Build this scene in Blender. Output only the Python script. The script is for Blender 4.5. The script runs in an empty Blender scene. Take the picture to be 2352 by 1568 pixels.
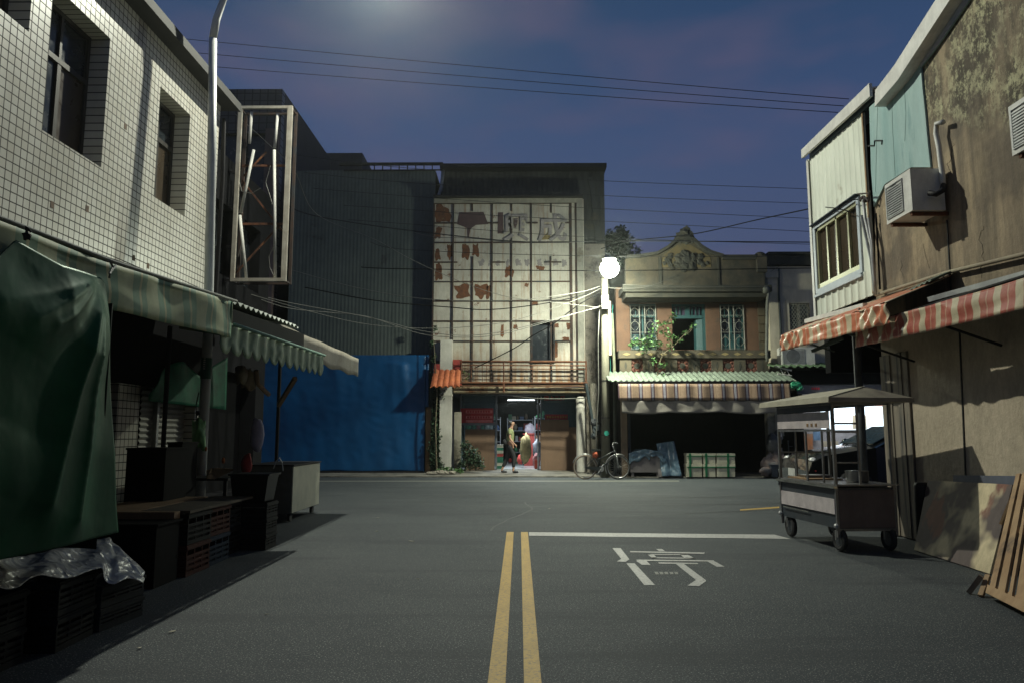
import bpy, bmesh, math, random
from mathutils import Vector, Matrix, noise
random.seed(7)
S = bpy.context.scene
COL = S.collection
pi = math.pi
# ------------------------------------------------------------------ camera
F, CX, CY, H = 1700.0, 1176.0, 784.0, 1.25
PITCH, YAW = math.atan(213/1700), math.atan(16/1700)
cam = bpy.data.cameras.new('camera'); cam.sensor_width = 36; cam.lens = F/2352*36
cam.clip_start = 0.05; cam.clip_end = 3000
camo = bpy.data.objects.new('camera', cam); COL.objects.link(camo)
camo.location = (0, 0, H); camo.rotation_euler = (pi/2+PITCH, 0, YAW)
S.camera = camo
RM = camo.rotation_euler.to_matrix()
def ray(u, v): return RM @ Vector((u-CX, CY-v, -F))
def PY(u, v, Y):                       # point of the photo at distance Y down the street
    d = ray(u, v); t = Y/d.y; return Vector((d.x*t, Y, H+d.z*t))
def PX(u, v, X):
    d = ray(u, v); t = X/d.x; return Vector((X, d.y*t, H+d.z*t))
def G(u, v, z=0.0):
    d = ray(u, v); t = (z-H)/d.z; return Vector((d.x*t, d.y*t, z))
# ------------------------------------------------------------------ world, exposure
W = bpy.data.worlds.new('World'); S.world = W; W.use_nodes = True
nt = W.node_tree; nt.nodes.clear()
def N(nt, t, **k):
    n = nt.nodes.new(t)
    for a, b in k.items(): setattr(n, a, b)
    return n
out = N(nt, 'ShaderNodeOutputWorld'); bg = N(nt, 'ShaderNodeBackground')
sky = N(nt, 'ShaderNodeTexSky'); sky.sky_type = 'NISHITA'; sky.sun_disc = False
sky.sun_elevation = math.radians(-4); sky.sun_rotation = math.radians(160)
tc = N(nt, 'ShaderNodeTexCoord'); sep = N(nt, 'ShaderNodeSeparateXYZ')
ramp = N(nt, 'ShaderNodeValToRGB'); cr = ramp.color_ramp
cr.elements[0].position = 0.0; cr.elements[0].color = (.074, .086, .156, 1)
cr.elements[1].position = .60; cr.elements[1].color = (.013, .044, .102, 1)
e = cr.elements.new(.20); e.color = (.062, .080, .154, 1)
e = cr.elements.new(.38); e.color = (.040, .069, .152, 1)
nz = N(nt, 'ShaderNodeTexNoise'); nz.inputs['Scale'].default_value = 4.2; nz.inputs['Detail'].default_value = 3
mp = N(nt, 'ShaderNodeMapping'); mp.inputs['Scale'].default_value = (1, 1, 2.6)
r2 = N(nt, 'ShaderNodeValToRGB'); r2.color_ramp.elements[0].position = .48; r2.color_ramp.elements[1].position = .74
r2.color_ramp.elements[0].color = (0, 0, 0, 1); r2.color_ramp.elements[1].color = (.5, .5, .5, 1)
mx = N(nt, 'ShaderNodeMixRGB'); mx.inputs['Color2'].default_value = (.112, .088, .148, 1)
ad = N(nt, 'ShaderNodeMixRGB', blend_type='ADD'); ad.inputs['Fac'].default_value = .1
L = nt.links.new
L(tc.outputs['Generated'], sep.inputs[0]); L(sep.outputs['Z'], ramp.inputs[0])
L(tc.outputs['Generated'], mp.inputs[0]); L(mp.outputs[0], nz.inputs[0]); L(nz.outputs[0], r2.inputs[0])
L(r2.outputs[0], mx.inputs[0]); L(ramp.outputs[0], mx.inputs[1])
L(mx.outputs[0], ad.inputs[1]); L(sky.outputs[0], ad.inputs[2])
L(ad.outputs[0], bg.inputs[0]); L(bg.outputs[0], out.inputs[0])
bg.inputs[1].default_value = 0.80
S.view_settings.view_transform = 'Standard'; S.view_settings.look = 'None'
S.view_settings.exposure = 0.45; S.view_settings.gamma = 1
S.cycles.use_denoising = True
S.cycles.max_bounces = 6; S.cycles.diffuse_bounces = 3; S.cycles.sample_clamp_indirect = 3
S.cycles.volume_bounces = 0
LAMP_A = PY(882, -100, 12.0)            # street lamp on the left pole, just above the picture
LAMP_B = PY(1400, 617, 20.5)           # glaring lamp on the concrete pole
POWER_A, POWER_B, POWER_SHOP, POWER_SIDE = 640, 440, 120, 90
# ------------------------------------------------------------------ mesh builder
class MB:
    def __init__(s): s.v = []; s.f = []
    def add(s, vs, fs):
        o = len(s.v); s.v += [tuple(p) for p in vs]; s.f += [tuple(i+o for i in f) for f in fs]; return s
    def hexa(s, p):                    # p: 4 bottom, 4 top
        return s.add(p, [(3,2,1,0),(4,5,6,7),(0,1,5,4),(1,2,6,5),(2,3,7,6),(3,0,4,7)])
    def box(s, x0, x1, y0, y1, z0, z1):
        return s.hexa([(x0,y0,z0),(x1,y0,z0),(x1,y1,z0),(x0,y1,z0),(x0,y0,z1),(x1,y0,z1),(x1,y1,z1),(x0,y1,z1)])
    def bar(s, a, b, w, h=None, up=(0,0,1)):
        a, b = Vector(a), Vector(b); h = h or w; d = (b-a).normalized(); u = Vector(up)
        if abs(d.dot(u)) > .95: u = Vector((1,0,0))
        r = d.cross(u).normalized(); u = r.cross(d); r *= w/2; u *= h/2
        return s.hexa([a-r-u, a+r-u, b+r-u, b-r-u, a-r+u, a+r+u, b+r+u, b-r+u])
    def prism(s, pts, ext):
        ext = Vector(ext); n = len(pts); a = [Vector(p) for p in pts]; b = [p+ext for p in a]
        return s.add(a+b, [tuple(range(n))[::-1], tuple(range(n, 2*n))]+[(i, (i+1)%n, n+(i+1)%n, n+i) for i in range(n)])
    def tube(s, pts, r, seg=8, cap=True):
        pts = [Vector(p) for p in pts]; n = len(pts); rr = r if isinstance(r, (list, tuple)) else [r]*n
        vs = []; fs = []; pu = None
        for i, p in enumerate(pts):
            d = (pts[min(i+1, n-1)]-pts[max(i-1, 0)]).normalized()
            if pu is None: pu = Vector((0,0,1)) if abs(d.z) < .9 else Vector((1,0,0))
            a = d.cross(pu).normalized(); b = a.cross(d).normalized(); pu = b
            for k in range(seg):
                t = 2*pi*k/seg; vs.append(p+a*math.cos(t)*rr[i]+b*math.sin(t)*rr[i])
        for i in range(n-1):
            for k in range(seg):
                k2 = (k+1)%seg; fs.append((i*seg+k, i*seg+k2, (i+1)*seg+k2, (i+1)*seg+k))
        if cap: fs += [tuple(range(seg))[::-1], tuple(range((n-1)*seg, n*seg))]
        return s.add(vs, fs)
    def lathe(s, c, prof, seg=16, axis='z'):     # prof: (r, h)
        vs = []; fs = []; n = len(prof); c = Vector(c)
        for r, h in prof:
            for k in range(seg):
                t = 2*pi*k/seg; q = (r*math.cos(t), r*math.sin(t), h)
                if axis == 'y': q = (q[0], q[2], q[1])
                if axis == 'x': q = (q[2], q[0], q[1])
                vs.append(c+Vector(q))
        for i in range(n-1):
            for k in range(seg):
                k2 = (k+1)%seg; fs.append((i*seg+k, i*seg+k2, (i+1)*seg+k2, (i+1)*seg+k))
        fs += [tuple(range(seg))[::-1], tuple(range((n-1)*seg, n*seg))]
        return s.add(vs, fs)
    def ball(s, c, r, seg=12, sc=(1,1,1), jit=0):
        n = seg//2+1; vs = []; fs = []; c = Vector(c)
        for i in range(n+1):
            a = pi*i/n
            for k in range(seg):
                t = 2*pi*k/seg; q = Vector((math.sin(a)*math.cos(t), math.sin(a)*math.sin(t), math.cos(a)))
                rr = r*(1+jit*noise.noise(q*2.3+c*3)) if jit else r
                vs.append(c+Vector((q.x*sc[0], q.y*sc[1], q.z*sc[2]))*rr)
        for i in range(n):
            for k in range(seg):
                k2 = (k+1)%seg; fs.append((i*seg+k, (i+1)*seg+k, (i+1)*seg+k2, i*seg+k2))
        return s.add(vs, fs)
    def sheet(s, fn, nu, nv, th=(0,0,0)):        # fn(a,b) in 0..1, with a thickness vector
        th = Vector(th); vs = [fn(i/nu, j/nv) for j in range(nv+1) for i in range(nu+1)]
        m = nu+1; fs = [(j*m+i, j*m+i+1, (j+1)*m+i+1, (j+1)*m+i) for j in range(nv) for i in range(nu)]
        if th.length == 0: return s.add(vs, fs)
        o = len(vs); vs += [Vector(p)+th for p in vs]; fs2 = [tuple(reversed([k+o for k in f])) for f in fs]
        rim = [i for i in range(m)]+[j*m+nu for j in range(1, nv+1)]+[nv*m+i for i in range(nu-1, -1, -1)]+[j*m for j in range(nv-1, 0, -1)]
        rf = [(rim[(k+1)%len(rim)], rim[k], rim[k]+o, rim[(k+1)%len(rim)]+o) for k in range(len(rim))]
        return s.add(vs, fs+fs2+rf)
    def grid(s, A, B, hole, t0, t1, mp):         # wall with openings; A,B breakpoints; hole(a,b) -> True
        na, nb = len(A)-1, len(B)-1
        fill = [[not hole((A[i]+A[i+1])/2, (B[j]+B[j+1])/2) for j in range(nb)] for i in range(na)]
        ok = lambda i, j: 0 <= i < na and 0 <= j < nb and fill[i][j]
        for i in range(na):
            for j in range(nb):
                if not fill[i][j]: continue
                a0, a1, b0, b1 = A[i], A[i+1], B[j], B[j+1]
                q = lambda *p: s.add([mp(*x) for x in p], [(0,1,2,3)])
                q((a0,b0,t0),(a1,b0,t0),(a1,b1,t0),(a0,b1,t0)); q((a0,b0,t1),(a0,b1,t1),(a1,b1,t1),(a1,b0,t1))
                if not ok(i-1, j): q((a0,b0,t0),(a0,b1,t0),(a0,b1,t1),(a0,b0,t1))
                if not ok(i+1, j): q((a1,b0,t0),(a1,b0,t1),(a1,b1,t1),(a1,b1,t0))
                if not ok(i, j-1): q((a0,b0,t0),(a0,b0,t1),(a1,b0,t1),(a1,b0,t0))
                if not ok(i, j+1): q((a0,b1,t0),(a1,b1,t0),(a1,b1,t1),(a0,b1,t1))
        return s
def holes(rects): return lambda a, b: any(r[0] < a < r[1] and r[2] < b < r[3] for r in rects)
def brk(lo, hi, vals): return sorted(set([lo, hi]+[v for v in vals if lo < v < hi]))
def wall_y(mb, x0, x1, z0, z1, Y, th, rects=()):   # rects (x0,x1,z0,z1); outer face at Y, th away from the camera
    return mb.grid(brk(x0, x1, [v for r in rects for v in r[:2]]), brk(z0, z1, [v for r in rects for v in r[2:]]), holes(rects), Y, Y+th, lambda a, b, t: (a, t, b))
def wall_x(mb, y0, y1, z0, z1, X, th, rects=()):
    return mb.grid(brk(y0, y1, [v for r in rects for v in r[:2]]), brk(z0, z1, [v for r in rects for v in r[2:]]), holes(rects), X, X+th, lambda a, b, t: (t, a, b))
def rect(u0, v0, u1, v1, Y):           # photo rectangle at distance Y -> x0,x1,z0,z1
    m = (v0+v1)/2; c = (u0+u1)/2
    return PY(u0, m, Y).x, PY(u1, m, Y).x, PY(c, v1, Y).z, PY(c, v0, Y).z
# ------------------------------------------------------------------ objects
def mesh_of(name, mb, off=(0,0,0), smooth=False):
    me = bpy.data.meshes.new(name); o = Vector(off)
    me.from_pydata([Vector(p)-o for p in mb.v], [], mb.f)
    bm = bmesh.new(); bm.from_mesh(me); bmesh.ops.recalc_face_normals(bm, faces=bm.faces); bm.to_mesh(me); bm.free()
    if smooth: me.polygons.foreach_set('use_smooth', [True]*len(me.polygons))
    me.update(); return me
def tag(o, label, cat, group=None, kind=None):
    if label: o['label'] = label
    if cat: o['category'] = cat
    if group: o['group'] = group
    if kind: o['kind'] = kind
    return o
def thing(name, label, cat, loc=(0,0,0), group=None, rz=0):
    o = bpy.data.objects.new(name, None); COL.objects.link(o); o.empty_display_size = .1
    o.location = loc; o.rotation_euler = (0,0,rz); return tag(o, label, cat, group)
def wl(o):
    v = Vector((0,0,0))
    while o: v += o.location; o = o.parent
    return v
def part(name, mb, m, parent, label=None, smooth=False, local=False):
    me = mb if isinstance(mb, bpy.types.Mesh) else mesh_of(name, mb, (0,0,0) if local else wl(parent), smooth)
    o = bpy.data.objects.new(name, me); COL.objects.link(o); o.parent = parent
    me.materials.clear(); me.materials.append(m)
    if label: o['label'] = label
    return o
def split_part(name, mb, m, parent, **k):      # one object for each separate piece of the mesh
    par = list(range(len(mb.v)))
    def find(i):
        while par[i] != i: par[i] = par[par[i]]; i = par[i]
        return i
    for f in mb.f:
        for j in f[1:]: par[find(j)] = find(f[0])
    gr = {}
    for f in mb.f: gr.setdefault(find(f[0]), []).append(f)
    for fs in gr.values():
        ids = sorted({i for f in fs for i in f}); mp_ = {i: q for q, i in enumerate(ids)}
        b = MB(); b.v = [mb.v[i] for i in ids]; b.f = [tuple(mp_[i] for i in f) for f in fs]; part(name, b, m, parent, **k)
def solo(name, mb, m, label, cat, group=None, smooth=False, kind=None, base=True):
    n = len(mb.v); c = Vector((sum(p[0] for p in mb.v)/n, sum(p[1] for p in mb.v)/n, min(p[2] for p in mb.v))) if base else Vector((0,0,0))
    me = mesh_of(name, mb, c, smooth); o = bpy.data.objects.new(name, me); COL.objects.link(o); o.location = c
    me.materials.append(m); return tag(o, label, cat, group, kind)
def struct(name, mb, m, smooth=False): return solo(name, mb, m, None, None, smooth=smooth, kind='structure', base=False)
def copy_tree(o, parent=None):
    c = o.copy(); COL.objects.link(c); c.parent = parent
    for ch in list(o.children): copy_tree(ch, c)
    return c
# ------------------------------------------------------------------ materials
MT = {}
def c4(c): return (c[0], c[1], c[2], 1)
def ramp2(nt, src, a, b, ca=(0,0,0), cb=(1,1,1), interp='LINEAR'):
    r = N(nt, 'ShaderNodeValToRGB'); r.color_ramp.interpolation = interp
    r.color_ramp.elements[0].position = a; r.color_ramp.elements[0].color = c4(ca)
    r.color_ramp.elements[1].position = b; r.color_ramp.elements[1].color = c4(cb)
    nt.links.new(src, r.inputs[0]); return r.outputs[0]
def nois(nt, vec, scale, stretch=(1,1,1), detail=5, rough=.6):
    m = N(nt, 'ShaderNodeMapping'); m.inputs['Scale'].default_value = stretch; nt.links.new(vec, m.inputs[0])
    n = N(nt, 'ShaderNodeTexNoise'); n.inputs['Scale'].default_value = scale; n.inputs['Detail'].default_value = detail; n.inputs['Roughness'].default_value = rough
    nt.links.new(m.outputs[0], n.inputs[0]); return n.outputs[0]
def mixc(nt, fac, a, b, mode='MIX'):
    m = N(nt, 'ShaderNodeMixRGB', blend_type=mode)
    for s, x in ((0, fac), (1, a), (2, b)):
        if isinstance(x, (int, float)): m.inputs[s].default_value = x
        elif isinstance(x, (tuple, list)): m.inputs[s].default_value = c4(x)
        else: nt.links.new(x, m.inputs[s])
    return m.outputs[0]
def base_mat(name, rough=.8, metal=0, spec=None):
    m = bpy.data.materials.new(name); m.use_nodes = True; nt = m.node_tree; p = nt.nodes['Principled BSDF']
    p.inputs['Roughness'].default_value = rough; p.inputs['Metallic'].default_value = metal
    if spec is not None: p.inputs['Specular IOR Level'].default_value = spec
    t = N(nt, 'ShaderNodeTexCoord'); MT[name] = m
    return m, nt, p, t.outputs['Object']
def mat(name, c, c2=None, sc=4, rough=.8, metal=0, bump=0, stretch=(1,1,1), stain=None, ssc=1.2, sthr=.55, sstretch=(1,1,1), sw=.12, spec=None, bsc=30, grime=.35):
    m, nt, p, v = base_mat(name, rough, metal, spec)
    c2 = c2 or tuple(x*.6 for x in c)
    col = mixc(nt, ramp2(nt, nois(nt, v, sc, stretch), .35, .65), c, c2)
    if stain: col = mixc(nt, ramp2(nt, nois(nt, v, ssc, sstretch, 8, .7), sthr, sthr+sw), col, stain)
    if grime: col = mixc(nt, grime, col, ramp2(nt, nois(nt, v, 9, (1,1,.3), 8, .8), .3, .7, (.45,.45,.45), (1.15,1.15,1.15)), 'MULTIPLY')
    nt.links.new(col, p.inputs['Base Color'])
    if bump:
        b = N(nt, 'ShaderNodeBump'); b.inputs['Strength'].default_value = bump; b.inputs['Distance'].default_value = .02
        nt.links.new(nois(nt, v, bsc, (1,1,1), 6), b.inputs['Height']); nt.links.new(b.outputs[0], p.inputs['Normal'])
    return m
def stripes(name, axis, period, stops, rough=.7, wear=.3, trans=0, off=0, wcol=(.35,.33,.28)):   # stops [(pos,color)]
    m, nt, p, v = base_mat(name, rough)
    s = N(nt, 'ShaderNodeSeparateXYZ'); nt.links.new(v, s.inputs[0])
    a = N(nt, 'ShaderNodeMath', operation='MULTIPLY_ADD'); a.inputs[1].default_value = 1/period; a.inputs[2].default_value = 50+off
    nt.links.new(s.outputs[axis], a.inputs[0]); f = N(nt, 'ShaderNodeMath', operation='FRACT'); nt.links.new(a.outputs[0], f.inputs[0])
    r = N(nt, 'ShaderNodeValToRGB'); r.color_ramp.interpolation = 'CONSTANT'
    r.color_ramp.elements[0].position = 0; r.color_ramp.elements[0].color = c4(stops[0][1])
    r.color_ramp.elements[1].position = stops[1][0]; r.color_ramp.elements[1].color = c4(stops[1][1])
    for q, c in stops[2:]: e = r.color_ramp.elements.new(q); e.color = c4(c)
    nt.links.new(f.outputs[0], r.inputs[0])
    col = mixc(nt, ramp2(nt, nois(nt, v, 3, (1,1,1), 8, .7), .42, .75, (0,0,0), (wear,)*3), r.outputs[0], wcol)
    col = mixc(nt, .5, col, ramp2(nt, nois(nt, v, 12, (1,1,1), 8, .8), .3, .7, (.5,.5,.5), (1.2,1.2,1.2)), 'MULTIPLY')
    nt.links.new(col, p.inputs['Base Color'])
    if trans: p.inputs['Transmission Weight'].default_value = 0
    return m
def emit(name, c, s):
    m, nt, p, v = base_mat(name, .5); p.inputs['Base Color'].default_value = c4(c)
    p.inputs['Emission Color'].default_value = c4(c); p.inputs['Emission Strength'].default_value = s; return m
def glass(name, c=(.02,.025,.03), rough=.08):
    m, nt, p, v = base_mat(name, rough); p.inputs['Base Color'].default_value = c4(c)
    nt.links.new(ramp2(nt, nois(nt, v, 5, (1,1,1), 6), .3, .8, (rough,)*3, (rough+.35,)*3), p.inputs['Roughness']); return m
def clearglass(name, tint, fac, rough=.15):      # dirty pane one looks through
    m, nt, p, v = base_mat(name, rough); p.inputs['Base Color'].default_value = c4(tint)
    t = N(nt, 'ShaderNodeBsdfTransparent'); t.inputs[0].default_value = (.9,.95,.95,1); x = N(nt, 'ShaderNodeMixShader')
    o = nt.nodes['Material Output']; nt.links.new(ramp2(nt, nois(nt, v, 4, (1,1,1), 6), .3, .8, (fac,)*3, (min(1, fac+.25),)*3), x.inputs[0])
    nt.links.new(t.outputs[0], x.inputs[1]); nt.links.new(p.outputs[0], x.inputs[2]); nt.links.new(x.outputs[0], o.inputs[0]); return m
def crumple(nt, p, v, scale, strength, dist):      # sharp creases of stiff film
    vo = N(nt, 'ShaderNodeTexVoronoi'); vo.inputs['Scale'].default_value = scale; vo.feature = 'F1'
    mxv = N(nt, 'ShaderNodeMixRGB'); mxv.inputs[0].default_value = .25; nt.links.new(v, mxv.inputs[1])
    nn = N(nt, 'ShaderNodeTexNoise'); nn.inputs['Scale'].default_value = scale*.6; nt.links.new(v, nn.inputs[0]); nt.links.new(nn.outputs[1], mxv.inputs[2])
    nt.links.new(mxv.outputs[0], vo.inputs['Vector'])
    b = N(nt, 'ShaderNodeBump'); b.inputs['Strength'].default_value = strength; b.inputs['Distance'].default_value = dist
    nt.links.new(vo.outputs['Distance'], b.inputs['Height']); nt.links.new(b.outputs[0], p.inputs['Normal'])
def tilemat(name, w, c, c2, mortar, ax='yz', msize=.006):
    m, nt, p, v = base_mat(name, .32)
    s = N(nt, 'ShaderNodeSeparateXYZ'); nt.links.new(v, s.inputs[0]); cb = N(nt, 'ShaderNodeCombineXYZ')
    nt.links.new(s.outputs['XYZ'.index(ax[0].upper())], cb.inputs[0]); nt.links.new(s.outputs[2], cb.inputs[1])
    b = N(nt, 'ShaderNodeTexBrick'); b.offset = 0; b.squash = 1
    for k, x in (('Scale', 1), ('Mortar Size', msize), ('Mortar Smooth', .1), ('Bias', 0), ('Brick Width', w), ('Row Height', w)): b.inputs[k].default_value = x
    b.inputs['Color1'].default_value = c4(c); b.inputs['Color2'].default_value = c4(c2); b.inputs['Mortar'].default_value = c4(mortar)
    nt.links.new(cb.outputs[0], b.inputs['Vector'])
    col = mixc(nt, .55, b.outputs[0], ramp2(nt, nois(nt, v, 1.4, (1,1,.25), 8, .7), .3, .72, (.5,.47,.4), (1.1,1.1,1.1)), 'MULTIPLY')
    nt.links.new(col, p.inputs['Base Color'])
    bp = N(nt, 'ShaderNodeBump'); bp.inputs['Strength'].default_value = .6; bp.inputs['Distance'].default_value = .003; bp.invert = True
    nt.links.new(b.outputs['Fac'], bp.inputs['Height']); nt.links.new(bp.outputs[0], p.inputs['Normal'])
    nt.links.new(ramp2(nt, b.outputs['Fac'], 0, 1, (.33,)*3, (.9,)*3), p.inputs['Roughness'])
    return m
# ================================================================== SETTING
asph, nt, p, v = base_mat('asphalt', .78, 0, .35)
c = mixc(nt, ramp2(nt, nois(nt, v, .35, (1,1,1), 6, .65), .35, .68), (.022,.030,.035), (.060,.070,.072))
c = mixc(nt, ramp2(nt, nois(nt, v, 42, (1,1,1), 3, .8), .45, .60), c, (.028,.031,.037))
c = mixc(nt, ramp2(nt, nois(nt, v, 95, (1,1,1), 2, .6), .60, .68), c, (.34,.34,.31))
c = mixc(nt, ramp2(nt, nois(nt, v, 1.1, (.25,1.6,1), 7, .7), .52, .62, (0,0,0), (.6,.6,.6)), c, (.026,.029,.034))
c = mixc(nt, ramp2(nt, nois(nt, v, 2.2, (1,1,1), 8, .8), .64, .70, (0,0,0), (.45,.45,.45)), c, (.13,.125,.11))
nt.links.new(c, p.inputs['Base Color'])
bp = N(nt, 'ShaderNodeBump'); bp.inputs['Strength'].default_value = .55; bp.inputs['Distance'].default_value = .008
nt.links.new(nois(nt, v, 75, (1,1,1), 4, .7), bp.inputs['Height']); nt.links.new(bp.outputs[0], p.inputs['Normal'])
struct('ground', MB().add([(-900,-900,0),(900,-900,0),(900,900,0),(-900,900,0)], [(0,1,2,3)]), asph)
def paint(name, c, wear):
    m, nt, p, v = base_mat(name, .6)
    col = mixc(nt, ramp2(nt, nois(nt, v, 40, (1,1,1), 7, .85), .50, .60, (0,0,0), (wear,)*3), c, (.07,.07,.07))
    col = mixc(nt, ramp2(nt, nois(nt, v, 1.7, (1,1,1), 8, .7), .45, .7, (0,0,0), (.45,)*3), col, tuple(x*.5 for x in c))
    nt.links.new(col, p.inputs['Base Color']); return m
pw, py_ = paint('white_road_paint', (.42,.41,.385), .8), paint('yellow_road_paint', (.47,.29,.045), .7)
pold = paint('faded_paint', (.15,.15,.13), .9)
def flat(name, polys, m, z=.004):
    mb = MB()
    for q in polys: mb.add([Vector((a.x, a.y, z)) for a in q], [tuple(range(len(q)))])
    return struct(name, mb, m)
def z6(a, b): return G((1150+a/2.767)/1.063, (1250+b/2.767)/1.063)
ytop = G(1190, 1221).y
for a, b in ((118,235), (357,472)):
    xa, xb = z6(a, 1107).x, z6(b, 1107).x
    flat('yellow_lane_line', [[Vector((xa,-6,0)), Vector((xb,-6,0)), Vector((xb,ytop,0)), Vector((xa,ytop,0))]], py_)
flat('stop_line', [[z6(392,158), z6(2160,180), z6(2050,151), z6(392,134)]], pw)
R = lambda *l: [z6(a, b) for a, b in l]
flat('road_lettering', [R((955,242),(1010,242),(1070,318),(1045,335),(985,333),(1015,315)), R((1050,345),(1105,345),(1243,492),(1170,492)),
    R((1250,248),(1290,248),(1312,264),(1272,263)), R((1072,262),(1580,272),(1575,281),(1078,270)),
    R((1188,282),(1460,284),(1466,289),(1195,287)), R((1188,282),(1235,287),(1258,309),(1225,310)), R((1222,304),(1505,308),(1515,314),(1225,310)), R((1412,285),(1460,284),(1515,314),(1442,309)),
    R((1115,320),(1640,325),(1645,333),(1125,328)), R((1115,328),(1185,328),(1213,356),(1155,355)), R((1598,333),(1645,331),(1713,368),(1660,368)),
    R((1265,338),(1530,343),(1537,350),(1270,347)), R((1385,350),(1440,350),(1585,458),(1520,458)), R((1520,458),(1585,458),(1588,466),(1540,500),(1462,496))], pw)
flat('faded_lettering', [R((x,403),(x+22,403),(x+30,420),(x+8,420)) for x in (1240,1272,1305,1340,1372)], pold)
flat('road_edge_line', [[G(700,1105.5), G(1560,1105), G(1560,1102.6), G(700,1103)]], pold)
flat('yellow_edge_line', [[G(1700,1172), G(1790,1166), G(1790,1162.5), G(1700,1169)]], py_)
conc = mat('concrete', (.20,.185,.155), (.13,.12,.10), 2, .85, bump=.4, stain=(.045,.045,.04), sthr=.52, ssc=2)
struct('pavement', MB().box(-30, 2.5, 22.2, 60, -.2, .03), conc)
struct('far_pavement', MB().box(2.5, 40, 21.9, 60, -.2, .035), conc)
# hairline cracks and repair strips in the asphalt
crk = mat('crack_sealant', (.018,.018,.02), (.03,.03,.03), 5, .6, grime=0)
mb = MB()
for (x, y, a, l, w) in ((-1.2,13.2,.12,7,.03),(1.5,11.6,.35,5,.03),(-2.0,15.5,-.05,9,.04),(-.25,9.9,1.45,4.2,.03),(2.6,15.0,.3,4,.025)):
    pts = []; n = 24
    for i in range(n+1):
        t = i/n*l; q = noise.noise(Vector((x*3, t*.9, y)))*.35
        pts.append((x+math.cos(a)*t-math.sin(a)*q, y+math.sin(a)*t+math.cos(a)*q))
    for i in range(n):
        (x0,y0),(x1,y1) = pts[i], pts[i+1]; d = Vector((y0-y1, x1-x0)).normalized()*w/2
        mb.add([(x0-d.x,y0-d.y,.003),(x1-d.x,y1-d.y,.003),(x1+d.x,y1+d.y,.003),(x0+d.x,y0+d.y,.003)], [(0,1,2,3)])
struct('road_crack', mb, crk)
# ================================================================== common materials
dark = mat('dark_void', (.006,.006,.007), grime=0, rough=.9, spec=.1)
blackm = mat('black_metal', (.014,.014,.016), (.022,.02,.02), rough=.6, spec=.2)
greym = mat('grey_metal', (.30,.31,.31), (.2,.2,.2), 6, .45, .5, stain=(.12,.06,.03), sthr=.66)
galv = mat('galvanised', (.42,.43,.42), (.3,.3,.3), 5, .5, .4, stain=(.14,.08,.04), sthr=.68)
white = mat('white_paint', (.66,.65,.60), (.52,.51,.47), 5, .5, stain=(.18,.11,.06), sthr=.66)
rust = mat('rust', (.16,.055,.022), (.07,.028,.015), 9, .85, stain=(.32,.13,.04), ssc=5, sthr=.58, bump=.3)
rustbar = mat('rusty_bar', (.032,.024,.022), (.065,.032,.02), 7, .8, stain=(.025,.03,.035), ssc=2, sthr=.5)
wood = mat('plywood', (.30,.19,.10), (.2,.12,.06), 3, .75, stretch=(1,1,.15), stain=(.08,.05,.03), sthr=.62)
palew = mat('pale_wood', (.45,.30,.16), (.33,.2,.1), 6, .75, stretch=(1,1,.2), stain=(.10,.07,.05), sthr=.6)
cable_b = mat('black_cable', (.008,.008,.009), grime=0, rough=.8, spec=.05)
cable_w = mat('pale_cable', (.13,.125,.11), (.09,.09,.08), grime=0, rough=.5)
cable_g = mat('grey_cable', (.035,.035,.035), (.05,.05,.05), grime=0, rough=.7, spec=.1)
pane = glass('dark_pane')
# ================================================================== LEFT: white tiled building
XL = -4.75
tile = tilemat('white_tile', .092, (.62,.61,.55), (.56,.54,.47), (.03,.026,.024), 'yz', .006)
tilex = tilemat('white_tile_end', .092, (.60,.58,.52), (.54,.52,.46), (.035,.03,.028), 'xz', .0045)
yend = PX(491, 420, XL).y
ztop = PX(300, 17, XL).z
def wrect(bl, br, tr): return PX(*bl, XL).y, PX(*br, XL).y, PX(*bl, XL).z, PX(*tr, XL).z
w1 = wrect((97,299), (232,388), (249,85)); w2 = wrect((353,452), (424,497), (434,262))
w0y = PX(66, 74, XL).y; w0z = PX(66, 74, XL).z
wins = [(w0y-1.25, w0y, w0z, w0z+1.9), (w1[0], w1[1], w1[2], w1[3]), (w2[0], w2[1], w2[2], w2[3])]
bld = thing('tiled_building', 'two-storey building faced with small white square tiles beside the tall lamp pole', 'building', (XL-3, 6, 0))
mb = wall_x(MB(), -4, yend, 2.5, ztop, XL, -.28, wins)
part('wall', mb, tile, bld)
mb = MB().box(XL-8, XL-.29, -4, yend, 2.1, ztop-.02)
part('core', mb, dark, bld)
part('end_wall', MB().box(XL-8, XL-.003, yend+.002, yend+.12, 0, ztop), tilex, bld)
frm = mat('brown_window_frame', (.06,.055,.05), (.04,.035,.03), rough=.5, metal=.4)
brownp = glass('brown_pane', (.05,.036,.022), .2)
for k, (a, b, c0, d) in enumerate(wins):
    wf = MB(); X = XL-.22
    wf.box(X-.05, X, a, b, c0, c0+.05).box(X-.05, X, a, b, d-.05, d).box(X-.05, X, a, a+.05, c0+.05, d-.05).box(X-.05, X, b-.05, b, c0+.05, d-.05)
    zt = d-(d-c0)*.36; ym = (a+b)/2
    wf.box(X-.05, X+.003, a+.05, b-.05, zt-.03, zt+.03); wf.box(X-.045, X-.003, ym-.03, ym+.03, c0+.05, zt-.03).box(X-.045, X-.003, ym-.02, ym+.02, zt+.03, d-.05)
    w = part('window', wf, frm, bld)
    part('pane', MB().box(X-.036, X-.03, a+.05, ym-.03, c0+.05, zt-.03), pane, w)
    part('pane', MB().box(X-.032, X-.026, ym+.03, b-.05, c0+.05, zt-.03), brownp, w)
    part('pane', MB().box(X-.036, X-.03, a+.05, b-.05, zt+.03, d-.05), pane, w)
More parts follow.
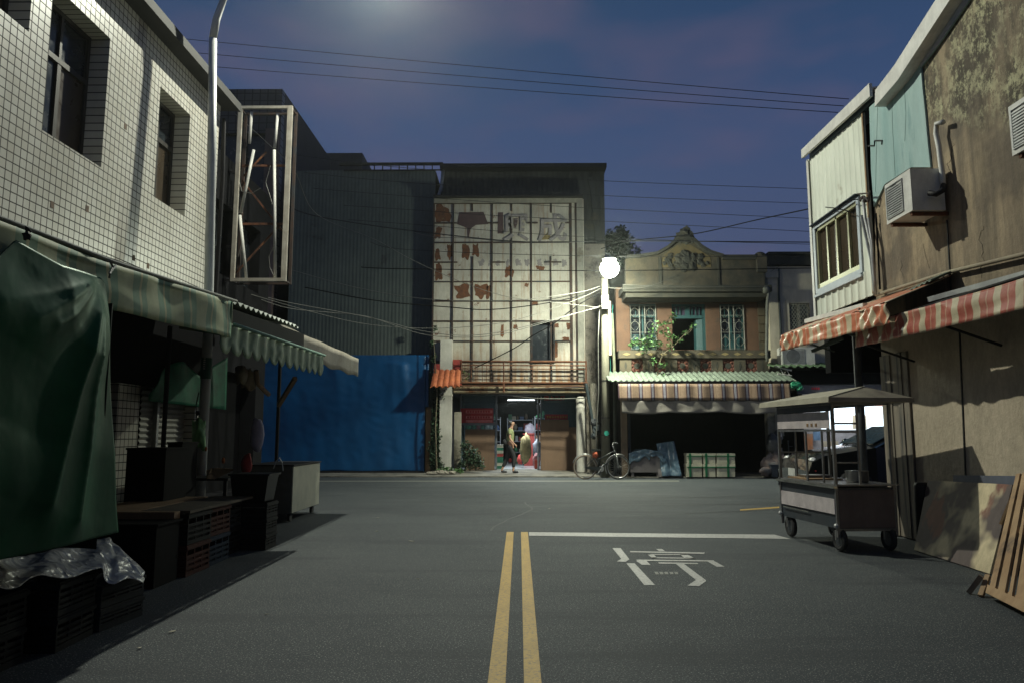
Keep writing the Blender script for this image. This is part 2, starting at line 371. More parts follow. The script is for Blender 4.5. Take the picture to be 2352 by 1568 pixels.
# lower storey under the awnings: tiled pier, shutter, dark openings
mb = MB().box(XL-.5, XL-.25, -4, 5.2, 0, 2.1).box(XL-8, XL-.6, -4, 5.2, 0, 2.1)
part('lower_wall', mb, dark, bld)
pa, pb = PX(268, 960, XL).y, PX(318, 960, XL).y
part('pier', MB().box(XL-.4, XL, pa, pb, 0, 1.86), tile, bld)
part('pier', MB().box(XL-.4, XL, PX(447,960,XL).y, PX(470,960,XL).y, 0, 1.86), tile, bld)
sh = MB(); sa, sb = PX(322, 960, XL-.15).y, PX(433, 960, XL-.15).y
def corr(mb, fn, n, seg=4, amp=.02, th=(0,0,0)):   # fn(s,t,off) -> point; s across the ribs
    return mb.sheet(lambda a, b: fn(a, b, amp*math.sin(2*pi*a*n)), n*seg, 1, th)
corr(sh, lambda s, t, o: Vector((XL-.15+o, sa+(sb-sa)*t, 2.1*s)), 28, 4, .012)
part('roller_shutter', sh, mat('shutter_slats', (.36,.35,.31), (.24,.23,.2), 4, .55, .2), bld)
part('shutter_post', MB().box(XL-.14, XL-.08, PX(377,960,XL).y-.03, PX(377,960,XL).y+.03, 0, 2.1), greym, bld)
part('header', MB().box(XL-.6, XL+.02, -4, yend+.1, 1.86, 2.95), dark, bld)  # black box put in for the awnings' shade on the tiled wall
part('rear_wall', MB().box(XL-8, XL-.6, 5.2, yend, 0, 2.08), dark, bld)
# eave: thin slab and gutter
ez0 = PX(505, 235, XL+.32).z
eave = MB().box(XL-8, XL+.20, -4, yend+.3, ztop+.001, ztop+.04)
eave.box(XL+.20, XL+.25, -4, yend+.31, ztop-.01, ztop+.12)
part('eave', eave, mat('eave_metal', (.045,.042,.038), (.03,.03,.028), 3, .8, .1, stain=(.12,.115,.09), sthr=.66), bld)
# black cable bundle at the far end of the wall
part('cable_bundle', MB().tube([(XL+.05, yend+.14, ztop-.2), (XL+.07, yend+.16, 5.2), (XL+.05, yend+.14, 2.6)], .035, 8), blackm, bld)
mb = MB()
for (u, v_) in ((200,479),(288,290),(307,592),(120,470),(340,610)):
    q = PX(u, v_, XL); mb.box(XL, XL+.003, q.y-.03, q.y+.03, q.z-.04, q.z+.03)
split_part('missing_tile', mb, mat('bare_mortar', (.16,.10,.06), (.1,.07,.05), 20), bld)
# neighbour behind, black
nb = thing('dark_building', 'unlit dark two-storey building just behind the white tiled one', 'building', (-6, 13.5, 0))
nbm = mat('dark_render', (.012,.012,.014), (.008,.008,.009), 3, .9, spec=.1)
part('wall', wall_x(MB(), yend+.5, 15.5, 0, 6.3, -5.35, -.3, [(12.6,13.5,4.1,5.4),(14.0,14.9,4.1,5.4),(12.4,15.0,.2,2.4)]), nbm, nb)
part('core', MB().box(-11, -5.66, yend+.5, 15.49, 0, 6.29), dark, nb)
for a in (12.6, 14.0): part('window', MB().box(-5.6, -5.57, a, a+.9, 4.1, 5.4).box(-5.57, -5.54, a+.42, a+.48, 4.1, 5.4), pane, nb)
# ================================================================== lamp pole, left
pxp = PX(468, 700, -4.45); PYP = 9.6
bx = lambda u, v: PY(u, v, PYP)
pole = thing('street_lamp', 'tall pale tapered lamp pole rising in front of the white tiled wall', 'street lamp', (bx(465,1140).x, PYP, 0))
pm = mat('pole_white', (.55,.56,.54), (.42,.43,.42), 3, .5, .1, stain=(.2,.19,.16), sthr=.6)
pa_, pb_ = bx(466,1000), bx(489,90); pa_.z = 0; x0, x1 = bx(466,1000).x, bx(489,90).x
pl = [Vector((x0, PYP, 0)), Vector((x0, PYP, 2.4)), Vector(((x0+x1)/2, PYP, (2.4+pb_.z)/2+.4)), pb_]
part('pole', MB().tube(pl, [.066,.062,.058,.052], 16), pm, pole, smooth=True)
tip = LAMP_A+Vector((-.25, -.1, .12)); arm = []
q1 = bx(497, 45); q2 = bx(516, -8); 
ctrl = [pb_, q1, q2, q2+Vector((.25,.18,.25)), q2.lerp(tip, .45)+Vector((0,0,.22)), tip]
part('arm', MB().tube(ctrl, [.052,.05,.046,.042,.038,.034], 12), pm, pole, smooth=True)
lh = part('lamp_head', MB().hexa([LAMP_A+Vector(q) for q in ((-.32,-.11,.0),(.22,-.11,.0),(.22,.11,.0),(-.32,.11,.0),(-.28,-.07,.13),(.16,-.07,.10),(.16,.07,.10),(-.28,.07,.13))]), greym, pole)
part('lens', MB().box(LAMP_A.x-.24, LAMP_A.x+.16, 11.92, 12.08, LAMP_A.z-.02, LAMP_A.z-.003), emit('lamp_lens', (1,.86,.66), 60), lh)
part('sticker', MB().tube([(x0, PYP, H+(997-870)/1700*PYP), (x0, PYP, H+(997-822)/1700*PYP)], .071, 16), mat('green_sticker', (.03,.14,.09), grime=0, rough=.5), pole, 'green sticker band with a pale column of small marks')
mb = MB()
for i in range(7): mb.box(x0-.012, x0+.014, PYP-.0735, PYP-.071, 2.09+i*.028, 2.105+i*.028)
part('marks', mb, white, pole)
la = bpy.data.lights.new('lamp_light', 'AREA'); la.shape = 'DISK'; la.size = .12; la.energy = POWER_A; la.color = (.98, 1, .84)
lo = bpy.data.objects.new('lamp_light', la); COL.objects.link(lo); lo.parent = lh; lo.location = LAMP_A-wl(lh)-Vector((0,0,.06)); lo.rotation_euler = Vector((.30,-.45,-.84)).to_track_quat('-Z', 'Y').to_euler()
# ================================================================== empty sign frame
Ys = 13.0; sf = thing('sign_frame', 'tall empty steel sign box with broken light tubes, hanging beside the tiled building', 'sign', (-4.6, Ys, 4))
a = PY(541,243,Ys); b = PY(669,243,Ys); c0 = PY(535,646,Ys); d = PY(659,646,Ys)
xl, xr, zt, zb = (a.x+c0.x)/2, (b.x+d.x)/2, (a.z+b.z)/2, (c0.z+d.z)/2
sm = mat('pale_rusted_steel', (.50,.47,.40), (.36,.32,.26), 5, .6, stain=(.16,.07,.03), sthr=.6, ssc=3)
mb = MB(); DD = .30
mb.box(xl, xl+.07, Ys, Ys+.05, zb, zt).box(xr-.09, xr, Ys, Ys+.05, zb, zt).box(xl+.07, xr-.09, Ys+.003, Ys+.05, zt-.05, zt).box(xl+.07, xr-.09, Ys+.003, Ys+.05, zb, zb+.06)
part('frame', mb, sm, sf)
mb = MB(); Yb = Ys+DD
mb.box(xl, xl+.05, Yb, Yb+.04, zb, zt).box(xr-.05, xr, Yb, Yb+.04, zb, zt).box(xl+.05, xr-.05, Yb, Yb+.04, zt-.04, zt).box(xl+.05, xr-.05, Yb, Yb+.04, zb, zb+.04)
for x in (xl+.02, xr-.03):
    for z in (zb+.02, zt-.03): mb.box(x-.015, x+.015, Ys+.052, Yb-.002, z-.015, z+.015)
part('rear_frame', mb, rustbar, sf)
mb = MB()
for z in (zb+(zt-zb)*.33, zb+(zt-zb)*.665): mb.box(xl+.072, xr-.092, Ys+.12, Ys+.15, z-.02, z+.02)
xm = (xl+xr)/2
q = lambda u, v, dy=.17: PY(u, v, Ys+dy)
mb.bar(q(556,415), q(648,530), .03).bar(q(645,515), q(540,630), .03).bar(q(560,405), q(612,350), .03)
split_part('brace', mb, rust, sf)
for (p0, p1) in (((578,258),(573,330)), ((638,262),(631,340)), ((583,345),(553,490)), ((551,495),(566,642)), ((630,345),(632,640))):
    part('light_tube', MB().tube([q(*p0,.08), q(*p1,.08)], .028, 8), white, sf, smooth=True)
mb = MB()
def wire(pts, Y, dy=.06, jit=.02):
    return [PY(u, v, Y+dy)+Vector((random.uniform(-jit, jit), 0, 0)) for u, v in pts]
for l in (((622,380),(612,420),(616,440),(628,470)), ((545,400),(556,440),(580,445),(600,432)), ((634,560),(618,590),(622,615),(630,632)), ((548,500),(553,560),(549,590))):
    mb.tube(wire(l, Ys), .006, 4)
split_part('loose_wire', mb, cable_w, sf)
mb = MB()
for v_ in (390, 470, 562, 640): mb.bar((-5.34, Ys+.15, PY(500,v_,Ys).z), (xl-.003, Ys+.15, PY(530,v_,Ys).z), .04)
split_part('bracket', mb, blackm, sf)
# ================================================================== tall dark building far left
T = thing('tall_building', 'tall dark block with tiled face rising behind the empty sign frame', 'building', (-11, 27, 0))
YT = 25.3; x1 = PY(645,300,YT).x; zT = PY(600,205,YT).z
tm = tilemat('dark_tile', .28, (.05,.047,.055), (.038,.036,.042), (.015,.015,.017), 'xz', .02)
r1 = rect(560,306,606,450,YT); r2_ = rect(505,306,545,450,YT)
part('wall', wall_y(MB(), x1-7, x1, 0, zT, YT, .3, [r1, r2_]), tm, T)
sidem = mat('side_render', (.05,.047,.058), (.04,.037,.045), 2, .85)
part('side_wall', MB().box(x1-.3, x1, YT+.302, 32.2, 0, zT), sidem, T)
part('core', MB().box(x1-7, x1-.302, YT+.302, 32.2, 0, zT-.4), dark, T)
part('pilaster', MB().box(PY(607,500,YT).x, x1-.002, YT-.25, YT-.002, 0, zT-1.6), mat('reddish_render', (.12,.085,.08), (.08,.06,.06), 2), T)
for r in (r1, r2_): part('window', MB().box(r[0], r[1], YT+.2, YT+.22, r[2], r[3]), pane, T)
part('roof_shed', MB().box(x1-.6, x1+1.25, 33, 36, PY(760,365,33).z-2.5, PY(760,352,33).z), sidem, T)
# ================================================================== dark corrugated building + blue tarp
YC = 25.0
cb = thing('corrugated_building', 'dark corrugated metal warehouse front between the tall block and the rusty facade', 'building', (-5, YC, 0))
cx0, cx1 = PY(662,700,YC).x, PY(998,600,YC).x; zc = PY(840,392,YC).z
cm = mat('grey_corrugated', (.095,.115,.105), (.068,.084,.078), 1.2, .6, .15, stain=(.03,.027,.025), sthr=.6, grime=.5)
mb = MB(); corr(mb, lambda s, t, o: Vector((cx0+(cx1-cx0)*s, YC+o, zc*t)), 40, 4, .004)
part('cladding', mb, cm, cb)
part('core', MB().box(cx0, cx1, YC+.1, YC+9, 0, zc-.02), dark, cb)
part('base', MB().box(cx0-2.5, cx0, YC+.05, YC+.25, 0, PY(640,815,YC).z), dark, cb)
zr = PY(1018,380,YC-.1).z
mb = MB().bar(PY(780,378,YC-.05), PY(1018,377,YC-.05), .09).bar(PY(790,392,YC-.05), PY(1018,391,YC-.05), .04)
for i in range(9):
    t = 860+i*19; mb.bar(PY(t,380,YC-.05), PY(t,391,YC-.05), .035)
part('roof_rail', mb, blackm, cb)
part('drainpipe', MB().tube([PY(1018,392,YC-.1), PY(1014,430,YC-.1), PY(1004,460,YC-.1), PY(1000,500,YC-.1)], .06, 8), greym, cb, smooth=True)
tarpm, nt, p, v = base_mat('blue_tarp', .42)
nt.links.new(mixc(nt, ramp2(nt, nois(nt, v, 1.3, (1,1,.5)), .3, .7), (.003,.075,.21), (.004,.052,.145)), p.inputs['Base Color'])
tx0, tx1 = PY(600,950,24.25).x, PY(984,900,24.25).x; tz1 = PY(800,815,24.25).z; tn = PY(975,1000,24.25).x; tnz = PY(980,934,24.25).z
def ftarp(a, b):
    x = tx0+(tn-tx0)*a; z = .06+(tz1-.06)*b
    o = .03*noise.noise(Vector((x*.8, z*.4, 1)))+.008*noise.noise(Vector((x*4, z*1.5, 5)))+.006*math.sin(x*9+z*2)*(1-b)+.02*abs(noise.noise(Vector((x*2.5+z, z*3, 9))))
    for (fx, fz, sx, sz, am) in ((.86,.92,.03,.6,.06),(.80,.95,.05,.5,.05),(.45,.9,.04,.5,.04)):
        d = (a-fx-(fz-b)*.08)/sx; o -= am*math.exp(-d*d)*max(0, 1-(fz-b)/sz) if b < fz else 0
    return Vector((x, 24.27+o, z+.02*math.sin(a*17)*(1-b)))
mb = MB().sheet(ftarp, 110, 60, (0,.012,0))
mb.sheet(lambda a, b: Vector((tn+(tx1-tn)*a, 24.29, tnz+(tz1-tnz)*b)), 3, 12, (0,.012,0))
solo('blue_tarpaulin', mb, tarpm, 'wide blue tarpaulin stretched across the bottom of the dark corrugated front', 'tarpaulin', smooth=True)
solo('steel_rail', MB().box(tx0, tn, 24.17, 24.22, .03, .09), blackm, 'low black rail along the foot of the blue tarpaulin', 'rail')
part('door_jamb', MB().box(tn+.02, PY(990,1000,24.5).x, 24.4, 24.5, .03, tnz), wood, cb)
# ================================================================== centre: rusty sign facade with shop below
YP = 24.5
C = thing('rusty_building', 'three-storey building with a rust-stained panel facade, old lettering and a lit shop below', 'building', (0, YP, 0))
us = [995,1040,1085,1130,1175,1220.7,1265.7,1311.7,1324,1343]
vs = [455,468,513,558,603,647.7,692,737.7,783.3,829.7,879,900]
XU = lambda u, v=680, Y=YP: PY(u, v, Y).x
ZV = lambda v, u=1170, Y=YP: PY(u, v, Y).z
pnl, nt, p, v = base_mat('rusty_panel', .6)
sp = N(nt, 'ShaderNodeSeparateXYZ'); nt.links.new(v, sp.inputs[0])
c = mixc(nt, ramp2(nt, nois(nt, v, 1.0, (1,1,1), 6), .35, .65), (.50,.475,.41), (.33,.31,.265))
c = mixc(nt, ramp2(nt, sp.outputs[2], 5.0, 7.2), c, (.13,.12,.125))  # darker upper panel: grime, and the lamp's falloff put into the colour
c = mixc(nt, ramp2(nt, nois(nt, v, 2.6, (2.6,1,.16), 9, .75), .52, .66, (0,0,0), (.7,)*3), c, (.22,.10,.038))
lowr = N(nt, 'ShaderNodeMapRange'); nt.links.new(sp.outputs[2], lowr.inputs[0]); lowr.inputs[1].default_value = 4.2; lowr.inputs[2].default_value = 2.9
lk = N(nt, 'ShaderNodeMath', operation='MULTIPLY'); nt.links.new(lowr.outputs[0], lk.inputs[0]); nt.links.new(ramp2(nt, nois(nt, v, 3.4, (2.4,1,.12), 8, .75), .42, .56), lk.inputs[1])
c = mixc(nt, lk.outputs[0], c, (.26,.12,.04))
c = mixc(nt, ramp2(nt, nois(nt, v, 3.1, (1,1,1), 9, .75), .60, .645), c, (.12,.045,.022))
c = mixc(nt, .5, c, ramp2(nt, nois(nt, v, 14, (1,1,.4), 8, .8), .3, .7, (.5,.48,.42), (1.15,1.15,1.15)), 'MULTIPLY')
nt.links.new(c, p.inputs['Base Color'])
win = rect(1223,741,1271,827,YP)
x0, x1 = XU(995), XU(1343, 680)
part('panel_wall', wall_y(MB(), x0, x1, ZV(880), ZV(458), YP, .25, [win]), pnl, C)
# patches of heavier rust, jagged, slightly proud
rp = mat('orange_rust', (.16,.062,.025), (.075,.032,.018), 8, .9, stain=(.30,.20,.10), ssc=4, sthr=.6)
def blob(mb, u0, v0, u1, v1, Y, n=22, j=.25, th=.006, seed=0):
    pts = []
    for i in range(n):
        t = 2*pi*i/n; r = 1+j*noise.noise(Vector((math.cos(t)*1.7, math.sin(t)*1.7, seed+u0*.13)))*2
        sq = max(abs(math.cos(t)), abs(math.sin(t))); k = r*min(1/sq, 1.25)*.88
        pts.append(PY((u0+u1)/2+(u1-u0)/2*math.cos(t)*k, (v0+v1)/2+(v1-v0)/2*math.sin(t)*k, Y))
    return mb.prism([Vector((p.x, Y, p.z)) for p in pts], (0, th, 0))
mb = MB()
for k, q in enumerate([(1044,651,1083,689),(1087,650,1122,688),(1117,655,1129,688),(1273,742,1285,752),(1300,741,1312,757),(1292,773,1310,783),(1270,780,1283,825),(1220,692,1237,702),(1178,745,1190,758),(997,470,1036,512),(998,520,1015,552),(1060,560,1078,600),(1150,741,1158,775),(1000,570,1012,600),(1000,606,1016,646),(1160,610,1180,640),(1230,610,1250,622),(1026,560,1040,596),(1085,560,1100,590),(1205,650,1216,660)]):
    blob(mb, *q, YP-.006, seed=k*3.1, j=.32)
split_part('rust_patch', mb, rp, C)
mb = MB(); fl = mat('bare_patch', (.085,.048,.050), (.065,.04,.042), 5, .8)
def ply(mb, l, Y, th=.006): return mb.prism([Vector((PY(a, b, Y).x, Y, PY(a, b, Y).z)) for a, b in l], (0, th, 0))
z5 = lambda a, b: ((1000+a/4.704)/1.063, (400+b/4.704)/1.063)
ply(mb, [z5(*q) for q in ((570,560),(850,555),(905,695),(760,705),(700,750),(680,840),(665,840),(660,740),(545,695))], YP-.012)
ply(mb, [z5(*q) for q in ((1015,560),(1075,560),(1080,805),(1010,800))], YP-.012)
ply(mb, [z5(*q) for q in ((1195,630),(1245,630),(1240,690),(1210,750),(1195,700))], YP-.012)
split_part('bare_patch', mb, fl, C)
mb = MB(); ply(mb, [z5(*q) for q in ((1590,785),(1640,790),(1600,870),(1510,875))], YP-.014); part('bare_patch', mb, mat('ochre', (.25,.19,.08)), C)
# steel grid
mb = MB(); gw = .05
for i, u in enumerate(us[:-1]):
    if u in (1324,): w = .06
    else: w = gw
    lo = 879 if i else 879
    vtop = 468
    segs = [(vtop, lo)]
    if u in (1085,1175,1265.7): segs = [(468,486 if u != 1265.7 else 490),(590,lo)]
    if u == 1175: segs.append((520,556)); segs[1] = (560,lo)
    if u == 1311.7: w = .09
    for a, b in segs:
        X = XU(u, (a+b)/2); mb.box(X-w/2, X+w/2, YP-.055, YP-.016, ZV(b), ZV(a))
for j, q in enumerate(vs[1:10]):
    z = ZV(q); w = .045
    seg = [(x0, XU(1311))]
    if q == 513: seg = [(x0, XU(1048)), (XU(1120),XU(1145)), (XU(1210),XU(1236)), (XU(1300),XU(1311))]
    if q == 603: seg = [(x0, XU(1050)), (XU(1128), XU(1160)), (XU(1250), XU(1290))]
    if q == 783.3: seg = [(x0, win[0]), (win[1], XU(1311))]
    for a, b in seg:
        if b > a: mb.box(a, b, YP-.049, YP-.018, z-w/2, z+w/2)
part('steel_grid', mb, rustbar, C)
fr = mat('facade_border', (.30,.29,.24), (.22,.21,.18), 4, .7, stain=(.12,.09,.06), sthr=.58)
mb = MB().box(x0, XU(1340), YP-.12, YP-.058, ZV(468), ZV(456)).box(XU(1326), XU(1340), YP-.12, YP-.058, ZV(880), ZV(468)-.003)
part('border', mb, fr, C)
# dark window with sill
w = part('window', MB().box(win[0]-.05, win[0], YP-.06, YP+.2, win[2], win[3]).box(win[1], win[1]+.05, YP-.06, YP+.2, win[2], win[3]).box(win[0]-.05, win[1]+.05, YP-.1, YP+.2, win[2]-.07, win[2]-.003).box(win[0]-.05, win[1]+.05, YP-.06, YP+.2, win[3]+.003, win[3]+.05), rustbar, C)
part('pane', MB().box(win[0], win[1], YP+.2, YP+.22, win[2], win[3]), pane, w)
part('inner_wall', MB().box(x0+.02, x1-.02, YP+.26, YP+.5, ZV(878), ZV(460)), dark, C)
# faded lettering
def text_mesh(txt, x0, x1, z0, z1, Y, th=.008):
    cu = bpy.data.curves.new('t', 'FONT'); cu.body = txt; cu.size = 1; cu.extrude = .01; cu.offset = .018; cu.resolution_u = 2
    o = bpy.data.objects.new('t', cu); COL.objects.link(o); bpy.context.view_layer.update()
    me = bpy.data.meshes.new_from_object(o.evaluated_get(bpy.context.evaluated_depsgraph_get()))
    bpy.data.objects.remove(o); vv = [q.co.copy() for q in me.vertices]
    mb = MB()
    if vv:
        a, b = min(q.x for q in vv), max(q.x for q in vv); c, d = min(q.y for q in vv), max(q.y for q in vv)
        mb.v = [(x0+(q.x-a)/(b-a)*(x1-x0), Y-(th if q.z > 0 else 0), z0+(q.y-c)/(d-c)*(z1-z0)) for q in vv]
        mb.f = [tuple(q.vertices) for q in me.polygons]
    return mb
lm = mat('faded_letter', (.27,.245,.24), (.20,.18,.175), 6, .8, stain=(.17,.17,.17), ssc=3, sthr=.55)
for ch, u0, u1, v0, v1 in (('興', 1156, 1216, 492, 556), ('成', 1236, 1304, 494, 558), ('金', 1060, 1118, 494, 556)):
    if ch == '金': continue
    part('letter', text_mesh(ch, XU(u0), XU(u1), ZV(v1), ZV(v0), YP-.062, .012), lm, C)
mb = MB()
for i, u in enumerate((1100,1120,1138,1160,1185,1205,1232,1250,1270,1290)): blob(mb, u, 596, u+12, 612, YP-.008, j=.4, seed=i)
split_part('small_letter', mb, lm, C)
# upper metal storey behind
YU = 25.2; ux0, ux1 = PY(1016,430,YU).x, PY(1388,430,YU).x
um = mat('upper_metal', (.05,.053,.05), (.035,.037,.035), 1.5, .7, .1, stain=(.10,.085,.05), ssc=1, sthr=.62)
mb = MB(); corr(mb, lambda s, t, o: Vector((ux0+(ux1-ux0)*s, YU+o*.5, ZV(620,Y=YU)+(ZV(392,Y=YU)-ZV(620,Y=YU))*t)), 30, 4, .02)
part('upper_storey', mb, um, C)
part('upper_core', MB().box(ux0, ux1, YU+.1, YU+8, 2.95, ZV(394,Y=YU)), mat('side_plaster', (.15,.14,.11), (.1,.09,.07), 2, .85, stain=(.06,.06,.05), sthr=.5), C)
part('roof_edge', MB().box(ux0-.05, ux1+.04, YU-.45, YU+8, ZV(395,Y=YU), ZV(386,Y=YU)), blackm, C)
part('canopy', MB().hexa([(x0,YP-.35,ZV(459)),(XU(1340),YP-.35,ZV(459)),(XU(1340),YU,ZV(456)),(x0,YU,ZV(456)),(x0,YP-.35,ZV(455)),(XU(1340),YP-.35,ZV(455)),(XU(1340),YU,ZV(447)),(x0,YU,ZV(447))]), blackm, C)
part('buttress', MB().hexa([(XU(1372,420,YU-.1),YU-.14,ZV(600,Y=YU)),(XU(1386,420,YU-.1),YU-.14,ZV(600,Y=YU)),(XU(1386,420,YU-.1),YU-.04,ZV(600,Y=YU)),(XU(1372,420,YU-.1),YU-.04,ZV(600,Y=YU)),(XU(1360),YU-.14,ZV(410,Y=YU)),(XU(1370),YU-.14,ZV(410,Y=YU)),(XU(1370),YU-.04,ZV(410,Y=YU)),(XU(1360),YU-.04,ZV(410,Y=YU))]), um, C)
# old side wall right of the panels, with roots
oldw = mat('old_wall', (.25,.22,.18), (.17,.15,.13), 3, .9, stain=(.05,.045,.04), ssc=2.2, sthr=.5, bump=.5)
part('side_pier', MB().box(XU(1345,800,YP+.1), XU(1392,800,YP+.1), YP+.05, YP+.9, 0, ZV(560)), oldw, C)
# fascia beam, rails
fas = mat('fascia', (.36,.30,.20), (.26,.2,.12), 4, .8, stain=(.14,.055,.02), ssc=3.5, sthr=.5)
part('fascia_beam', MB().box(XU(1042,890,24.3), XU(1345,890,24.3), 24.3, 24.9, ZV(901,Y=24.3), ZV(884,Y=24.3)), fas, C)
mb = MB(); A = lambda u, v: PY(u, v, 24.05)
for v_, r in ((829,.03),(838,.022),(846,.016),(878,.035),(885,.022)):
    mb.tube([A(1056,v_), A(1346 if v_ < 870 else 1350,v_+1)], r, 6)
for u in (1059,1157,1346): mb.tube([A(u,828), A(u,880)], .03, 6)
for u in (1063,1068,1082,1092,1096,1108,1118,1224,1234): mb.tube([A(u,838), A(u,878)], .010, 5)
mb.tube([A(1157,880), A(1157,900)], .035, 6)
part('balcony_rail', mb, rust, C)
solo('slack_pipe', MB().tube([PY(1178,909,24.1), PY(1230,914,24.1), PY(1290,915,24.1), PY(1350,913,24.0)], .018, 6), cable_w, 'thin white pipe sagging across the top of the shop opening', 'pipe', smooth=True)
part('awning_pole', MB().tube([PY(1168,894,23.95), PY(1250,891,23.95), PY(1342,888,23.95)], .025, 6), rustbar, C)
# ground floor
cw = mat('white_column', (.52,.50,.45), (.42,.40,.35), 3, .75, stain=(.16,.14,.11), sthr=.6)
colm = mat('grimy_column', (.34,.31,.25), (.22,.2,.16), 3, .8, stain=(.08,.07,.05), sthr=.5)
a = rect(1010,780,1037,1064,24.1)
part('column', MB().box(a[0], a[1], 24.1, 24.42, .03, a[3]).box(a[0]-.02, a[1]+.02, 24.08, 24.43, 2.5, 2.56), cw, C, 'flat white column at the left of the shop')
a = rect(1043,945,1058,1078,24.6)
part('column', MB().box(a[0], a[1], 24.6, 24.9, .03, a[3]), colm, C, 'short grimy column with a flat top')
cc = PY(1334,1000,24.3); 
part('column', MB().lathe((cc.x,24.3,.03), [(.155,0),(.15,.05),(.148,.9),(.142,1.8),(.14,2.05),(.15,2.08),(.15,2.13),(.14,2.15),(.14,2.25),(.15,2.28),(.15,2.36),(.10,2.45)], 20), cw, C, 'round white column with rings near the top', smooth=True)
part('column', MB().tube([(PY(1366,1000,24.2).x,24.2,.03),(PY(1366,1000,24.2).x,24.2,2.9)], .13, 12), colm, C, 'thin stained round column by the utility pole', smooth=True)
# ceiling beam and interior box
ix0, ix1 = XU(1040,1000,26), XU(1345,1000,26)
part('ceiling', MB().box(ix0-.3, ix1+.3, 24.92, 33, ZV(899), ZV(899)+.2), dark, C)
inw = mat('shop_wall', (.10,.10,.10), (.05,.05,.05), 2)
mb = MB().box(ix0-.3, ix0-.1, 25, 33, 0, 2.75).box(ix1+.1, ix1+.3, 25, 33, 0, 2.75).box(ix0-.3, ix1+.3, 33, 33.2, 0, 2.75)
part('shop_interior', mb, dark, C)
part('shop_floor', MB().box(ix0, ix1, 26.0, 32.9, .034, .06), mat('shop_tiles', (.40,.42,.42), (.3,.32,.33), 3, .25), C)
YG = 26.0; gu = lambda u: XU(u, 990, YG)
gl = clearglass('shop_glass', (.10,.17,.20), .35)
zg = PY(1170,906,YG).z
fm = mat('alu_frame', (.25,.27,.30), (.18,.19,.21), rough=.4, metal=.6)
# left glazed front
mb = MB()
for u in (1058,1140,1236,1243,1330): mb.box(gu(u)-.03, gu(u)+.03, YG-.03, YG+.03, .06, zg)
mb.box(gu(1058), gu(1330), YG-.029, YG+.029, zg-.02, zg+.06)
mb.box(gu(1060), gu(1138), YG-.027, YG+.027, PY(1100,975,YG).z, PY(1100,968,YG).z)
part('shop_front', mb, fm, C)
part('shop_glass', MB().box(gu(1060), gu(1138), YG-.006, YG, .1, zg-.02), gl, C)
part('shop_glass', MB().box(gu(1245), gu(1328), YG-.006, YG, .1, zg-.02), gl, C)
redp = mat('red_poster', (.62,.03,.05), (.45,.02,.03), 5, .6)
pinkp = mat('pink_paper', (.85,.28,.30), (.7,.18,.2), 9, .6)
a = rect(1058,937,1133,970,YG-.03); part('poster', MB().box(a[0], a[1], YG-.036, YG-.031, a[2], a[3]), redp, C, 'wide red banner on the left shop window')
mb = MB()
for k, (v0, v1) in enumerate(((941,948),(954,960),(963,969))):
    r = rect(1070,v0,1131,v1,YG-.04); mb.box(r[0], r[1], YG-.040, YG-.037, r[2], r[3])
split_part('poster_line', mb, pinkp, C)
mb = MB()
for i in range(9):
    for v_ in (944,957): r = rect(1073+i*6, v_-2.0, 1077+i*6, v_+2.5, YG-.045); mb.box(r[0], r[1], YG-.044, YG-.041, r[2], r[3])
part('poster_writing', mb, redp, C)
t = rect(1249,908,1298,919,YG-.03)
part('window_lettering', text_mesh('請上二樓', t[0], t[1], t[2], t[3], YG-.02, .006), mat('red_letters', (.6,.05,.03), grime=0), C)
r = rect(1252,951,1304,962,YG-.03); part('poster', MB().box(r[0], r[1], YG-.03, YG-.026, r[2], r[3]), redp, C, 'narrow red strip over the tall brown board')
mb = MB()
for i in range(8): q = rect(1256+i*6, 954.5, 1259.5+i*6, 959, YG-.03); mb.box(q[0], q[1], YG-.034, YG-.031, q[2], q[3])
part('strip_marks', mb, mat('yellow_marks', (.6,.35,.08), grime=0), C)
bm_ = mat('brown_board', (.19,.115,.07), (.14,.085,.055), 2.5, .7, stretch=(1,1,.2), stain=(.09,.05,.035), sthr=.62)
def board(u0, v0, u1, v1, Y, label):
    r = rect(u0, v0, u1, v1, Y); mb = MB().box(r[0], r[1], Y, Y+.03, .032, r[3])
    o = solo('plywood_board', mb, bm_, label, 'board', 'brown boards in front of the shop')
    return o
board(1068,985,1136,1077,25.9, 'reddish-brown board leaning by the left shop window beside the bush')
board(1242,963,1307,1074,25.75, 'tallest brown board, right of the shop doorway')
board(1307,980,1324,1074,25.85, 'narrow brown board between the tall board and the round column')
# doorway contents
cratem = lambda n, c: mat(n, c, tuple(x*.7 for x in c), 6, .5)
gm_, rm_, wm_ = cratem('green_plastic', (.02,.16,.10)), cratem('red_plastic', (.5,.06,.05)), cratem('cream_plastic', (.55,.52,.42))
mb = MB(); r = rect(1141,1020,1152,1074,26.4); h = (r[3]-.06)/8
for i in range(8):
    o = solo('stacked_box', MB().box(r[0], r[1]+.05, 26.3, 26.7, .06+h*i+.002, .06+h*(i+1)-.004).box(r[0]-.01, r[1]+.06, 26.29, 26.3-.002, .06+h*(i+1)-.03, .06+h*(i+1)-.006), (gm_, wm_, gm_, gm_, rm_, wm_, gm_, wm_)[i], '%s plastic box, %s in the stack left of the shop doorway' % (('green','cream','green','green','red','cream','green','cream')[i], ('lowest','second from bottom','third from bottom','fourth from bottom','fifth from bottom','sixth from bottom','seventh from bottom','topmost')[i]), 'box', 'plastic boxes stacked in the shop doorway')
def sack(u, v0, v1, w, Y, m, label, cat='sack', sc=(1,.8,1)):
    a, b = PY(u, v1, Y), PY(u, v0, Y); h = (b.z-a.z)/2
    solo('sack', MB().ball((a.x, Y, max(a.z, .06)+h), 1, 18, (w, w*.8, h), jit=.4), m, label, cat, 'goods inside the lit shop', smooth=True)
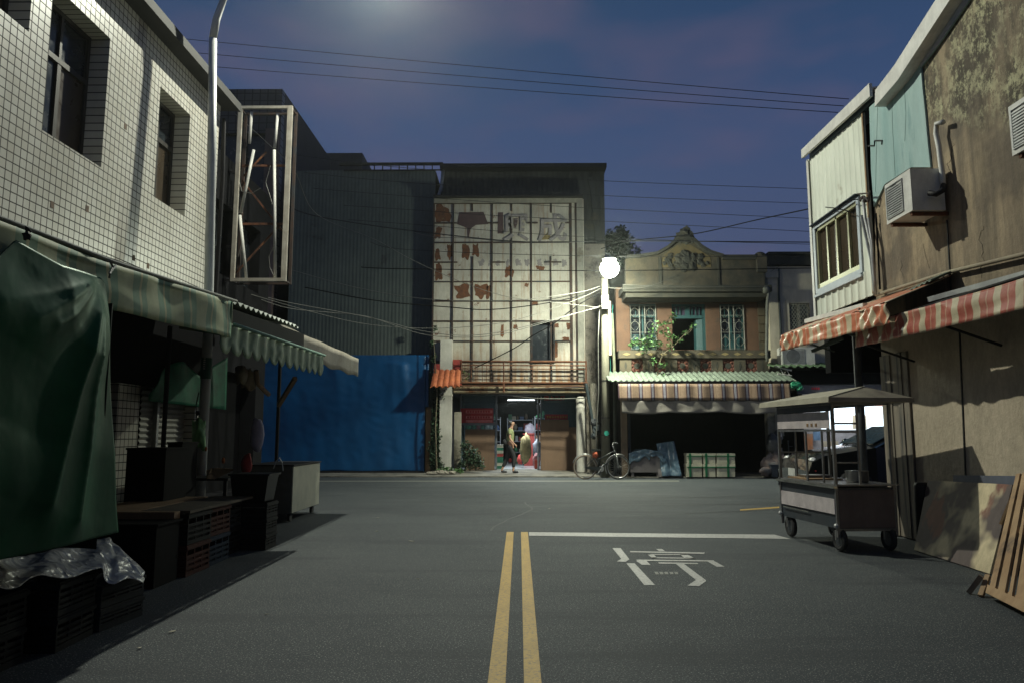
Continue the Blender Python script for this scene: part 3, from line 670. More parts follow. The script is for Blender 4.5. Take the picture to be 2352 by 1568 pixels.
sack(1207,996,1064,.20,27.2, mat('yellow_bag', (.27,.22,.09),(.17,.14,.06), 9), 'bulging yellow sack on the shop floor', 'sack')
sack(1217,972,1000,.20,29.2, mat('white_bag', (.40,.38,.42),(.26,.22,.28), 9), 'white bundle piled above the yellow sack in the shop')
sack(1194,1044,1066,.10,27.6, mat('red_bag', (.5,.06,.05)), 'small red bag behind the walking person in the shop')
sack(1233,1010,1055,.15,27.2, mat('grey_goods', (.3,.33,.38),(.12,.12,.14)), 'grey bundle by the right jamb inside the shop')
sack(1232,1040,1074,.13,26.5, mat('pink_goods', (.5,.25,.25),(.3,.1,.1)), 'pink parcel on the floor by the right jamb of the shop')
solo('red_carton', MB().box(XU(1228,1040,26.3), XU(1239,1040,26.3), 26.3, 26.5, .06, .36).box(XU(1229,1040,26.3), XU(1238,1040,26.3), 26.29, 26.299, .3, .33), mat('red_card', (.6,.08,.04)), 'small red carton at the foot of the right door frame', 'carton')
q = PY(1219,960,28.5)
solo('cash_stand', MB().box(q.x-.25, q.x+.35, 28.9, 29.3, .06, 1.25).box(q.x-.3, q.x+.4, 28.85, 29.35, 1.252, 1.3), mat('counter_red', (.35,.05,.04)), 'red counter at the back of the lit shop', 'counter')
# shelves of small goods deep in the shop
random.seed(21)
gc = [mat('goods_'+n, c, tuple(x*.6 for x in c), 9, .6) for n, c in (('red',(.30,.03,.03)),('blue',(.06,.12,.28)),('cream',(.42,.38,.28)),('green',(.05,.22,.10)),('brown',(.16,.09,.05)),('white',(.45,.45,.45)))]
for k, (xa, xb, yy) in enumerate(((ix0+.1, XU(1150,1000,30), 30.0), (XU(1228,1000,28.6), XU(1262,1000,28.6), 28.6), (XU(1165,1000,31.5), XU(1225,1000,31.5), 31.5))):
    sh_t = thing('goods_shelf', ('long shelf of small goods behind the left shop window','shelf of goods just inside the right of the doorway','shelf at the far back of the lit shop')[k], 'shelf', ((xa+xb)/2, yy, .06))
    mb = MB(); 
    for z in (.5, .95, 1.4, 1.85): mb.box(xa, xb, yy, yy+.35, z, z+.025)
    for x in (xa, xb-.03): mb.box(x, x+.03, yy+.001, yy+.349, .06, 1.95)
    part('rack', mb, fm, sh_t)
    bs = [MB() for _ in gc]
    for z in (.085, .527, .977, 1.427, 1.877):
        x = xa+.05
        while x < xb-.2:
            w = random.uniform(.08,.24); h = random.uniform(.12,.36); b_ = random.choice(bs); q_ = random.random()
            if q_ < .5: b_.box(x, x+w, yy+.02, yy+.25, z, z+h)
            else: b_.ball((x+w/2, yy+.15, z+h*.5), w*.5, 10, (1,.8,h/w), jit=.5)
            x += w+random.uniform(.01,.06)
    for b_, m_ in zip(bs, gc):
        if b_.v: part('goods', b_, m_, sh_t)
# fluorescent tube
ft = thing('shop_light', 'bright fluorescent tube hanging inside the shop doorway', 'light', PY(1190,919,27.2))
ta, tb = PY(1166,918,27.2), PY(1228,918,27.2)
part('tube', MB().tube([ta, tb], .011, 8), emit('tube_glow', (.85,.95,1), 6), ft)
part('housing', MB().box(ta.x, tb.x, 27.16, 27.24, ta.z+.03, ta.z+.08), white, ft)
li = bpy.data.lights.new('shop_light_lamp', 'AREA'); li.shape = 'RECTANGLE'; li.size = 1.2; li.size_y = .1; li.energy = POWER_SHOP; li.color = (.85,.95,1)
lo = bpy.data.objects.new('shop_lamp', li); COL.objects.link(lo); lo.parent = ft; lo.location = (0,0,-.03)
# ----- little roof of orange tiles with the ivy
rt = thing('tiled_hood', 'small hood of orange roof tiles around the white column', 'roof', PY(1020,888,23.7))
a, b = PY(988,888,23.5), PY(1056,888,23.5); t0, t1 = PY(996,850,23.95), PY(1058,850,23.95)
om = mat('orange_roof_tile', (.52,.15,.055), (.40,.10,.04), 6, .6, stain=(.2,.06,.03), sthr=.62)
def ft_(s, t):
    p = a.lerp(b, s).lerp(t0.lerp(t1, s), t); return p+Vector((0,0,.045*abs(math.sin(pi*s*5))-.02+(.02 if (t*3)%1 < .2 else 0)))
part('tiles', MB().sheet(ft_, 40, 9, (0,.02,-.03)), om, rt)
part('red_side', MB().box(XU(1038,840,23.9), XU(1059,840,23.9), 24.26, 24.3, ZV(885,Y=24), ZV(823,Y=24)), mat('red_tile_side', (.33,.045,.03), (.25,.03,.03), 10, .6), rt)
part('red_side', MB().box(XU(997,840,23.9), XU(1009.5,840,23.9), 24.0, 24.04, ZV(880,Y=24), ZV(835,Y=24)), MT['red_tile_side'], rt)
# ================================================================== foliage
def leaves(mb, c, r, n, s, sq=(1,1,1), flat_=.6):
    c = Vector(c)
    for _ in range(n):
        d = Vector((random.gauss(0,1), random.gauss(0,1), random.gauss(0,1))).normalized()*(random.random()**.45)
        q = c+Vector((d.x*r*sq[0], d.y*r*sq[1], d.z*r*sq[2]))
        u = Vector((random.gauss(0,1), random.gauss(0,1), random.gauss(0,flat_))).normalized(); w = u.cross(Vector((random.gauss(0,.5), random.gauss(0,.5), 1))).normalized()
        k = s*random.uniform(.6,1.3); mb.add([q-u*k, q+w*k*.5-u*.1*k, q+u*k, q-w*k*.5-u*.1*k], [(0,1,2,3)])
    return mb
leafm = mat('leaf_green', (.045,.085,.04), (.03,.06,.035), 12, .55, grime=.2)
leafb = mat('leaf_bright', (.10,.20,.06), (.06,.13,.045), 12, .55, grime=.2)
leafd = mat('leaf_dark', (.03,.05,.035), (.02,.035,.025), 6, .7, grime=.2)
stemm = mat('stem', (.14,.12,.07), (.1,.08,.05), 6)
# ivy climbing left of the white column
iv = thing('climbing_ivy', 'dark green ivy climbing the edge of the white column by the blue tarpaulin', 'plant', (XU(1000,1000,24), 24, .03))
mb = MB()
for (u, v_, r, n) in ((1000,1060,.30,300),(997,1030,.32,330),(1003,1000,.28,260),(998,970,.22,170),(1001,940,.20,150),(1000,912,.20,130),(1004,895,.2,100),(993,860,.16,90),(997,820,.16,80),(992,790,.14,60),(998,755,.12,40),(1015,905,.2,90),(1012,1068,.2,160)):
    leaves(mb, PY(u, v_, 24.12), r*.9, n, .05, (.8,.4,1.2))
part('foliage', mb, leafm, iv)
part('stem', MB().tube([PY(1003,1078,23.85), PY(1000,980,23.85), PY(1004,900,23.85), PY(996,780,23.9)], [.03,.025,.02,.01], 6), stemm, iv)
bu = thing('bush', 'leafy green bush in front of the left shop window', 'plant', (XU(1080,1050,24.1), 24.1, .03))
mb = MB()
for (u, v_, r, n) in ((1073,1035,.28,260),(1085,1045,.30,300),(1078,1060,.34,330),(1095,1058,.26,240),(1068,1020,.18,120),(1100,1068,.2,150),(1062,1068,.2,140)):
    leaves(mb, PY(u, v_, 24.1), r, n, .05, (1,.8,.9))
part('foliage', mb, leafm, bu)
part('stem', MB().tube([PY(1080,1080,24.1), PY(1082,1040,24.1)], .03, 6).tube([PY(1078,1080,24.1), PY(1070,1030,24.1)], .02, 6), stemm, bu)
# low weeds and stones at the column foot
mb = MB()
for (u, v_) in ((1015,1078),(1028,1076),(1040,1080),(1055,1080),(1008,1082)): leaves(mb, PY(u, v_, 23.6), .14, 70, .04, (1,.6,.6))
solo('weeds', mb, leafb, 'low weeds growing at the foot of the white column', 'weeds', kind='stuff')
stm = mat('stone', (.34,.30,.24), (.22,.2,.17), 5, .9)
for k, (u, s) in enumerate(((1013,.10),(1024,.12),(1036,.09),(1048,.10),(1000,.08))):
    q = G(u, 1084); solo('stone', MB().ball((q.x, 23.2, .03+s*.5), s, 8, (1.3,1,.6), jit=.7), stm, ('broken stone left of the white column foot','largest pale stone under the white column','stone just right of the white column foot','stone between the column and the bush','stone nearest the blue tarpaulin')[k], 'stone', 'stones by the column')
pl_ = thing('balcony_weed', 'small sprig growing on the rusty balcony ledge', 'plant', PY(1066,878,24.2))
part('foliage', leaves(leaves(MB(), PY(1063,850,24.2), .12, 16, .07), PY(1072,862,24.2), .12, 16, .06), leafb, pl_)
part('stem', MB().tube([PY(1066,878,24.2), PY(1064,852,24.2)], .01, 5), stemm, pl_)
# ================================================================== person walking past the shop
def skin(chains, sub=1):               # chains: list of [(x,y,z,r),...]; first vertex of later chains may reuse a point
    vs = []; es = []; rs = []; idx = {}
    for ch in chains:
        prev = None
        for (x, y, z, r) in ch:
            k = (round(x,4), round(y,4), round(z,4))
            if k not in idx: idx[k] = len(vs); vs.append((x,y,z)); rs.append(r)
            if prev is not None and prev != idx[k]: es.append((prev, idx[k]))
            prev = idx[k]
    me = bpy.data.meshes.new('s'); me.from_pydata(vs, es, []); o = bpy.data.objects.new('s', me); COL.objects.link(o)
    m = o.modifiers.new('k', 'SKIN'); m.use_smooth_shade = True
    for i, r in enumerate(rs):
        q = me.skin_vertices[0].data[i]; q.radius = (r, r) if not isinstance(r, tuple) else r; q.use_root = (i == 0)
    o.modifiers.new('d', 'SUBSURF').levels = sub; bpy.context.view_layer.update()
    res = bpy.data.meshes.new_from_object(o.evaluated_get(bpy.context.evaluated_depsgraph_get())); bpy.data.objects.remove(o)
    res.polygons.foreach_set('use_smooth', [True]*len(res.polygons)); return res
pos = G(1172, 1082)
P = thing('person', 'person in a pale green tee and black trousers walking right past the shop', 'person', (PY(1172,1082,24.1).x, 24.1, .03))
# local frame: x = walking direction (to the right), y away, z up
hip, kn = .90, .48
legL = [(0,0,hip,.11),(-.04,.09,.82,.092),(-.10,.09,.48,.06),(-.26,.09,.12,.038),(-.28,.09,.05,.04),(-.14,.09,.025,.032)]
legR = [(0,0,hip,.11),(.03,-.09,.82,.092),(.13,-.09,.48,.062),(.10,-.09,.11,.038),(.09,-.09,.05,.042),(.24,-.09,.03,.032)]
tor = [(0,0,hip,.11),(-.01,0,1.05,.112),(.0,0,1.22,.125),(.02,0,1.36,.10),(.035,0,1.43,.052),(.05,0,1.50,.055),(.07,0,1.56,.082),(.06,0,1.64,.078)]
sh_ = (.0,0,1.22,.125)
armR = [(.02,0,1.36,.10),(.01,-.16,1.36,.052),(-.02,-.20,1.12,.040),(.10,-.21,.95,.028),(.155,-.21,.90,.022)]
armL = [(.02,0,1.36,.10),(.01,.16,1.36,.052),(-.12,.20,1.14,.040),(-.02,.22,.95,.028),(.03,.22,.90,.022)]
skinm = mat('skin', (.42,.24,.16), (.38,.21,.14), 6, .6, grime=0)
hands = []
for (hx, hy, hz) in ((.155,-.21,.90), (.03,.22,.90)):
    for i in range(4): hands.append([(hx,hy,hz,.022),(hx+.03,hy-.024+.016*i,hz-.04,.009),(hx+.045,hy-.024+.016*i,hz-.075+.004*i,.008),(hx+.035,hy-.02+.014*i,hz-.10+.005*i,.007)])
    hands.append([(hx,hy,hz,.022),(hx+.035,hy-.02,hz-.012,.009),(hx+.06,hy-.022,hz-.035,.008)])
nosech = [(.07,0,1.56,.082),(.155,0,1.552,.014)]
body = part('body', skin([legL, legR, tor, armR, armL, nosech]+hands), skinm, P, local=True)
shirtm = mat('pale_green_shirt', (.28,.31,.15), (.22,.25,.12), 8, .85, grime=.15)
part('shirt', skin([[(0,0,.93,.135),(-.01,0,1.05,.135),(.0,0,1.22,.148),(.02,0,1.36,.118),(.03,0,1.42,.07)], [(.02,0,1.36,.118),(.01,-.16,1.355,.075),(-.012,-.19,1.20,.066)], [(.02,0,1.36,.118),(.01,.16,1.355,.075),(-.06,.19,1.21,.066)]]), shirtm, P, local=True)
trm = mat('black_trousers', (.014,.014,.016), (.022,.022,.024), 8, .8, grime=0)
part('trousers', skin([[(0,0,.96,.128),(0,0,hip,.128),(-.04,.09,.80,.108),(-.10,.09,.48,.078),(-.24,.09,.17,.055)], [(0,0,hip,.128),(.03,-.09,.80,.108),(.13,-.09,.48,.078),(.10,-.09,.16,.055)]]), trm, P, local=True)
shm = mat('dark_shoe', (.03,.03,.035), grime=0, rough=.6)
part('shoe', skin([[(-.31,.09,.05,.05),(-.22,.09,.045,.048),(-.10,.09,.03,.038)]]), shm, P, local=True)
part('shoe', skin([[(.06,-.09,.05,.05),(.15,-.09,.045,.048),(.27,-.09,.035,.038)]]), shm, P, local=True)
hr = mat('dark_hair', (.02,.017,.015), (.03,.025,.02), 20, .5, grime=0)
part('hair', skin([[(.065,0,1.64,.085),(.03,0,1.60,.088),(.0,0,1.55,.075)], [(.03,0,1.60,.088),(-.07,0,1.585,.04)]]), hr, P, local=True)
eye = MB()
for s in (-1, 1): eye.ball((.138, s*.032, 1.578), .011, 8); 
part('eye', eye, mat('eye_dark', (.02,.02,.02), grime=0), P, local=True)
part('ear', MB().ball((.055,-.085,1.565), .026, 8, (.8,.4,1.2)).ball((.055,.085,1.565), .026, 8, (.8,.4,1.2)), skinm, P, local=True, smooth=True)
part('mouth', MB().ball((.142,0,1.515), .012, 8, (.5,1.8,.5)), mat('lips', (.3,.1,.09), grime=0), P, local=True)
solo_bag = thing('shoulder_bag', 'black bag slung behind the waist of the walking person', 'bag', P.location+Vector((-.14,-.05,.88)))
part('bag_body', skin([[(-.0,0,.0,.10),(-.03,0,.10,.11),(-.01,0,.20,.09)]]), trm, solo_bag, local=True)
part('strap', MB().tube([(-.02,-.08,.18),(.06,-.11,.34),(.15,-.12,.50),(.2,-.03,.55)], .012, 6), trm, solo_bag, local=True)
# ================================================================== concrete utility pole with the glaring lamp
YQ = 22.0
up = thing('utility_pole', 'round concrete utility pole carrying the glaring lamp and a white box', 'utility pole', (PY(1391,1090,YQ).x, YQ, .03))
base = Vector((PY(1392,1090,YQ).x, YQ, .03)); topp = PY(1389,640,YQ)
cpm = mat('pole_concrete', (.17,.16,.115), (.11,.105,.075), 3, .85, stretch=(1,1,.4), stain=(.07,.06,.04), ssc=2, sthr=.56, bump=.3)
part('pole', MB().tube([base, base.lerp(topp,.5), topp], [.135,.115,.10], 20), cpm, up, smooth=True)
mb = MB()
for v_ in (875, 960, 1000): z = PY(1391,v_,YQ).z; t = (z-.03)/(topp.z-.03); mb.tube([base.lerp(topp,t), base.lerp(topp,t)+Vector((0,0,.03))], .14-.03*t, 16)
part('steel_band', mb, blackm, up)
r = rect(1382,680,1397,710,YQ-.2); part('switch_box', MB().box(r[0], r[1], YQ-.3, YQ-.12, r[2], r[3]).box(r[0]+.06, r[1]-.08, YQ-.31, YQ-.301, (r[2]+r[3])/2-.05, (r[2]+r[3])/2+.06), white, up)
part('conduit', MB().tube([PY(1388,680,YQ-.2), PY(1389,650,YQ-.2)], .014, 6).tube([PY(1377,712,YQ-.16), PY(1374,780,YQ-.16), PY(1375,900,YQ-.16), PY(1369,1000,YQ-.16), PY(1374,1060,YQ-.16)], .014, 6), cable_w, up, smooth=True)
lp = part('lamp_arm', MB().tube([PY(1389,646,YQ), LAMP_B+Vector((0,.6,.22)), LAMP_B+Vector((0,.0,.24))], .03, 8), galv, up)
gm2 = bpy.data.materials.new('lamp_glare'); gm2.use_nodes = True; nt = gm2.node_tree; nt.nodes.clear()
o_ = N(nt, 'ShaderNodeOutputMaterial'); a_ = N(nt, 'ShaderNodeAddShader'); t_ = N(nt, 'ShaderNodeBsdfTransparent'); e_ = N(nt, 'ShaderNodeEmission'); e_.inputs[0].default_value = (.93,1,.84,1); e_.inputs[1].default_value = 9
nt.links.new(t_.outputs[0], a_.inputs[0]); nt.links.new(e_.outputs[0], a_.inputs[1]); nt.links.new(a_.outputs[0], o_.inputs[0])
part('lamp_glare_globe', MB().ball(LAMP_B, .27, 24), gm2, up, smooth=True)  # glowing ball sized to the lamp's overexposed glare, not to a real globe
part('added_lamp_cap', MB().lathe(LAMP_B+Vector((0,0,.262)), [(.20,0),(.17,.03),(.06,.06)], 20), galv, up)  # cap added only to block the lamp's upward light
lb = bpy.data.lights.new('globe_light', 'POINT'); lb.energy = POWER_B; lb.shadow_soft_size = .15; lb.color = (.92, 1, .80)
lo = bpy.data.objects.new('globe_lamp', lb); COL.objects.link(lo); lo.parent = lp; lo.location = LAMP_B-wl(lp)
ld = bpy.data.lights.new('down_light', 'AREA'); ld.shape = 'DISK'; ld.size = .3; ld.energy = 560; ld.color = (.96, 1, .80)
lo = bpy.data.objects.new('down_lamp', ld); COL.objects.link(lo); lo.parent = lp; lo.location = LAMP_B-wl(lp)-Vector((0,0,.02)); lo.rotation_euler = (math.radians(14), math.radians(8), 0)
part('round_mark', MB().lathe((PY(1392,994,YQ).x, YQ-.142, PY(1392,994,YQ).z), [(.075,0),(.075,.012)], 8, 'y'), mat('teal_mark', (.02,.33,.24), grime=0), up, 'small teal round mark on the pole')
solo('notice_board', MB().box(PY(1397,750,21.95).x, PY(1406,750,21.95).x, 22.2, 22.24, PY(1401,815,22.2).z, PY(1401,692,22.2).z), mat('peach_board', (.62,.47,.36), (.5,.36,.27), 4, .6), 'narrow peach board fixed upright behind the utility pole', 'board')
solo('cloth_bundle', MB().ball(PY(1371,985,23.0), .13, 12, (1,.8,1.3), jit=.6).ball(PY(1366,968,23.0), .11, 12, (1.2,.8,1), jit=.6).ball(PY(1364,1000,23.0), .1, 12, jit=.5), mat('black_cloth', (.02,.03,.035), (.04,.04,.045)), 'dark bundle of cable boxes hanging on the thin column', 'bundle')
solo('leaning_pole', MB().tube([PY(1346,880,23.3), PY(1360,960,23.2), PY(1366,1000,23.2)], .05, 8), mat('dark_teal', (.02,.035,.04)), 'dark slanting bar from the rusty balcony to the thin column', 'bar')
solo('thin_post', MB().tube([(PY(1412,1000,22.6).x,22.6,.03), PY(1411,840,22.6), PY(1406,720,22.6)], .045, 8), mat('mossy_post', (.20,.2,.13), (.12,.13,.09), 4), 'thin mossy post between the utility pole and the striped awning', 'post')
mb = MB(); random.seed(3)
for i in range(16):
    a = PY(random.uniform(1352,1378), random.uniform(850,1040), YP-.0); pts = [Vector((a.x, YP-.01, a.z))]
    for k in range(6): pts.append(pts[-1]+Vector((random.uniform(-.10,.10), random.uniform(-.03,.0), random.uniform(-.02,.16))))
    mb.tube(pts, .012, 4)
mb2 = MB()
for i in range(10): leaves(mb2, PY(random.uniform(1350,1378), random.uniform(860,960), YP-.1), .09, 12, .04)
vr = thing('wall_creeper', 'dry tangled creeper on the old wall beside the utility pole', 'plant', PY(1365,1040,YP))
part('stem', mb, stemm, vr); part('foliage', mb2, leafd, vr)
# ================================================================== balcony building
YB = 23.4; YF = 22.5
B = thing('balcony_building', 'old two-storey house with curved pediment, turquoise windows and a carved balcony', 'building', (5, YB, 0))
XB = lambda u, v=760, Y=YB: PY(u, v, Y).x
ZB = lambda v, u=1600, Y=YB: PY(u, v, Y).z
bw = mat('salmon_plaster', (.15,.080,.047), (.105,.06,.038), 2, .85, stain=(.07,.055,.042), ssc=1.8, sthr=.56, bump=.2)
ow = mat('mouldy_plaster', (.115,.093,.058), (.075,.062,.043), 1.6, .9, stain=(.04,.04,.032), ssc=1.3, sthr=.44, sw=.2, bump=.4)
dk = mat('mossy_cornice', (.035,.036,.03), (.06,.055,.04), 3, .9, stain=(.09,.08,.05), sthr=.6, bump=.4)
bx0, bx1 = XB(1416), XB(1768)
o1, o2, o3 = rect(1447,698,1508,803,YB), rect(1544,698,1622,803,YB), rect(1654,698,1710,803,YB)
part('wall', wall_y(MB(), bx0, bx1, ZB(806), ZB(660), YB, .3, [(q[0],q[1],q[2]-.0,q[3]) for q in (o1,o2,o3)]), bw, B)
part('core', MB().box(bx0, bx1, YB+1.6, YB+8, 0, ZB(590)), dark, B)
# quoins on the right
mb = MB()
for k in range(7):
    z = ZB(803)+k*.27; mb.box(XB(1742), XB(1764), YB-.05, YB-.003, z, z+.245)
part('quoins', mb, ow, B)
teal = mat('turquoise_wood', (.022,.085,.088), (.016,.06,.065), 6, .6, stain=(.10,.12,.11), sthr=.6)
grl = mat('pale_grille', (.24,.25,.22), (.17,.16,.13), grime=0, rough=.5)
for k, q in enumerate((o1, o3)):
    x0, x1, z0, z1 = q; Y = YB+.12; zt = z1-(z1-z0)*.26
    mb = MB()
    mb.box(x0, x0+.06, Y, Y+.06, z0, z1).box(x1-.06, x1, Y, Y+.06, z0, z1).box(x0+.06, x1-.06, Y+.002, Y+.058, z1-.06, z1).box(x0+.06, x1-.06, Y-.01, Y+.05, zt-.05, zt+.04).box(x0+.06, x1-.06, Y+.002, Y+.058, z0, z0+.5)
    xm = (x0+x1)/2; mb.box(xm-.03, xm+.03, Y+.003, Y+.057, z0+.5, zt-.05).box(xm-.025, xm+.025, Y+.003, Y+.057, zt+.04, z1-.06)
    for f in (.25,.75): xx = x0+(x1-x0)*f; mb.box(xx-.012, xx+.012, Y+.01, Y+.05, zt+.04, z1-.06)
    w = part('window', mb, teal, B)
    part('pane', MB().box(x0+.05, x1-.05, Y+.062, Y+.07, z0, z1), pane, w)
    mb = MB()
    for f in (.36,.56,.97): xx = x0+(x1-x0)*f; mb.tube([(xx, YB-.04, z0), (xx, YB-.04, z1-.05)], .017, 6)
    for xx in (x0+.02,): mb.tube([(xx, YB-.04, z0), (xx, YB-.04, z1-.05)], .012, 6)
    for cxm in (x0+(x1-x0)*.18, x0+(x1-x0)*.77):
        for zc_ in (z0+.28, z0+.78, z0+1.2):
            for s in (-1, 1):
                mb.tube([(cxm+s*(.02+.11*math.sin(t*.6)), YB-.04, zc_-.18+t*.06) for t in range(7)], .007, 4)
                mb.tube([(cxm+s*.13*math.cos(t*.52), YB-.04, zc_+.11*math.sin(t*.52)) for t in range(7)], .006, 4)
    for z_ in (z0+.03, zt, z1-.08, z0+.55): mb.tube([(x0, YB-.045, z_), (x1, YB-.045, z_)], .009, 5)
    for f in (.36,.56,.97):
        for z_ in (z0+.3, z0+.85, z1-.2, z1-.45): mb.ball((x0+(x1-x0)*f, YB-.04, z_), .03, 6)
    part('grille', mb, grl, w)
x0, x1, z0, z1 = o2; zt = z1-(z1-z0)*.28; Y = YB+.1
mb = MB().box(x0, x0+.07, Y, Y+.08, zt, z1).box(x1-.09, x1, Y, Y+.08, z0, z1).box(x0+.07, x1-.09, Y+.003, Y+.077, z1-.07, z1).box(x0+.07, x1-.09, Y-.02, Y+.06, zt-.05, zt+.05)
xm = (x0+x1)/2; mb.box(xm-.09, xm+.05, Y+.004, Y+.076, zt+.05, z1-.07)
for f in (.16,.27,.62,.73,.84): xx = x0+(x1-x0)*f; mb.box(xx-.014, xx+.014, Y+.01, Y+.06, zt+.05, z1-.07)
dr = part('balcony_door', mb, teal, B)
part('door_leaf', MB().hexa([(x1-.28,YB+.2,z0),(x1-.095,YB+.13,z0),(x1-.095,YB+.17,z0),(x1-.28,YB+.5,z0),(x1-.28,YB+.2,zt-.06),(x1-.095,YB+.13,zt-.06),(x1-.095,YB+.17,zt-.06),(x1-.28,YB+.5,zt-.06)]), teal, dr)
part('transom_pane', MB().box(x0+.05, x1-.05, Y+.082, Y+.09, zt, z1), glass('violet_pane', (.05,.04,.07), .2), dr)
# balcony slab, balustrade
zb0, zb1, zb2, zb3 = ZB(868,Y=YF), ZB(856,Y=YF), ZB(822,Y=YF), ZB(804,Y=YF)
xf0, xf1 = XB(1424,830,YF), XB(1765,830,YF)
part('balcony_slab', MB().box(xf0-.05, xf1+.05, YF-.06, YB, zb0-.12, zb1), dk, B)
part('balcony_top', MB().box(xf0-.04, xf1+.06, YF-.05, YF+.2, zb2, zb3), ow, B)
mb = MB(); n = 13; dx = (xf1-xf0)/n
for k in range(0, n, 1):
    if k % 2 == 0: mb.box(xf0+k*dx, xf0+(k+1)*dx, YF, YF+.15, zb1+.002, zb2-.002)
split_part('baluster', mb, ow, B)
rl = mat('carved_red_tile', (.15,.05,.03), (.09,.035,.025), 8, .8)
mb = MB(); mb2 = MB()
for k in range(0, n):
    cxx = xf0+(k+.5)*dx; cz = (zb1+zb2)/2; rr = (zb2-zb1)*.46
    if k % 2 == 1:
        mb = MB(); mb.box(xf0+k*dx+.003, xf0+(k+1)*dx-.003, YF+.06, YF+.075, zb1+.002, zb2-.002)
        for t in range(8):
            a = t*pi/4; mb.ball((cxx+rr*.72*math.cos(a), YF+.05, cz+rr*.72*math.sin(a)), .045, 6, (1,.6,1))
        mb.tube([(cxx+rr*.95*math.cos(t*pi/8), YF+.04, cz+rr*.95*math.sin(t*pi/8)) for t in range(17)], .022, 5)
        part('pierced_tile', mb, rl, B); mb2.lathe((cxx, YF+.045, cz), [(rr*.42,0),(rr*.42,.01)], 12, 'y')
    else:
        mb2.prism([(cxx-.04, YF-.008, cz), (cxx, YF-.008, cz-.13), (cxx+.04, YF-.008, cz), (cxx, YF-.008, cz+.13)], (0,.006,0))
split_part('tile_boss', mb2, MT['mossy_cornice'], B)
mb = MB()
for k in range(12):
    cxx = xf0+.2+k*(xf1-xf0-.4)/11; cz = (zb2+zb3)/2; mb.prism([(cxx-.12, YF-.058, cz), (cxx, YF-.058, cz-.05), (cxx+.12, YF-.058, cz), (cxx, YF-.058, cz+.05)], (0,.006,0))
split_part('lozenge', mb, mat('ochre_plaster', (.30,.23,.10), (.2,.16,.08), 6), B)
# cornice and parapet
px0, px1 = XB(1448,660,YF), XB(1762,660,YF)
part('cornice', MB().box(px0-.25, px1+.1, YF-.15, YB+.3, ZB(672,Y=YF), ZB(657,Y=YF)).box(px0-.15, px1+.02, YF-.02, YB-.003, ZB(683,Y=YF), ZB(672,Y=YF)-.002), dk, B)
zq = lambda a, b: ((1400+a/3.92)/1.063, (500+b/3.92)/1.063)
outl = [(500,800),(500,520),(640,490),(700,480),(800,455),(900,400),(960,345),(1000,270),(1070,235),(1140,270),(1165,330),(1220,390),(1310,445),(1420,480),(1740,490),(1830,500),(1830,800)]
def polyY(pts, Y, th): return MB().prism([Vector((PY(a, b, Y).x, Y, PY(a, b, Y).z)) for a, b in pts], (0, th, 0))
part('parapet', polyY([zq(*q) for q in outl], YF, .25), ow, B)
mb = MB()
rim = [zq(*q) for q in ((640,492),(800,468),(900,412),(965,355),(1010,330),(1070,325),(1130,330),(1165,350),(1220,402),(1310,456),(1430,492))]
pr = [PY(a, b, YF-.06) for a, b in rim]
for a, b in zip(pr, pr[1:]): mb.bar(a, b, .2, .09)
z_ = ZB(585,Y=YF); mb.box(px0-.1, PY(*zq(640,492),YF).x, YF-.1, YF-.003, PY(*zq(600,500),YF).z-.05, PY(*zq(600,500),YF).z+.05)
mb.box(PY(*zq(1420,492),YF).x, PY(*zq(1740,492),YF).x, YF-.1, YF-.003, PY(*zq(1500,495),YF).z-.12, PY(*zq(1500,495),YF).z+.03)
mb.box(PY(*zq(810,492),YF).x, PY(*zq(840,492),YF).x, YF-.04, YF-.003, PY(*zq(810,780),YF).z, PY(*zq(810,510),YF).z)
mb.box(PY(*zq(1370,492),YF).x, PY(*zq(1390,492),YF).x, YF-.04, YF-.003, PY(*zq(1370,780),YF).z, PY(*zq(1370,510),YF).z)
part('coping', mb, dk, B)
mb = MB()
for (a, b, r_) in ((1070,265,.17),(1030,300,.15),(1110,300,.15),(1010,335,.12),(1135,335,.12),(1070,320,.2),(985,345,.08),(1165,350,.08)):
    mb.ball(PY(*zq(a, b), YF+.0), r_, 10, (1,.7,1), jit=.6)
part('finial', mb, dk, B)
mb = MB()
for (a, b, r_) in ((1060,480,.13),(1020,520,.16),(1080,530,.2),(1130,520,.16),(1060,580,.2),(1120,580,.17),(1000,570,.13),(925,490,.09),(905,530,.10),(925,575,.08),(870,560,.06),(1215,500,.09),(1205,545,.10),(1240,575,.08),(1280,560,.06),(950,610,.06),(1150,620,.06)):
    mb.ball(PY(*zq(a, b), YF-.03), r_, 10, (1,.5,1), jit=.7)
part('relief', mb, dk, B)
part('pediment_field', polyY([zq(*q) for q in ((830,500),(930,430),(1000,385),(1070,372),(1140,395),(1230,450),(1310,500),(1320,600),(830,600))], YF-.012, .01), mat('yellow_plaster', (.15,.112,.05), (.10,.078,.037), 2, .85, stain=(.07,.065,.05), ssc=2, sthr=.55), B)
# end pier of the parapet and rain pipe
kx = PY(*zq(1790,600),YF)
part('end_pier', MB().box(kx.x-.13, kx.x+.17, YF-.12, YF+.2, PY(*zq(1790,650),YF).z, PY(*zq(1790,500),YF).z).ball((kx.x+.02, YF+.04, PY(*zq(1790,495),YF).z), .19, 12, (1,.8,.8)), ow, B)
dp = [PY(*zq(1840,815),YF-.1), PY(*zq(1868,850),YF-.1), PY(*zq(1855,950),YF-.1), PY(*zq(1850,1390),YF-.1), PY(*zq(1855,1500),YF-.1)]
part('rain_pipe', MB().tube(dp, .05, 8).ball(dp[0], .13, 8), mat('grey_pipe', (.17,.17,.14), (.1,.1,.09)), B, smooth=True)
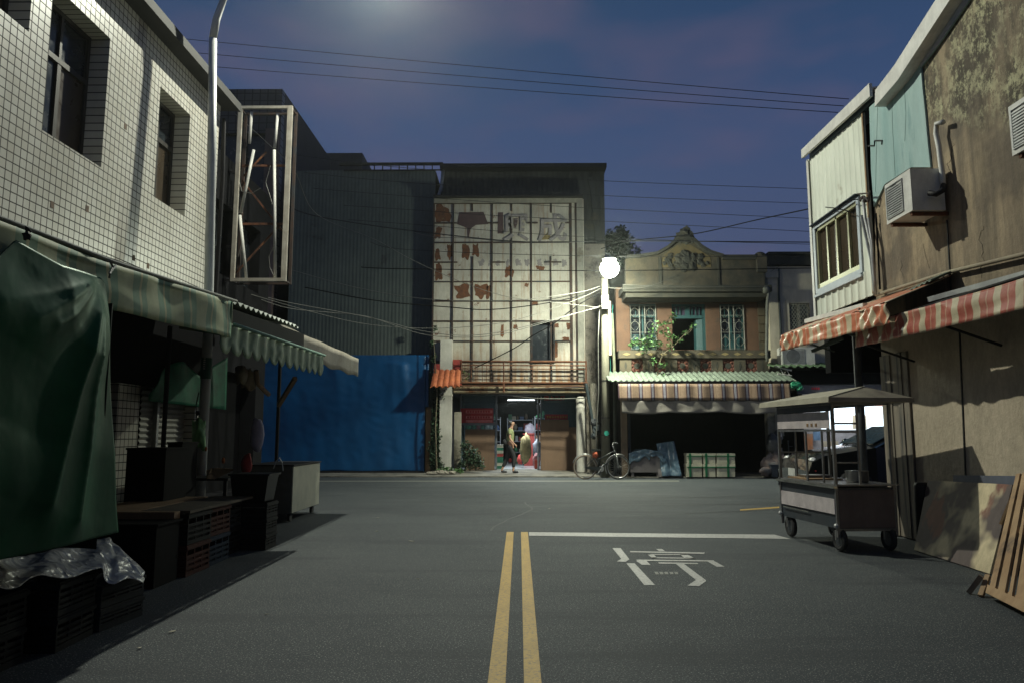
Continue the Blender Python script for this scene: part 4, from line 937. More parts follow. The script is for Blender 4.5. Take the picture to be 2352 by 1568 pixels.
# ground floor: posts, dark opening
yo = 21.9
part('post', MB().box(PY(1428,1000,yo).x, PY(1441,1000,yo).x, yo, yo+.22, .036, PY(1435,915,yo).z), mat('brown_post', (.16,.11,.07), (.1,.075,.05), 3, .85), B)
part('post', MB().box(PY(1778,1000,yo).x, PY(1796,1000,yo).x, yo+.5, yo+.8, .036, PY(1785,930,yo).z), colm, B)
part('shop_void', MB().box(XB(1416), XB(1418), yo+.3, YB+6, 0, ZB(870,Y=YF)).box(XB(1800,1000,yo)+.8, XB(1800,1000,yo)+.9, yo+.8, YB+1.5, 0, ZB(870,Y=YF)).box(bx0, bx1+.6, YB+1.4, YB+1.55, 0, ZB(870,Y=YF)).box(bx0, bx1+.6, YB-.2, YB+1.6, zb0-.3, zb0-.13), dark, B)
part('curtain', MB().box(PY(1446,1000,yo).x, PY(1452,1000,yo).x, yo+.3, yo+.32, .1, PY(1445,925,yo).z), mat('grey_plastic', (.1,.11,.12), (.06,.07,.08), 4), B)
# awning: corrugated translucent roof, striped cloth, pale hem
aw = thing('striped_awning', 'purple and tan striped awning with pale hem under a white corrugated roof', 'awning', (5, 21.4, 2.4))
ya = 21.3; ax0, ax1 = PY(1418,872,ya).x, PY(1830,872,ya).x; az = PY(1600,872,ya).z
rm_w = mat('white_corrugated', (.20,.24,.19), (.13,.16,.125), 3, .5, stain=(.2,.22,.15), sthr=.64)
mb = MB(); corr(mb, lambda s, t, o: Vector((ax0-.25+(ax1-ax0+.25)*s, ya+(YF-ya)*t, az+.36*t+o-.02)), 34, 6, .022, (0,0,-.01))
part('corrugated_roof', mb, rm_w, aw)
st = stripes('awning_stripes', 0, (ax1-ax0)/15.3, [(0,(.25,.165,.11)),(.30,(.05,.018,.03)),(.40,(.26,.26,.30)),(.46,(.07,.05,.07)),(.5,(.26,.26,.30)),(.55,(.05,.018,.03)),(.66,(.25,.165,.11)),(.82,(.18,.115,.075)),(.86,(.25,.165,.11))], wear=.12)
zz1, zz0 = PY(1600,881,ya).z, PY(1600,919,ya).z
mb = MB().sheet(lambda a, b: Vector((ax0+(ax1-ax0-.25)*a, ya-.16+.05*b+.02*math.sin(a*60), zz0+(zz1-zz0)*b)), 120, 5, (0,.01,0))
part('valance', mb, st, aw, smooth=True)
def hem(a, b):
    sag = -.06*abs(math.sin(pi*a*3+.3))-.03*math.sin(a*9); x = ax0+.1+(ax1-ax0-.7)*a
    z = zz0+.004-(.34+sag*-.6)*(1-b)
    return Vector((x, ya-.13+.03*math.sin(a*40)*(1-b)+.02*noise.noise(Vector((x*3, z*5, 2))), z))
part('hem', MB().sheet(hem, 90, 8, (0,.01,0)), mat('pale_cloth', (.24,.215,.19), (.18,.165,.145), 5, .9), aw, smooth=True)
mb = MB().tube([(ax0,ya-.02,az-.05),(ax1,ya-.02,az-.05)], .02, 6)
for x in (ax0+.1, (ax0+ax1)/2, ax1-.3): mb.tube([(x,ya,az-.06),(x,YF,az+.2)], .018, 6)
part('rail', mb, blackm, aw)
# goods under the awning
def bundle(name, label, cat, pts, r, m, jit=.45):
    mb = MB()
    for (u, v_, Y, k, sc) in pts: mb.ball(PY(u, v_, Y), r*k, 18, sc, jit=jit)
    return solo(name, mb, m, label, cat, smooth=True)
plm = mat('grey_box', (.17,.15,.15), (.12,.11,.11), 5, .7)
r = rect(1448,1033,1516,1087,21.9); hp = thing('covered_table', 'low grey table draped with crumpled blue-grey plastic beside the bicycle', 'table', (r[0], 21.9, .035))
part('box', MB().box(r[0], r[1], 21.9, 22.6, .16, r[3]-.12).box(r[0]+.02, r[0]+.1, 21.92, 22.0, .036, .158).box(r[1]-.1, r[1]-.02, 21.92, 22.0, .036, .158), plm, hp)
bpl, nt, p, v = base_mat('blue_plastic', .22, 0, .8); nt.links.new(mixc(nt, ramp2(nt, nois(nt, v, 4), .35, .65), (.13,.20,.25), (.05,.09,.13)), p.inputs['Base Color'])
bp = N(nt, 'ShaderNodeBump'); bp.inputs['Strength'].default_value = .9; bp.inputs['Distance'].default_value = .04
nt.links.new(nois(nt, v, 7, (1,1,1), 4), bp.inputs['Height']); nt.links.new(bp.outputs[0], p.inputs['Normal'])
def drape(a, b):
    x = r[0]-.05+(r[1]-r[0]+.15)*a; edge = .30+.22*math.sin(pi*a*1.1)+.18*(a > .62)
    top = r[3]-.10+.12*math.sin(pi*a)
    if b > .5: return Vector((x, 21.86+(b-.5)*1.5, top+.05*noise.noise(Vector((x*5, b*6, 1)))))
    return Vector((x, 21.86-.04*noise.noise(Vector((x*6, b*5, 3)))-.05*math.sin(a*21)*(.5-b), top-(top-edge-.06*math.sin(a*17))*(1-2*b)*.85))
part('cover', MB().sheet(drape, 40, 20, (0,.008,-.008)), bpl, hp, smooth=True)
def drape2(a, b):
    x0_, x1_ = PY(1512+8*(1-b), 1050, 21.8).x, PY(1553+12*(1-b), 1050, 21.8).x
    return Vector((x0_+(x1_-x0_)*a, 21.8+.25*b-.05*math.sin(a*9)-.05*noise.noise(Vector((a*4, b*5, 7))), .05+(PY(1535,1018,21.8).z-.05+.08*a)*b))
solo('plastic_sheet', MB().sheet(drape2, 26, 26, (0,.01,0)), bpl, 'blue-grey plastic sheet hanging to the ground right of the grey covered table', 'plastic sheet', smooth=True)
solo('dark_board', MB().hexa([(PY(1513,1050,21.8).x,21.84,.036),(PY(1523,1050,21.8).x,21.84,.036),(PY(1523,1050,21.8).x,21.88,.036),(PY(1513,1050,21.8).x,21.88,.036),(PY(1508,1050,21.8).x,22.0,.62),(PY(1518,1050,21.8).x,22.0,.62),(PY(1518,1050,21.8).x,22.04,.62),(PY(1508,1050,21.8).x,22.04,.62)]), plm, 'narrow dark board leaning between the covered table and the hanging plastic', 'board')
foam = mat('styrofoam', (.52,.50,.38), (.42,.40,.31), 6, .8, stain=(.2,.18,.12), sthr=.62); grs = mat('green_strap', (.015,.17,.07), grime=0, rough=.5)
us_ = [1577,1614,1645,1690]
for row, (v0, v1, word) in enumerate(((1064,1085,'lower'), (1040,1062,'upper'))):
    for k in range(3):
        rr = rect(us_[k]+1, v0, us_[k+1]-1, v1, 21.8); tb_ = thing('foam_box', '%s white foam box tied with green tape, %s of its row under the striped awning' % (word, ('left','middle','right')[k]), 'foam box', ((rr[0]+rr[1])/2, 21.9, rr[2]), 'foam boxes with green tape under the striped awning')
        z0 = .036 if row == 0 else rr[2]
        if row == 0: zl = rr[3]
        else: z0 = zl+.003
        z1 = rr[3]; h = z1-z0
        part('box', MB().box(rr[0]+.01, rr[1]-.01, 21.82, 22.2, z0, z0+h*.74), foam, tb_)
        part('lid', MB().box(rr[0], rr[1], 21.80, 22.22, z0+h*.75, z1-.002), foam, tb_)
        part('tape', MB().box(rr[0]+(.06 if k < 2 else .3), rr[0]+(.12 if k < 2 else .36), 21.793, 21.799, z0, z1-.002).box(rr[0]+.003, rr[1]-.003, 21.793, 21.7985, z0+h*.7, z0+h*.78), grs, tb_)
bundle('cloth_heap', 'dim heap of reddish and grey goods by the right post of the striped awning', 'heap', [(1770,1065,22.0,1,(1.2,.8,1)),(1790,1068,21.9,1.1,(1.2,.8,1)),(1760,1082,21.8,.8,(1,.7,.7)),(1783,1040,22.2,.8,(1,.7,1.2))], .24, mat('heap_cloth', (.16,.11,.10), (.09,.09,.10), 5, .9, stain=(.25,.10,.09), sthr=.6))
bundle('clear_bag', 'clear plastic bag of rubbish slumped under the right end of the striped awning', 'bag', [(1776,1018,22.2,1,(.9,.7,1.4)),(1786,1005,22.3,.8,(.8,.7,1.3))], .2, mat('bag_grey', (.12,.12,.12), (.07,.07,.07), 5, .4))
r = rect(1771,1068,1800,1091,21.7); solo('plastic_tub', MB().hexa([(r[0]+.03,21.7,.036),(r[1]-.03,21.7,.036),(r[1]-.03,22.0,.036),(r[0]+.03,22.0,.036),(r[0],21.68,r[3]),(r[1],21.68,r[3]),(r[1],22.03,r[3]),(r[0],22.03,r[3])]).box(r[0]-.02, r[1]+.02, 21.66, 22.05, r[3]+.001, r[3]+.03), mat('tub_navy', (.04,.05,.07), grime=0), 'dark tub on the ground at the right end of the striped awning', 'tub')
q = PY(1829,883,21.2); solo('green_net', MB().ball(q, .12, 12, (1.4,.8,.8), jit=.6).ball(q+Vector((.1,0,-.08)), .09, 10, jit=.6), mat('green_net', (.03,.35,.17), (.02,.2,.1), 20, .5), 'rolled bright green net at the right end of the white corrugated awning roof', 'net')
# plant growing out of the balcony
bp_ = thing('balcony_tree', 'sapling with bright leaves growing out of the carved balcony', 'tree', PY(1510,862,22.2))
Yt = 22.1; q = lambda u, v_, d=0: PY(u, v_, Yt+d)
mb = MB().tube([q(1510,862), q(1514,835), q(1523,812,-.1), q(1545,797,-.15), q(1568,772,-.2), q(1592,750,-.25)], [.02,.018,.015,.012,.009,.005], 5)
for l in (((1523,812),(1502,795),(1478,785),(1456,790)), ((1545,797),(1535,770),(1530,740),(1548,725)), ((1523,812),(1510,780),(1500,745)), ((1568,772),(1582,765),(1590,755))):
    mb.tube([q(*a, -.1) for a in l], .007, 4)
part('stem', mb, stemm, bp_)
mb = MB()
for (u, v_, r_, n) in ((1456,790,.16,55),(1470,783,.2,70),(1490,785,.22,90),(1508,790,.2,80),(1500,760,.2,60),(1515,745,.2,55),(1530,760,.2,60),(1548,727,.16,45),(1540,775,.2,70),(1560,780,.15,40),(1592,750,.13,36),(1575,765,.13,30),(1540,795,.15,40),(1522,838,.14,40),(1500,828,.12,26),(1478,800,.2,50),(1526,862,.12,26),(1535,742,.14,30)):
    leaves(mb, q(u, v_, -.1), r_, int(n*.8), .055, (1.1,.8,.8))
part('foliage', mb, leafb, bp_)
mb = MB()
for k in range(9): leaves(mb, PY(random.uniform(1445,1520), random.uniform(770,803), 22.9), .22, 40, .05)
solo('balcony_shrub', mb, leafd, 'dim shrub filling the left side of the carved balcony behind the sapling', 'shrub')
# ================================================================== pale building to the right
YR = 23.0; PB = thing('pale_building', 'plain cream building with a lattice window at the far right of the street', 'building', (10, YR, 0))
cr_ = mat('cream_plaster', (.62,.55,.42), (.50,.44,.33), 1.5, .85, stain=(.18,.15,.11), ssc=1, sthr=.6)
xr0, xr1 = PY(1768,760,YR).x, 16.5
wr = rect(1813,697,1860,757,YR)
part('wall', wall_y(MB(), xr0, xr1, 2.6, PY(1800,612,YR).z, YR, .25, [wr]), cr_, PB)
part('core', MB().box(xr0, xr1, YR+3.2, YR+9, 0, PY(1800,600,YR).z), dark, PB)
part('upper_floor', MB().box(xr0, xr1, YR+.26, YR+3.1, 3.0, PY(1800,603,YR).z), dark, PB)
part('parapet', MB().box(xr0, xr1, YR-.1, YR+.3, PY(1800,610,YR).z, PY(1800,587,YR).z).box(xr0, xr1, YR-.2, YR+.3, PY(1800,587,YR).z+.001, PY(1800,584,YR).z+.03), dk, PB)
part('pilaster', MB().box(PY(1764,700,YR).x, PY(1786,700,YR).x, YR-.08, YR-.003, PY(1770,1000,YR).z, PY(1770,628,YR).z).box(PY(1759,700,YR).x, PY(1792,700,YR).x, YR-.12, YR-.003, PY(1770,640,YR).z, PY(1770,626,YR).z-.0), cr_, PB)
part('downpipe', MB().tube([PY(1789,618,YR-.1), PY(1789,680,YR-.1), PY(1793,760,YR-.1), PY(1795,880,YR-.1)], .035, 8), mat('dark_pipe', (.06,.07,.07)), PB, smooth=True)
w = part('window', MB().box(wr[0], wr[0]+.05, YR+.05, YR+.1, wr[2], wr[3]).box(wr[1]-.05, wr[1], YR+.05, YR+.1, wr[2], wr[3]).box(wr[0]+.05, wr[1]-.05, YR+.05, YR+.1, wr[3]-.05, wr[3]).box((wr[0]+wr[1])/2-.04, (wr[0]+wr[1])/2+.04, YR+.052, YR+.098, wr[2], wr[3]-.05).box(wr[0]-.09, wr[0], YR-.02, YR+.02, wr[2]-.05, wr[3]+.1).box(wr[1], wr[1]+.09, YR-.02, YR+.02, wr[2]-.05, wr[3]+.1).box(wr[0], wr[1], YR-.02, YR+.02, wr[3]+.003, wr[3]+.1), cr_, PB)
part('pane', MB().box(wr[0], wr[1], YR+.14, YR+.15, wr[2], wr[3]), pane, w)
mb = MB(); n = 7; s_ = (wr[1]-wr[0])/4.2
for k in range(-9, 12):
    for d in (1, -1):
        x = wr[0]+k*s_*.62; z = wr[2]; L_ = wr[3]-wr[2]
        a = Vector((x, YR+.02, z)) if d == 1 else Vector((x, YR+.02, wr[3])); t0_ = max(0, (wr[0]-x)/(.7)); t1_ = min(L_, (wr[1]-x)/.7)
        t0_ = max(0, (wr[0]-x)/.7); 
        if t1_ > t0_: mb.tube([(x+.7*t0_, YR+.02, a.z+d*t0_), (x+.7*t1_, YR+.02, a.z+d*t1_)], .011, 4)
part('lattice', mb, grl, w)
# ground floor shop lit from inside, seen through the cart
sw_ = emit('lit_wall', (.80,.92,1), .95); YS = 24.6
def er(u0, v0, u1, v1, Y): r = rect(u0, v0, u1, v1, Y); return r
LS = thing('lit_shop', 'brightly lit shop front with posters seen behind the food cart', 'shop', (11, YS, 0))
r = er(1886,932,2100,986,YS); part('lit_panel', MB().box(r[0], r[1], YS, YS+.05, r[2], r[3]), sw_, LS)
part('back_wall', MB().box(PY(1780,1000,YS).x, PY(2180,1000,YS).x, YS+.06, YS+.2, .04, 3.0), mat('shop_back', (.45,.42,.42), (.3,.28,.28), 2), LS)
pr_m = [mat('orange_poster', (.55,.20,.07), (.42,.24,.14), 3, .6), mat('map_poster', (.35,.33,.18), (.2,.25,.15), 3, .6), mat('blue_poster', (.2,.33,.5), (.12,.2,.3), 3, .6), mat('cream_poster', (.60,.50,.34), (.5,.42,.3), 3, .6), mat('red_sign', (.5,.09,.05), (.4,.2,.12), 6, .6)]
for k, (u0, v0, u1, v1, m_, lb_) in enumerate(((1832,995,1868,1060,0,'orange poster'),(1806,990,1830,1040,1,'yellow-green poster'),(1868,985,1884,1010,2,'blue poster'),(1888,1012,1926,1050,3,'cream notice'),(1958,952,1990,984,3,'cream notice on the lit panel'),(1888,922,2030,931,4,'red and orange strip of signs'))):
    r = er(u0, v0, u1, v1, YS-.05); part('poster', MB().box(r[0], r[1], YS-.05-.002*k, YS-.045-.002*k, r[2], r[3]), pr_m[m_], LS, lb_)
mb = MB()
for i in range(5): r = er(1895+i*7, 1026, 1899+i*7, 1034, YS-.06); mb.box(r[0], r[1], YS-.064, YS-.0615, r[2], r[3])
part('poster_writing', mb, cable_g, LS)
sl = bpy.data.lights.new('side_shop_light', 'AREA'); sl.size = 2; sl.energy = POWER_SIDE; sl.color = (.85,.94,1)
lo = bpy.data.objects.new('side_shop_lamp', sl); COL.objects.link(lo); lo.parent = LS; lo.location = Vector((11.0, 23.6, 2.75))-wl(LS)
ladder = MB()
r = er(1812,1010,1828,1075,23.4)
for x in (r[0], r[1]): ladder.tube([(x,23.4,.04),(x,23.4,r[3])], .018, 6)
for k in range(5): z = .2+k*(r[3]-.3)/4.5; ladder.tube([(r[0],23.4,z),(r[1],23.4,z)], .014, 6)
solo('step_ladder', ladder, galv, 'small metal ladder standing before the posters of the lit shop', 'ladder')
# green corrugated canopy, sign band, air conditioner
cn = thing('green_canopy', 'small dark green corrugated canopy above the lit shop', 'awning', (9, 22, 2.7))
c0_, c1_ = PY(1778,862,21.9), PY(1935,838,21.9)
mb = MB(); corr(mb, lambda s, t, o: Vector((c0_.x+(c1_.x+2-c0_.x)*s, 21.9+1.1*t, PY(1850,841,21.9).z+.20*t+o)), 18, 5, .03, (0,0,-.015))
part('roof', mb, mat('green_sheet', (.10,.17,.08), (.07,.11,.06), 4, .6), cn)
part('truss', MB().tube([PY(1778,840,22), PY(1818,850,22)], .03, 6).tube([PY(1786,858,22), PY(1818,862,22)], .02, 6).tube([PY(1790,842,22), PY(1800,860,22), PY(1806,846,22), PY(1814,862,22)], .015, 5), white, cn)
part('soffit', MB().box(PY(1822,860,22.3).x, PY(1935,860,22.3).x+2, 22.3, 22.9, PY(1850,882,22.3).z, PY(1850,848,22.3).z), dark, cn)
part('sign_band', MB().box(PY(1832,900,22.2).x, PY(2050,900,22.2).x, 22.2, 22.28, PY(1850,904,22.2).z, PY(1850,884,22.2).z), mat('dull_sign', (.14,.14,.17), (.1,.1,.12), 4), cn)
mb = MB()
for i in range(4): mb.box(PY(1864+i*5,890,22.2).x, PY(1867+i*5,890,22.2).x, 22.193, 22.199, PY(1864,894,22.2).z, PY(1864,889,22.2).z)
part('sign_writing', mb, redp, cn)
def ac_unit(name, label, lx, ly, lz, w, h, d, face, group):     # outdoor unit, face '-x' or '-y'
    t = thing(name, label, 'air conditioner', (lx, ly, lz), group, 0 if face == '-y' else -pi/2)
    part('casing', MB().box(-w/2, w/2, 0, d, 0, h), white, t, local=True)
    mb = MB(); n = 12
    for i in range(n): z = h*.14+i*h*.72/n; mb.box(-w/2+.05, w*.18, -.012, -.002, z, z+h*.03)
    mb.box(-w/2+.03, -w/2+.045, -.013, -.002, h*.1, h*.9).box(w*.185, w*.20, -.013, -.002, h*.1, h*.9).box(-w/2+.046, w*.184, -.013, -.002, h*.88, h*.9).box(-w/2+.046, w*.184, -.013, -.002, h*.1, h*.12)
    part('grille', mb, galv, t, local=True)
    part('fan_opening', MB().lathe((-w*.15, -.0015, h/2), [(h*.38,0),(h*.38,.001)], 20, 'y'), blackm, t, local=True)
    split_part('bracket', MB().box(-w/2+.05, -w/2+.09, .02, d+.1, -.04, -.002).box(w/2-.09, w/2-.05, .02, d+.1, -.04, -.002), rust, t, local=True)
    return t
q = PY(1836,838,22.4); ac_unit('air_conditioner', 'air conditioner outdoor unit half hidden behind the red and white awning, on the cream building', q.x, 22.45, q.z, 1.0, .55, .4, '-y', 'air conditioner outdoor units')
# trees behind the rusty building, far right edge
tr = thing('tree', 'dark tree crown showing behind the rusty building beside the glaring lamp', 'tree', (4.2, 30, 0))
mb = MB()
for (u, v_, r_, n) in ((1398,545,.35,130),(1412,560,.5,220),(1425,538,.35,150),(1432,555,.45,200),(1420,580,.8,320),(1440,600,.8,320),(1452,620,.7,260),(1400,600,.8,280),(1425,630,1.0,360)):
    leaves(mb, PY(u, v_, 30), r_, n, .12)
part('crown', mb, leafd, tr)
part('trunk', MB().tube([(PY(1420,620,30).x,30,0), PY(1420,680,30), PY(1424,600,30)], [.2,.14,.06], 8).tube([PY(1420,650,30), PY(1402,575,30)], [.08,.03], 6).tube([PY(1421,640,30), PY(1440,590,30)], [.08,.03], 6), stemm, tr)
# ================================================================== bicycle
bk = thing('bicycle', 'dark city bicycle with silver mudguard and front fork leaning by the utility pole', 'bicycle', (PY(1382,1090,21.3).x, 21.2, .002))
WR = .335; wxr, wxf = PY(1344,1070,21.2).x-bk.location.x, PY(1420,1070,21.2).x-bk.location.x
alu = mat('bike_alu', (.5,.5,.48), rough=.3, metal=.8, grime=0); blk = mat('bike_black', (.02,.025,.025), grime=0, rough=.4); rub = mat('rubber', (.02,.02,.02), grime=0, rough=.8)
tyrewall = mat('tyre_side', (.22,.17,.12), (.16,.12,.09), grime=0)
def circ(cx, cz, r, n=40, y=0): return [(cx+r*math.cos(2*pi*i/n), y, cz+r*math.sin(2*pi*i/n)) for i in range(n+1)]
for k, cx_ in enumerate((wxr, wxf)):
    w = part('wheel', MB().tube(circ(cx_, WR, WR-.035), .012, 6, False), alu, bk, local=True, smooth=True)
    part('tyre', MB().tube(circ(cx_, WR, WR-.016), .019, 8, False), rub if k else tyrewall, w, local=True, smooth=True)
    mb = MB()
    for i in range(20): a = 2*pi*i/20; mb.tube([(cx_+.02*math.cos(a+.6), .02*(-1)**i, WR+.02*math.sin(a+.6)), (cx_+(WR-.04)*math.cos(a), 0, WR+(WR-.04)*math.sin(a))], .0022, 3)
    part('spokes', mb, alu, w, local=True)
    part('hub', MB().tube([(cx_,-.05,WR),(cx_,.05,WR)], .022, 8), alu, w, local=True)
bb = Vector((wxr+.44, 0, .29)); st_ = Vector((wxr+.33, 0, .74)); hd = Vector((wxf-.10, 0, .80)); hd2 = Vector((wxf-.06, 0, .68)); rh, fh = Vector((wxr,0,WR)), Vector((wxf,0,WR))
mb = MB().tube([bb, st_], .016, 8).tube([bb, hd2], .02, 8).tube([st_.lerp(bb,.45), hd], .016, 8).tube([hd, hd2], .02, 8)
for s in (-1, 1): o = Vector((0,.045*s,0)); mb.tube([rh+o, bb+o*.5], .009, 6).tube([rh+o, st_.lerp(bb,.15)+o*.3], .008, 6)
part('frame', mb, blk, bk, local=True, smooth=True)
mb = MB()
for s in (-1, 1): o = Vector((0,.05*s,0)); mb.tube([hd2, hd2+Vector((.02,0,-.06))+o, fh+o], .016, 8)
part('fork', mb, alu, bk, local=True, smooth=True)
mb = MB().tube([hd, hd+Vector((-.05,0,.15))], .014, 8).tube([hd+Vector((-.05,0,.15)), hd+Vector((-.02,-.12,.22)), hd+Vector((.02,-.26,.22))], .012, 8).tube([hd+Vector((-.05,0,.15)), hd+Vector((-.02,.12,.22)), hd+Vector((.02,.26,.22))], .012, 8)
hb = part('handlebar', mb, alu, bk, local=True, smooth=True)
part('grip', MB().tube([hd+Vector((.02,-.24,.22)), hd+Vector((.05,-.34,.2))], .018, 8).tube([hd+Vector((.02,.24,.22)), hd+Vector((.05,.34,.2))], .018, 8), blk, hb, local=True, smooth=True)
part('saddle', MB().hexa([(st_.x-.15,-.08,.79),(st_.x+.15,-.02,.80),(st_.x+.15,.02,.80),(st_.x-.15,.08,.79),(st_.x-.15,-.075,.84),(st_.x+.15,-.018,.83),(st_.x+.15,.018,.83),(st_.x-.15,.075,.84)]).tube([st_, st_+Vector((-.02,0,.06))], .013, 6), blk, bk, local=True)
part('chainring', MB().lathe((bb.x,-.05,bb.z), [(.085,0),(.085,.006)], 20, 'y').tube([bb+Vector((0,-.06,0)), bb+Vector((-.09,-.07,-.13))], .01, 6).tube([bb+Vector((0,.06,0)), bb+Vector((.09,.07,.13))], .01, 6), alu, bk, local=True)
part('pedal', MB().box(bb.x-.14, bb.x-.04, -.15, -.075, bb.z-.145, bb.z-.12), blk, bk, local=True)
part('pedal', MB().box(bb.x+.04, bb.x+.14, .075, .15, bb.z+.12, bb.z+.145), blk, bk, local=True)
part('chain_guard', MB().hexa([(wxr,-.055,.30),(bb.x,-.06,.22),(bb.x,-.055,.22),(wxr,-.05,.30),(wxr,-.055,.36),(bb.x,-.06,.35),(bb.x,-.055,.35),(wxr,-.05,.36)]), blk, bk, local=True)
mg = [(wxf+(WR+.03)*math.cos(math.radians(a)), 0, WR+(WR+.03)*math.sin(math.radians(a))) for a in range(60, 215, 10)]
part('mudguard', MB().tube(mg, .015, 6), alu, bk, local=True, smooth=True)
mg = [(wxr+(WR+.03)*math.cos(math.radians(a)), 0, WR+(WR+.03)*math.sin(math.radians(a))) for a in range(10, 165, 10)]
part('mudguard', MB().tube(mg, .014, 6), alu, bk, local=True, smooth=True)
part('kickstand', MB().tube([bb+Vector((-.04,.03,-.02)), (bb.x+.02,.12,.01)], .008, 5), alu, bk, local=True)
solo('red_bag', MB().ball((bk.location.x+st_.x-.04, 21.2, .68), .09, 12, (1,.8,1.1), jit=.5), mat('red_orange', (.5,.11,.05)), 'small red-orange pouch tied under the bicycle saddle', 'bag', smooth=True)
# ================================================================== overhead cables
def cable(pts, r, m, label, group='overhead cables', name='overhead_cable', sag=0):
    P_ = [PY(*q) for q in pts]; out_ = []
    for i in range(len(P_)-1):      # smooth catmull through the points
        p0, p1, p2, p3 = P_[max(i-1,0)], P_[i], P_[i+1], P_[min(i+2, len(P_)-1)]
        for k in range(8):
            t = k/8; out_.append(.5*((2*p1)+(p2-p0)*t+(2*p0-5*p1+4*p2-p3)*t*t+(3*p1-p0-3*p2+p3)*t**3)-Vector((0,0,sag*math.sin(pi*(i+t)/(len(P_)-1)))))
    out_.append(P_[-1]); c = out_[0]
    solo(name, MB().tube(out_, r*.72, 5), m, label, 'cable', group, smooth=True)
nth = ('topmost','second','third')
for k, (a, b) in enumerate((((405,88),(1950,228)), ((430,120),(1938,244)), ((458,151),(1925,259)))):
    cable([(a[0],a[1],17.5), ((a[0]+b[0])/2, (a[1]+b[1])/2, 15.5), (b[0],b[1],13.2)], .010, cable_b, '%s of the three high dark cables crossing the open sky' % nth[k], 'three high cables in the sky', sag=.03)
FL = (('first',(680,357),(941,387),(1389,416),(1875,435)), ('second',(700,397),(941,420),(1411,451),(1875,468)), ('third',(720,433),(941,451),(1311,476),(1875,503)), ('fourth',(790,472),(941,482),(1181,498),(1875,533)), ('fifth',(800,505),(941,515),(1350,545),(1875,562)), ('sixth',(850,556),(941,574),(1334,588),(1875,590)), ('seventh',(830,614),(941,618),(1380,622),(1880,616)))
for k, (w_, *pp) in enumerate(FL):
    cable([(u, v_, 20.5) for u, v_ in pp], .011 if k < 6 else .018, cable_g if k < 6 else cable_b, '%s from the top of the cables running past the rusty facade to the right' % w_, 'parallel cables past the facades')
cable([(660,474,19.8),(733,498,20),(942,530,20.3),(1201,556,20.6),(1411,554,20.6),(1600,555,20.6),(1875,557,20.4)], .022, cable_g, 'thick twisted cable passing in front of the old lettering and the pediment')
cable([(945,533,20.25),(1000,545,20.3),(1080,548,20.4),(1205,560,20.5)], .012, cable_w, 'pale strand wound along the thick twisted cable')
cable([(540,262,13.05),(615,330,14.5),(676,392,16),(727,492,18.5),(860,550,19),(929,588,19.4),(997,621,20),(1086,658,20.4),(1176,684,20.8),(1274,695,21.2),(1371,706,21.7)], .011, cable_w, 'pale wire slanting from the empty sign frame down to the utility pole')
cable([(640,612,18),(670,621,18.5),(828,663,19.3),(992,688,20),(1176,690,20.8),(1323,673,21.5),(1378,658,21.8)], .013, cable_w, 'pale wire sagging from the sign frame to just under the glaring lamp')
cable([(700,660,19),(860,690,19.5),(1035,706,20.3),(1131,711,20.7),(1264,695,21.3),(1378,668,21.8)], .020, cable_b, 'dark thick cable sagging to the pole top below the pale ones')
cable([(1000,690,20),(1131,692,20.7),(1250,690,21.2),(1378,662,21.8)], .014, cable_b, 'dark cable just under the pale sagging wire near the pole')
cable([(505,646,13.5),(640,690,16),(847,729,18.5),(960,758,19.6),(1035,769,20),(1099,769,20.3),(1176,757,20.7),(1274,732,21.2),(1377,706,21.7)], .013, cable_w, 'pale wire sagging from under the sign frame to the white box on the pole')
cable([(505,650,13.5),(650,705,16),(760,718,17.5),(847,728,18.5),(960,765,19.6),(1035,774,20),(1131,771,20.3),(1220,750,20.8),(1316,722,21.4),(1380,703,21.7)], .013, cable_w, 'lowest pale wire sagging across the rusty panels to the white box')
cable([(505,655,13.5),(700,712,16.5),(847,745,18.5),(1000,754,20),(1150,742,20.6),(1260,712,21.2),(1345,680,21.6),(1380,662,21.8)], .010, cable_w, 'thin pale wire crossing the lower ones and rising to the lamp')
cable([(1090,845,23),(1180,800,22.6),(1225,770,22.3),(1270,745,22.1),(1330,700,21.9),(1380,672,21.8)], .022, cable_b, 'dark twisted cable climbing from the balcony rail to the pole')
cable([(1396,661,21.8),(1430,663,21.8),(1490,658,21.9),(1560,632,22.2)], .009, cable_w, 'short pale wire curving right from the lamp pole to the mouldy parapet')
cable([(1430,654,21.9),(1520,658,22.1),(1640,659,22.2),(1765,659,22.3)], .010, cable_w, 'pale wire running along the dark cornice of the balcony house')
cable([(1380,572,20.8),(1447,554,20.6),(1593,538,19.5),(1737,506,17.5),(1864,479,14.5),(1925,464,12.4),(1968,456,11.2)], .019, cable_b, 'thick dark cable rising across the pediment to the bracket on the white metal house')
cable([(1770,624,20),(1820,595,19),(1878,572,16)], .006, cable_b, 'thin dark wire slanting up to the white metal house')
cable([(1377,712,21.8),(1366,760,21.9),(1372,840,21.9),(1366,905,22)], .008, cable_b, 'loose black wire looping down beside the utility pole')
cable([(1408,700,22.4),(1402,800,22.3),(1404,880,22.2)], .007, mat('teal_wire', (.02,.3,.25), grime=0), 'thin teal wire hanging behind the utility pole')
cable([(855,728,18.5),(856,760,18.5),(850,785,18.5)], .007, cable_g, 'short wire end hanging from the low pale wires')
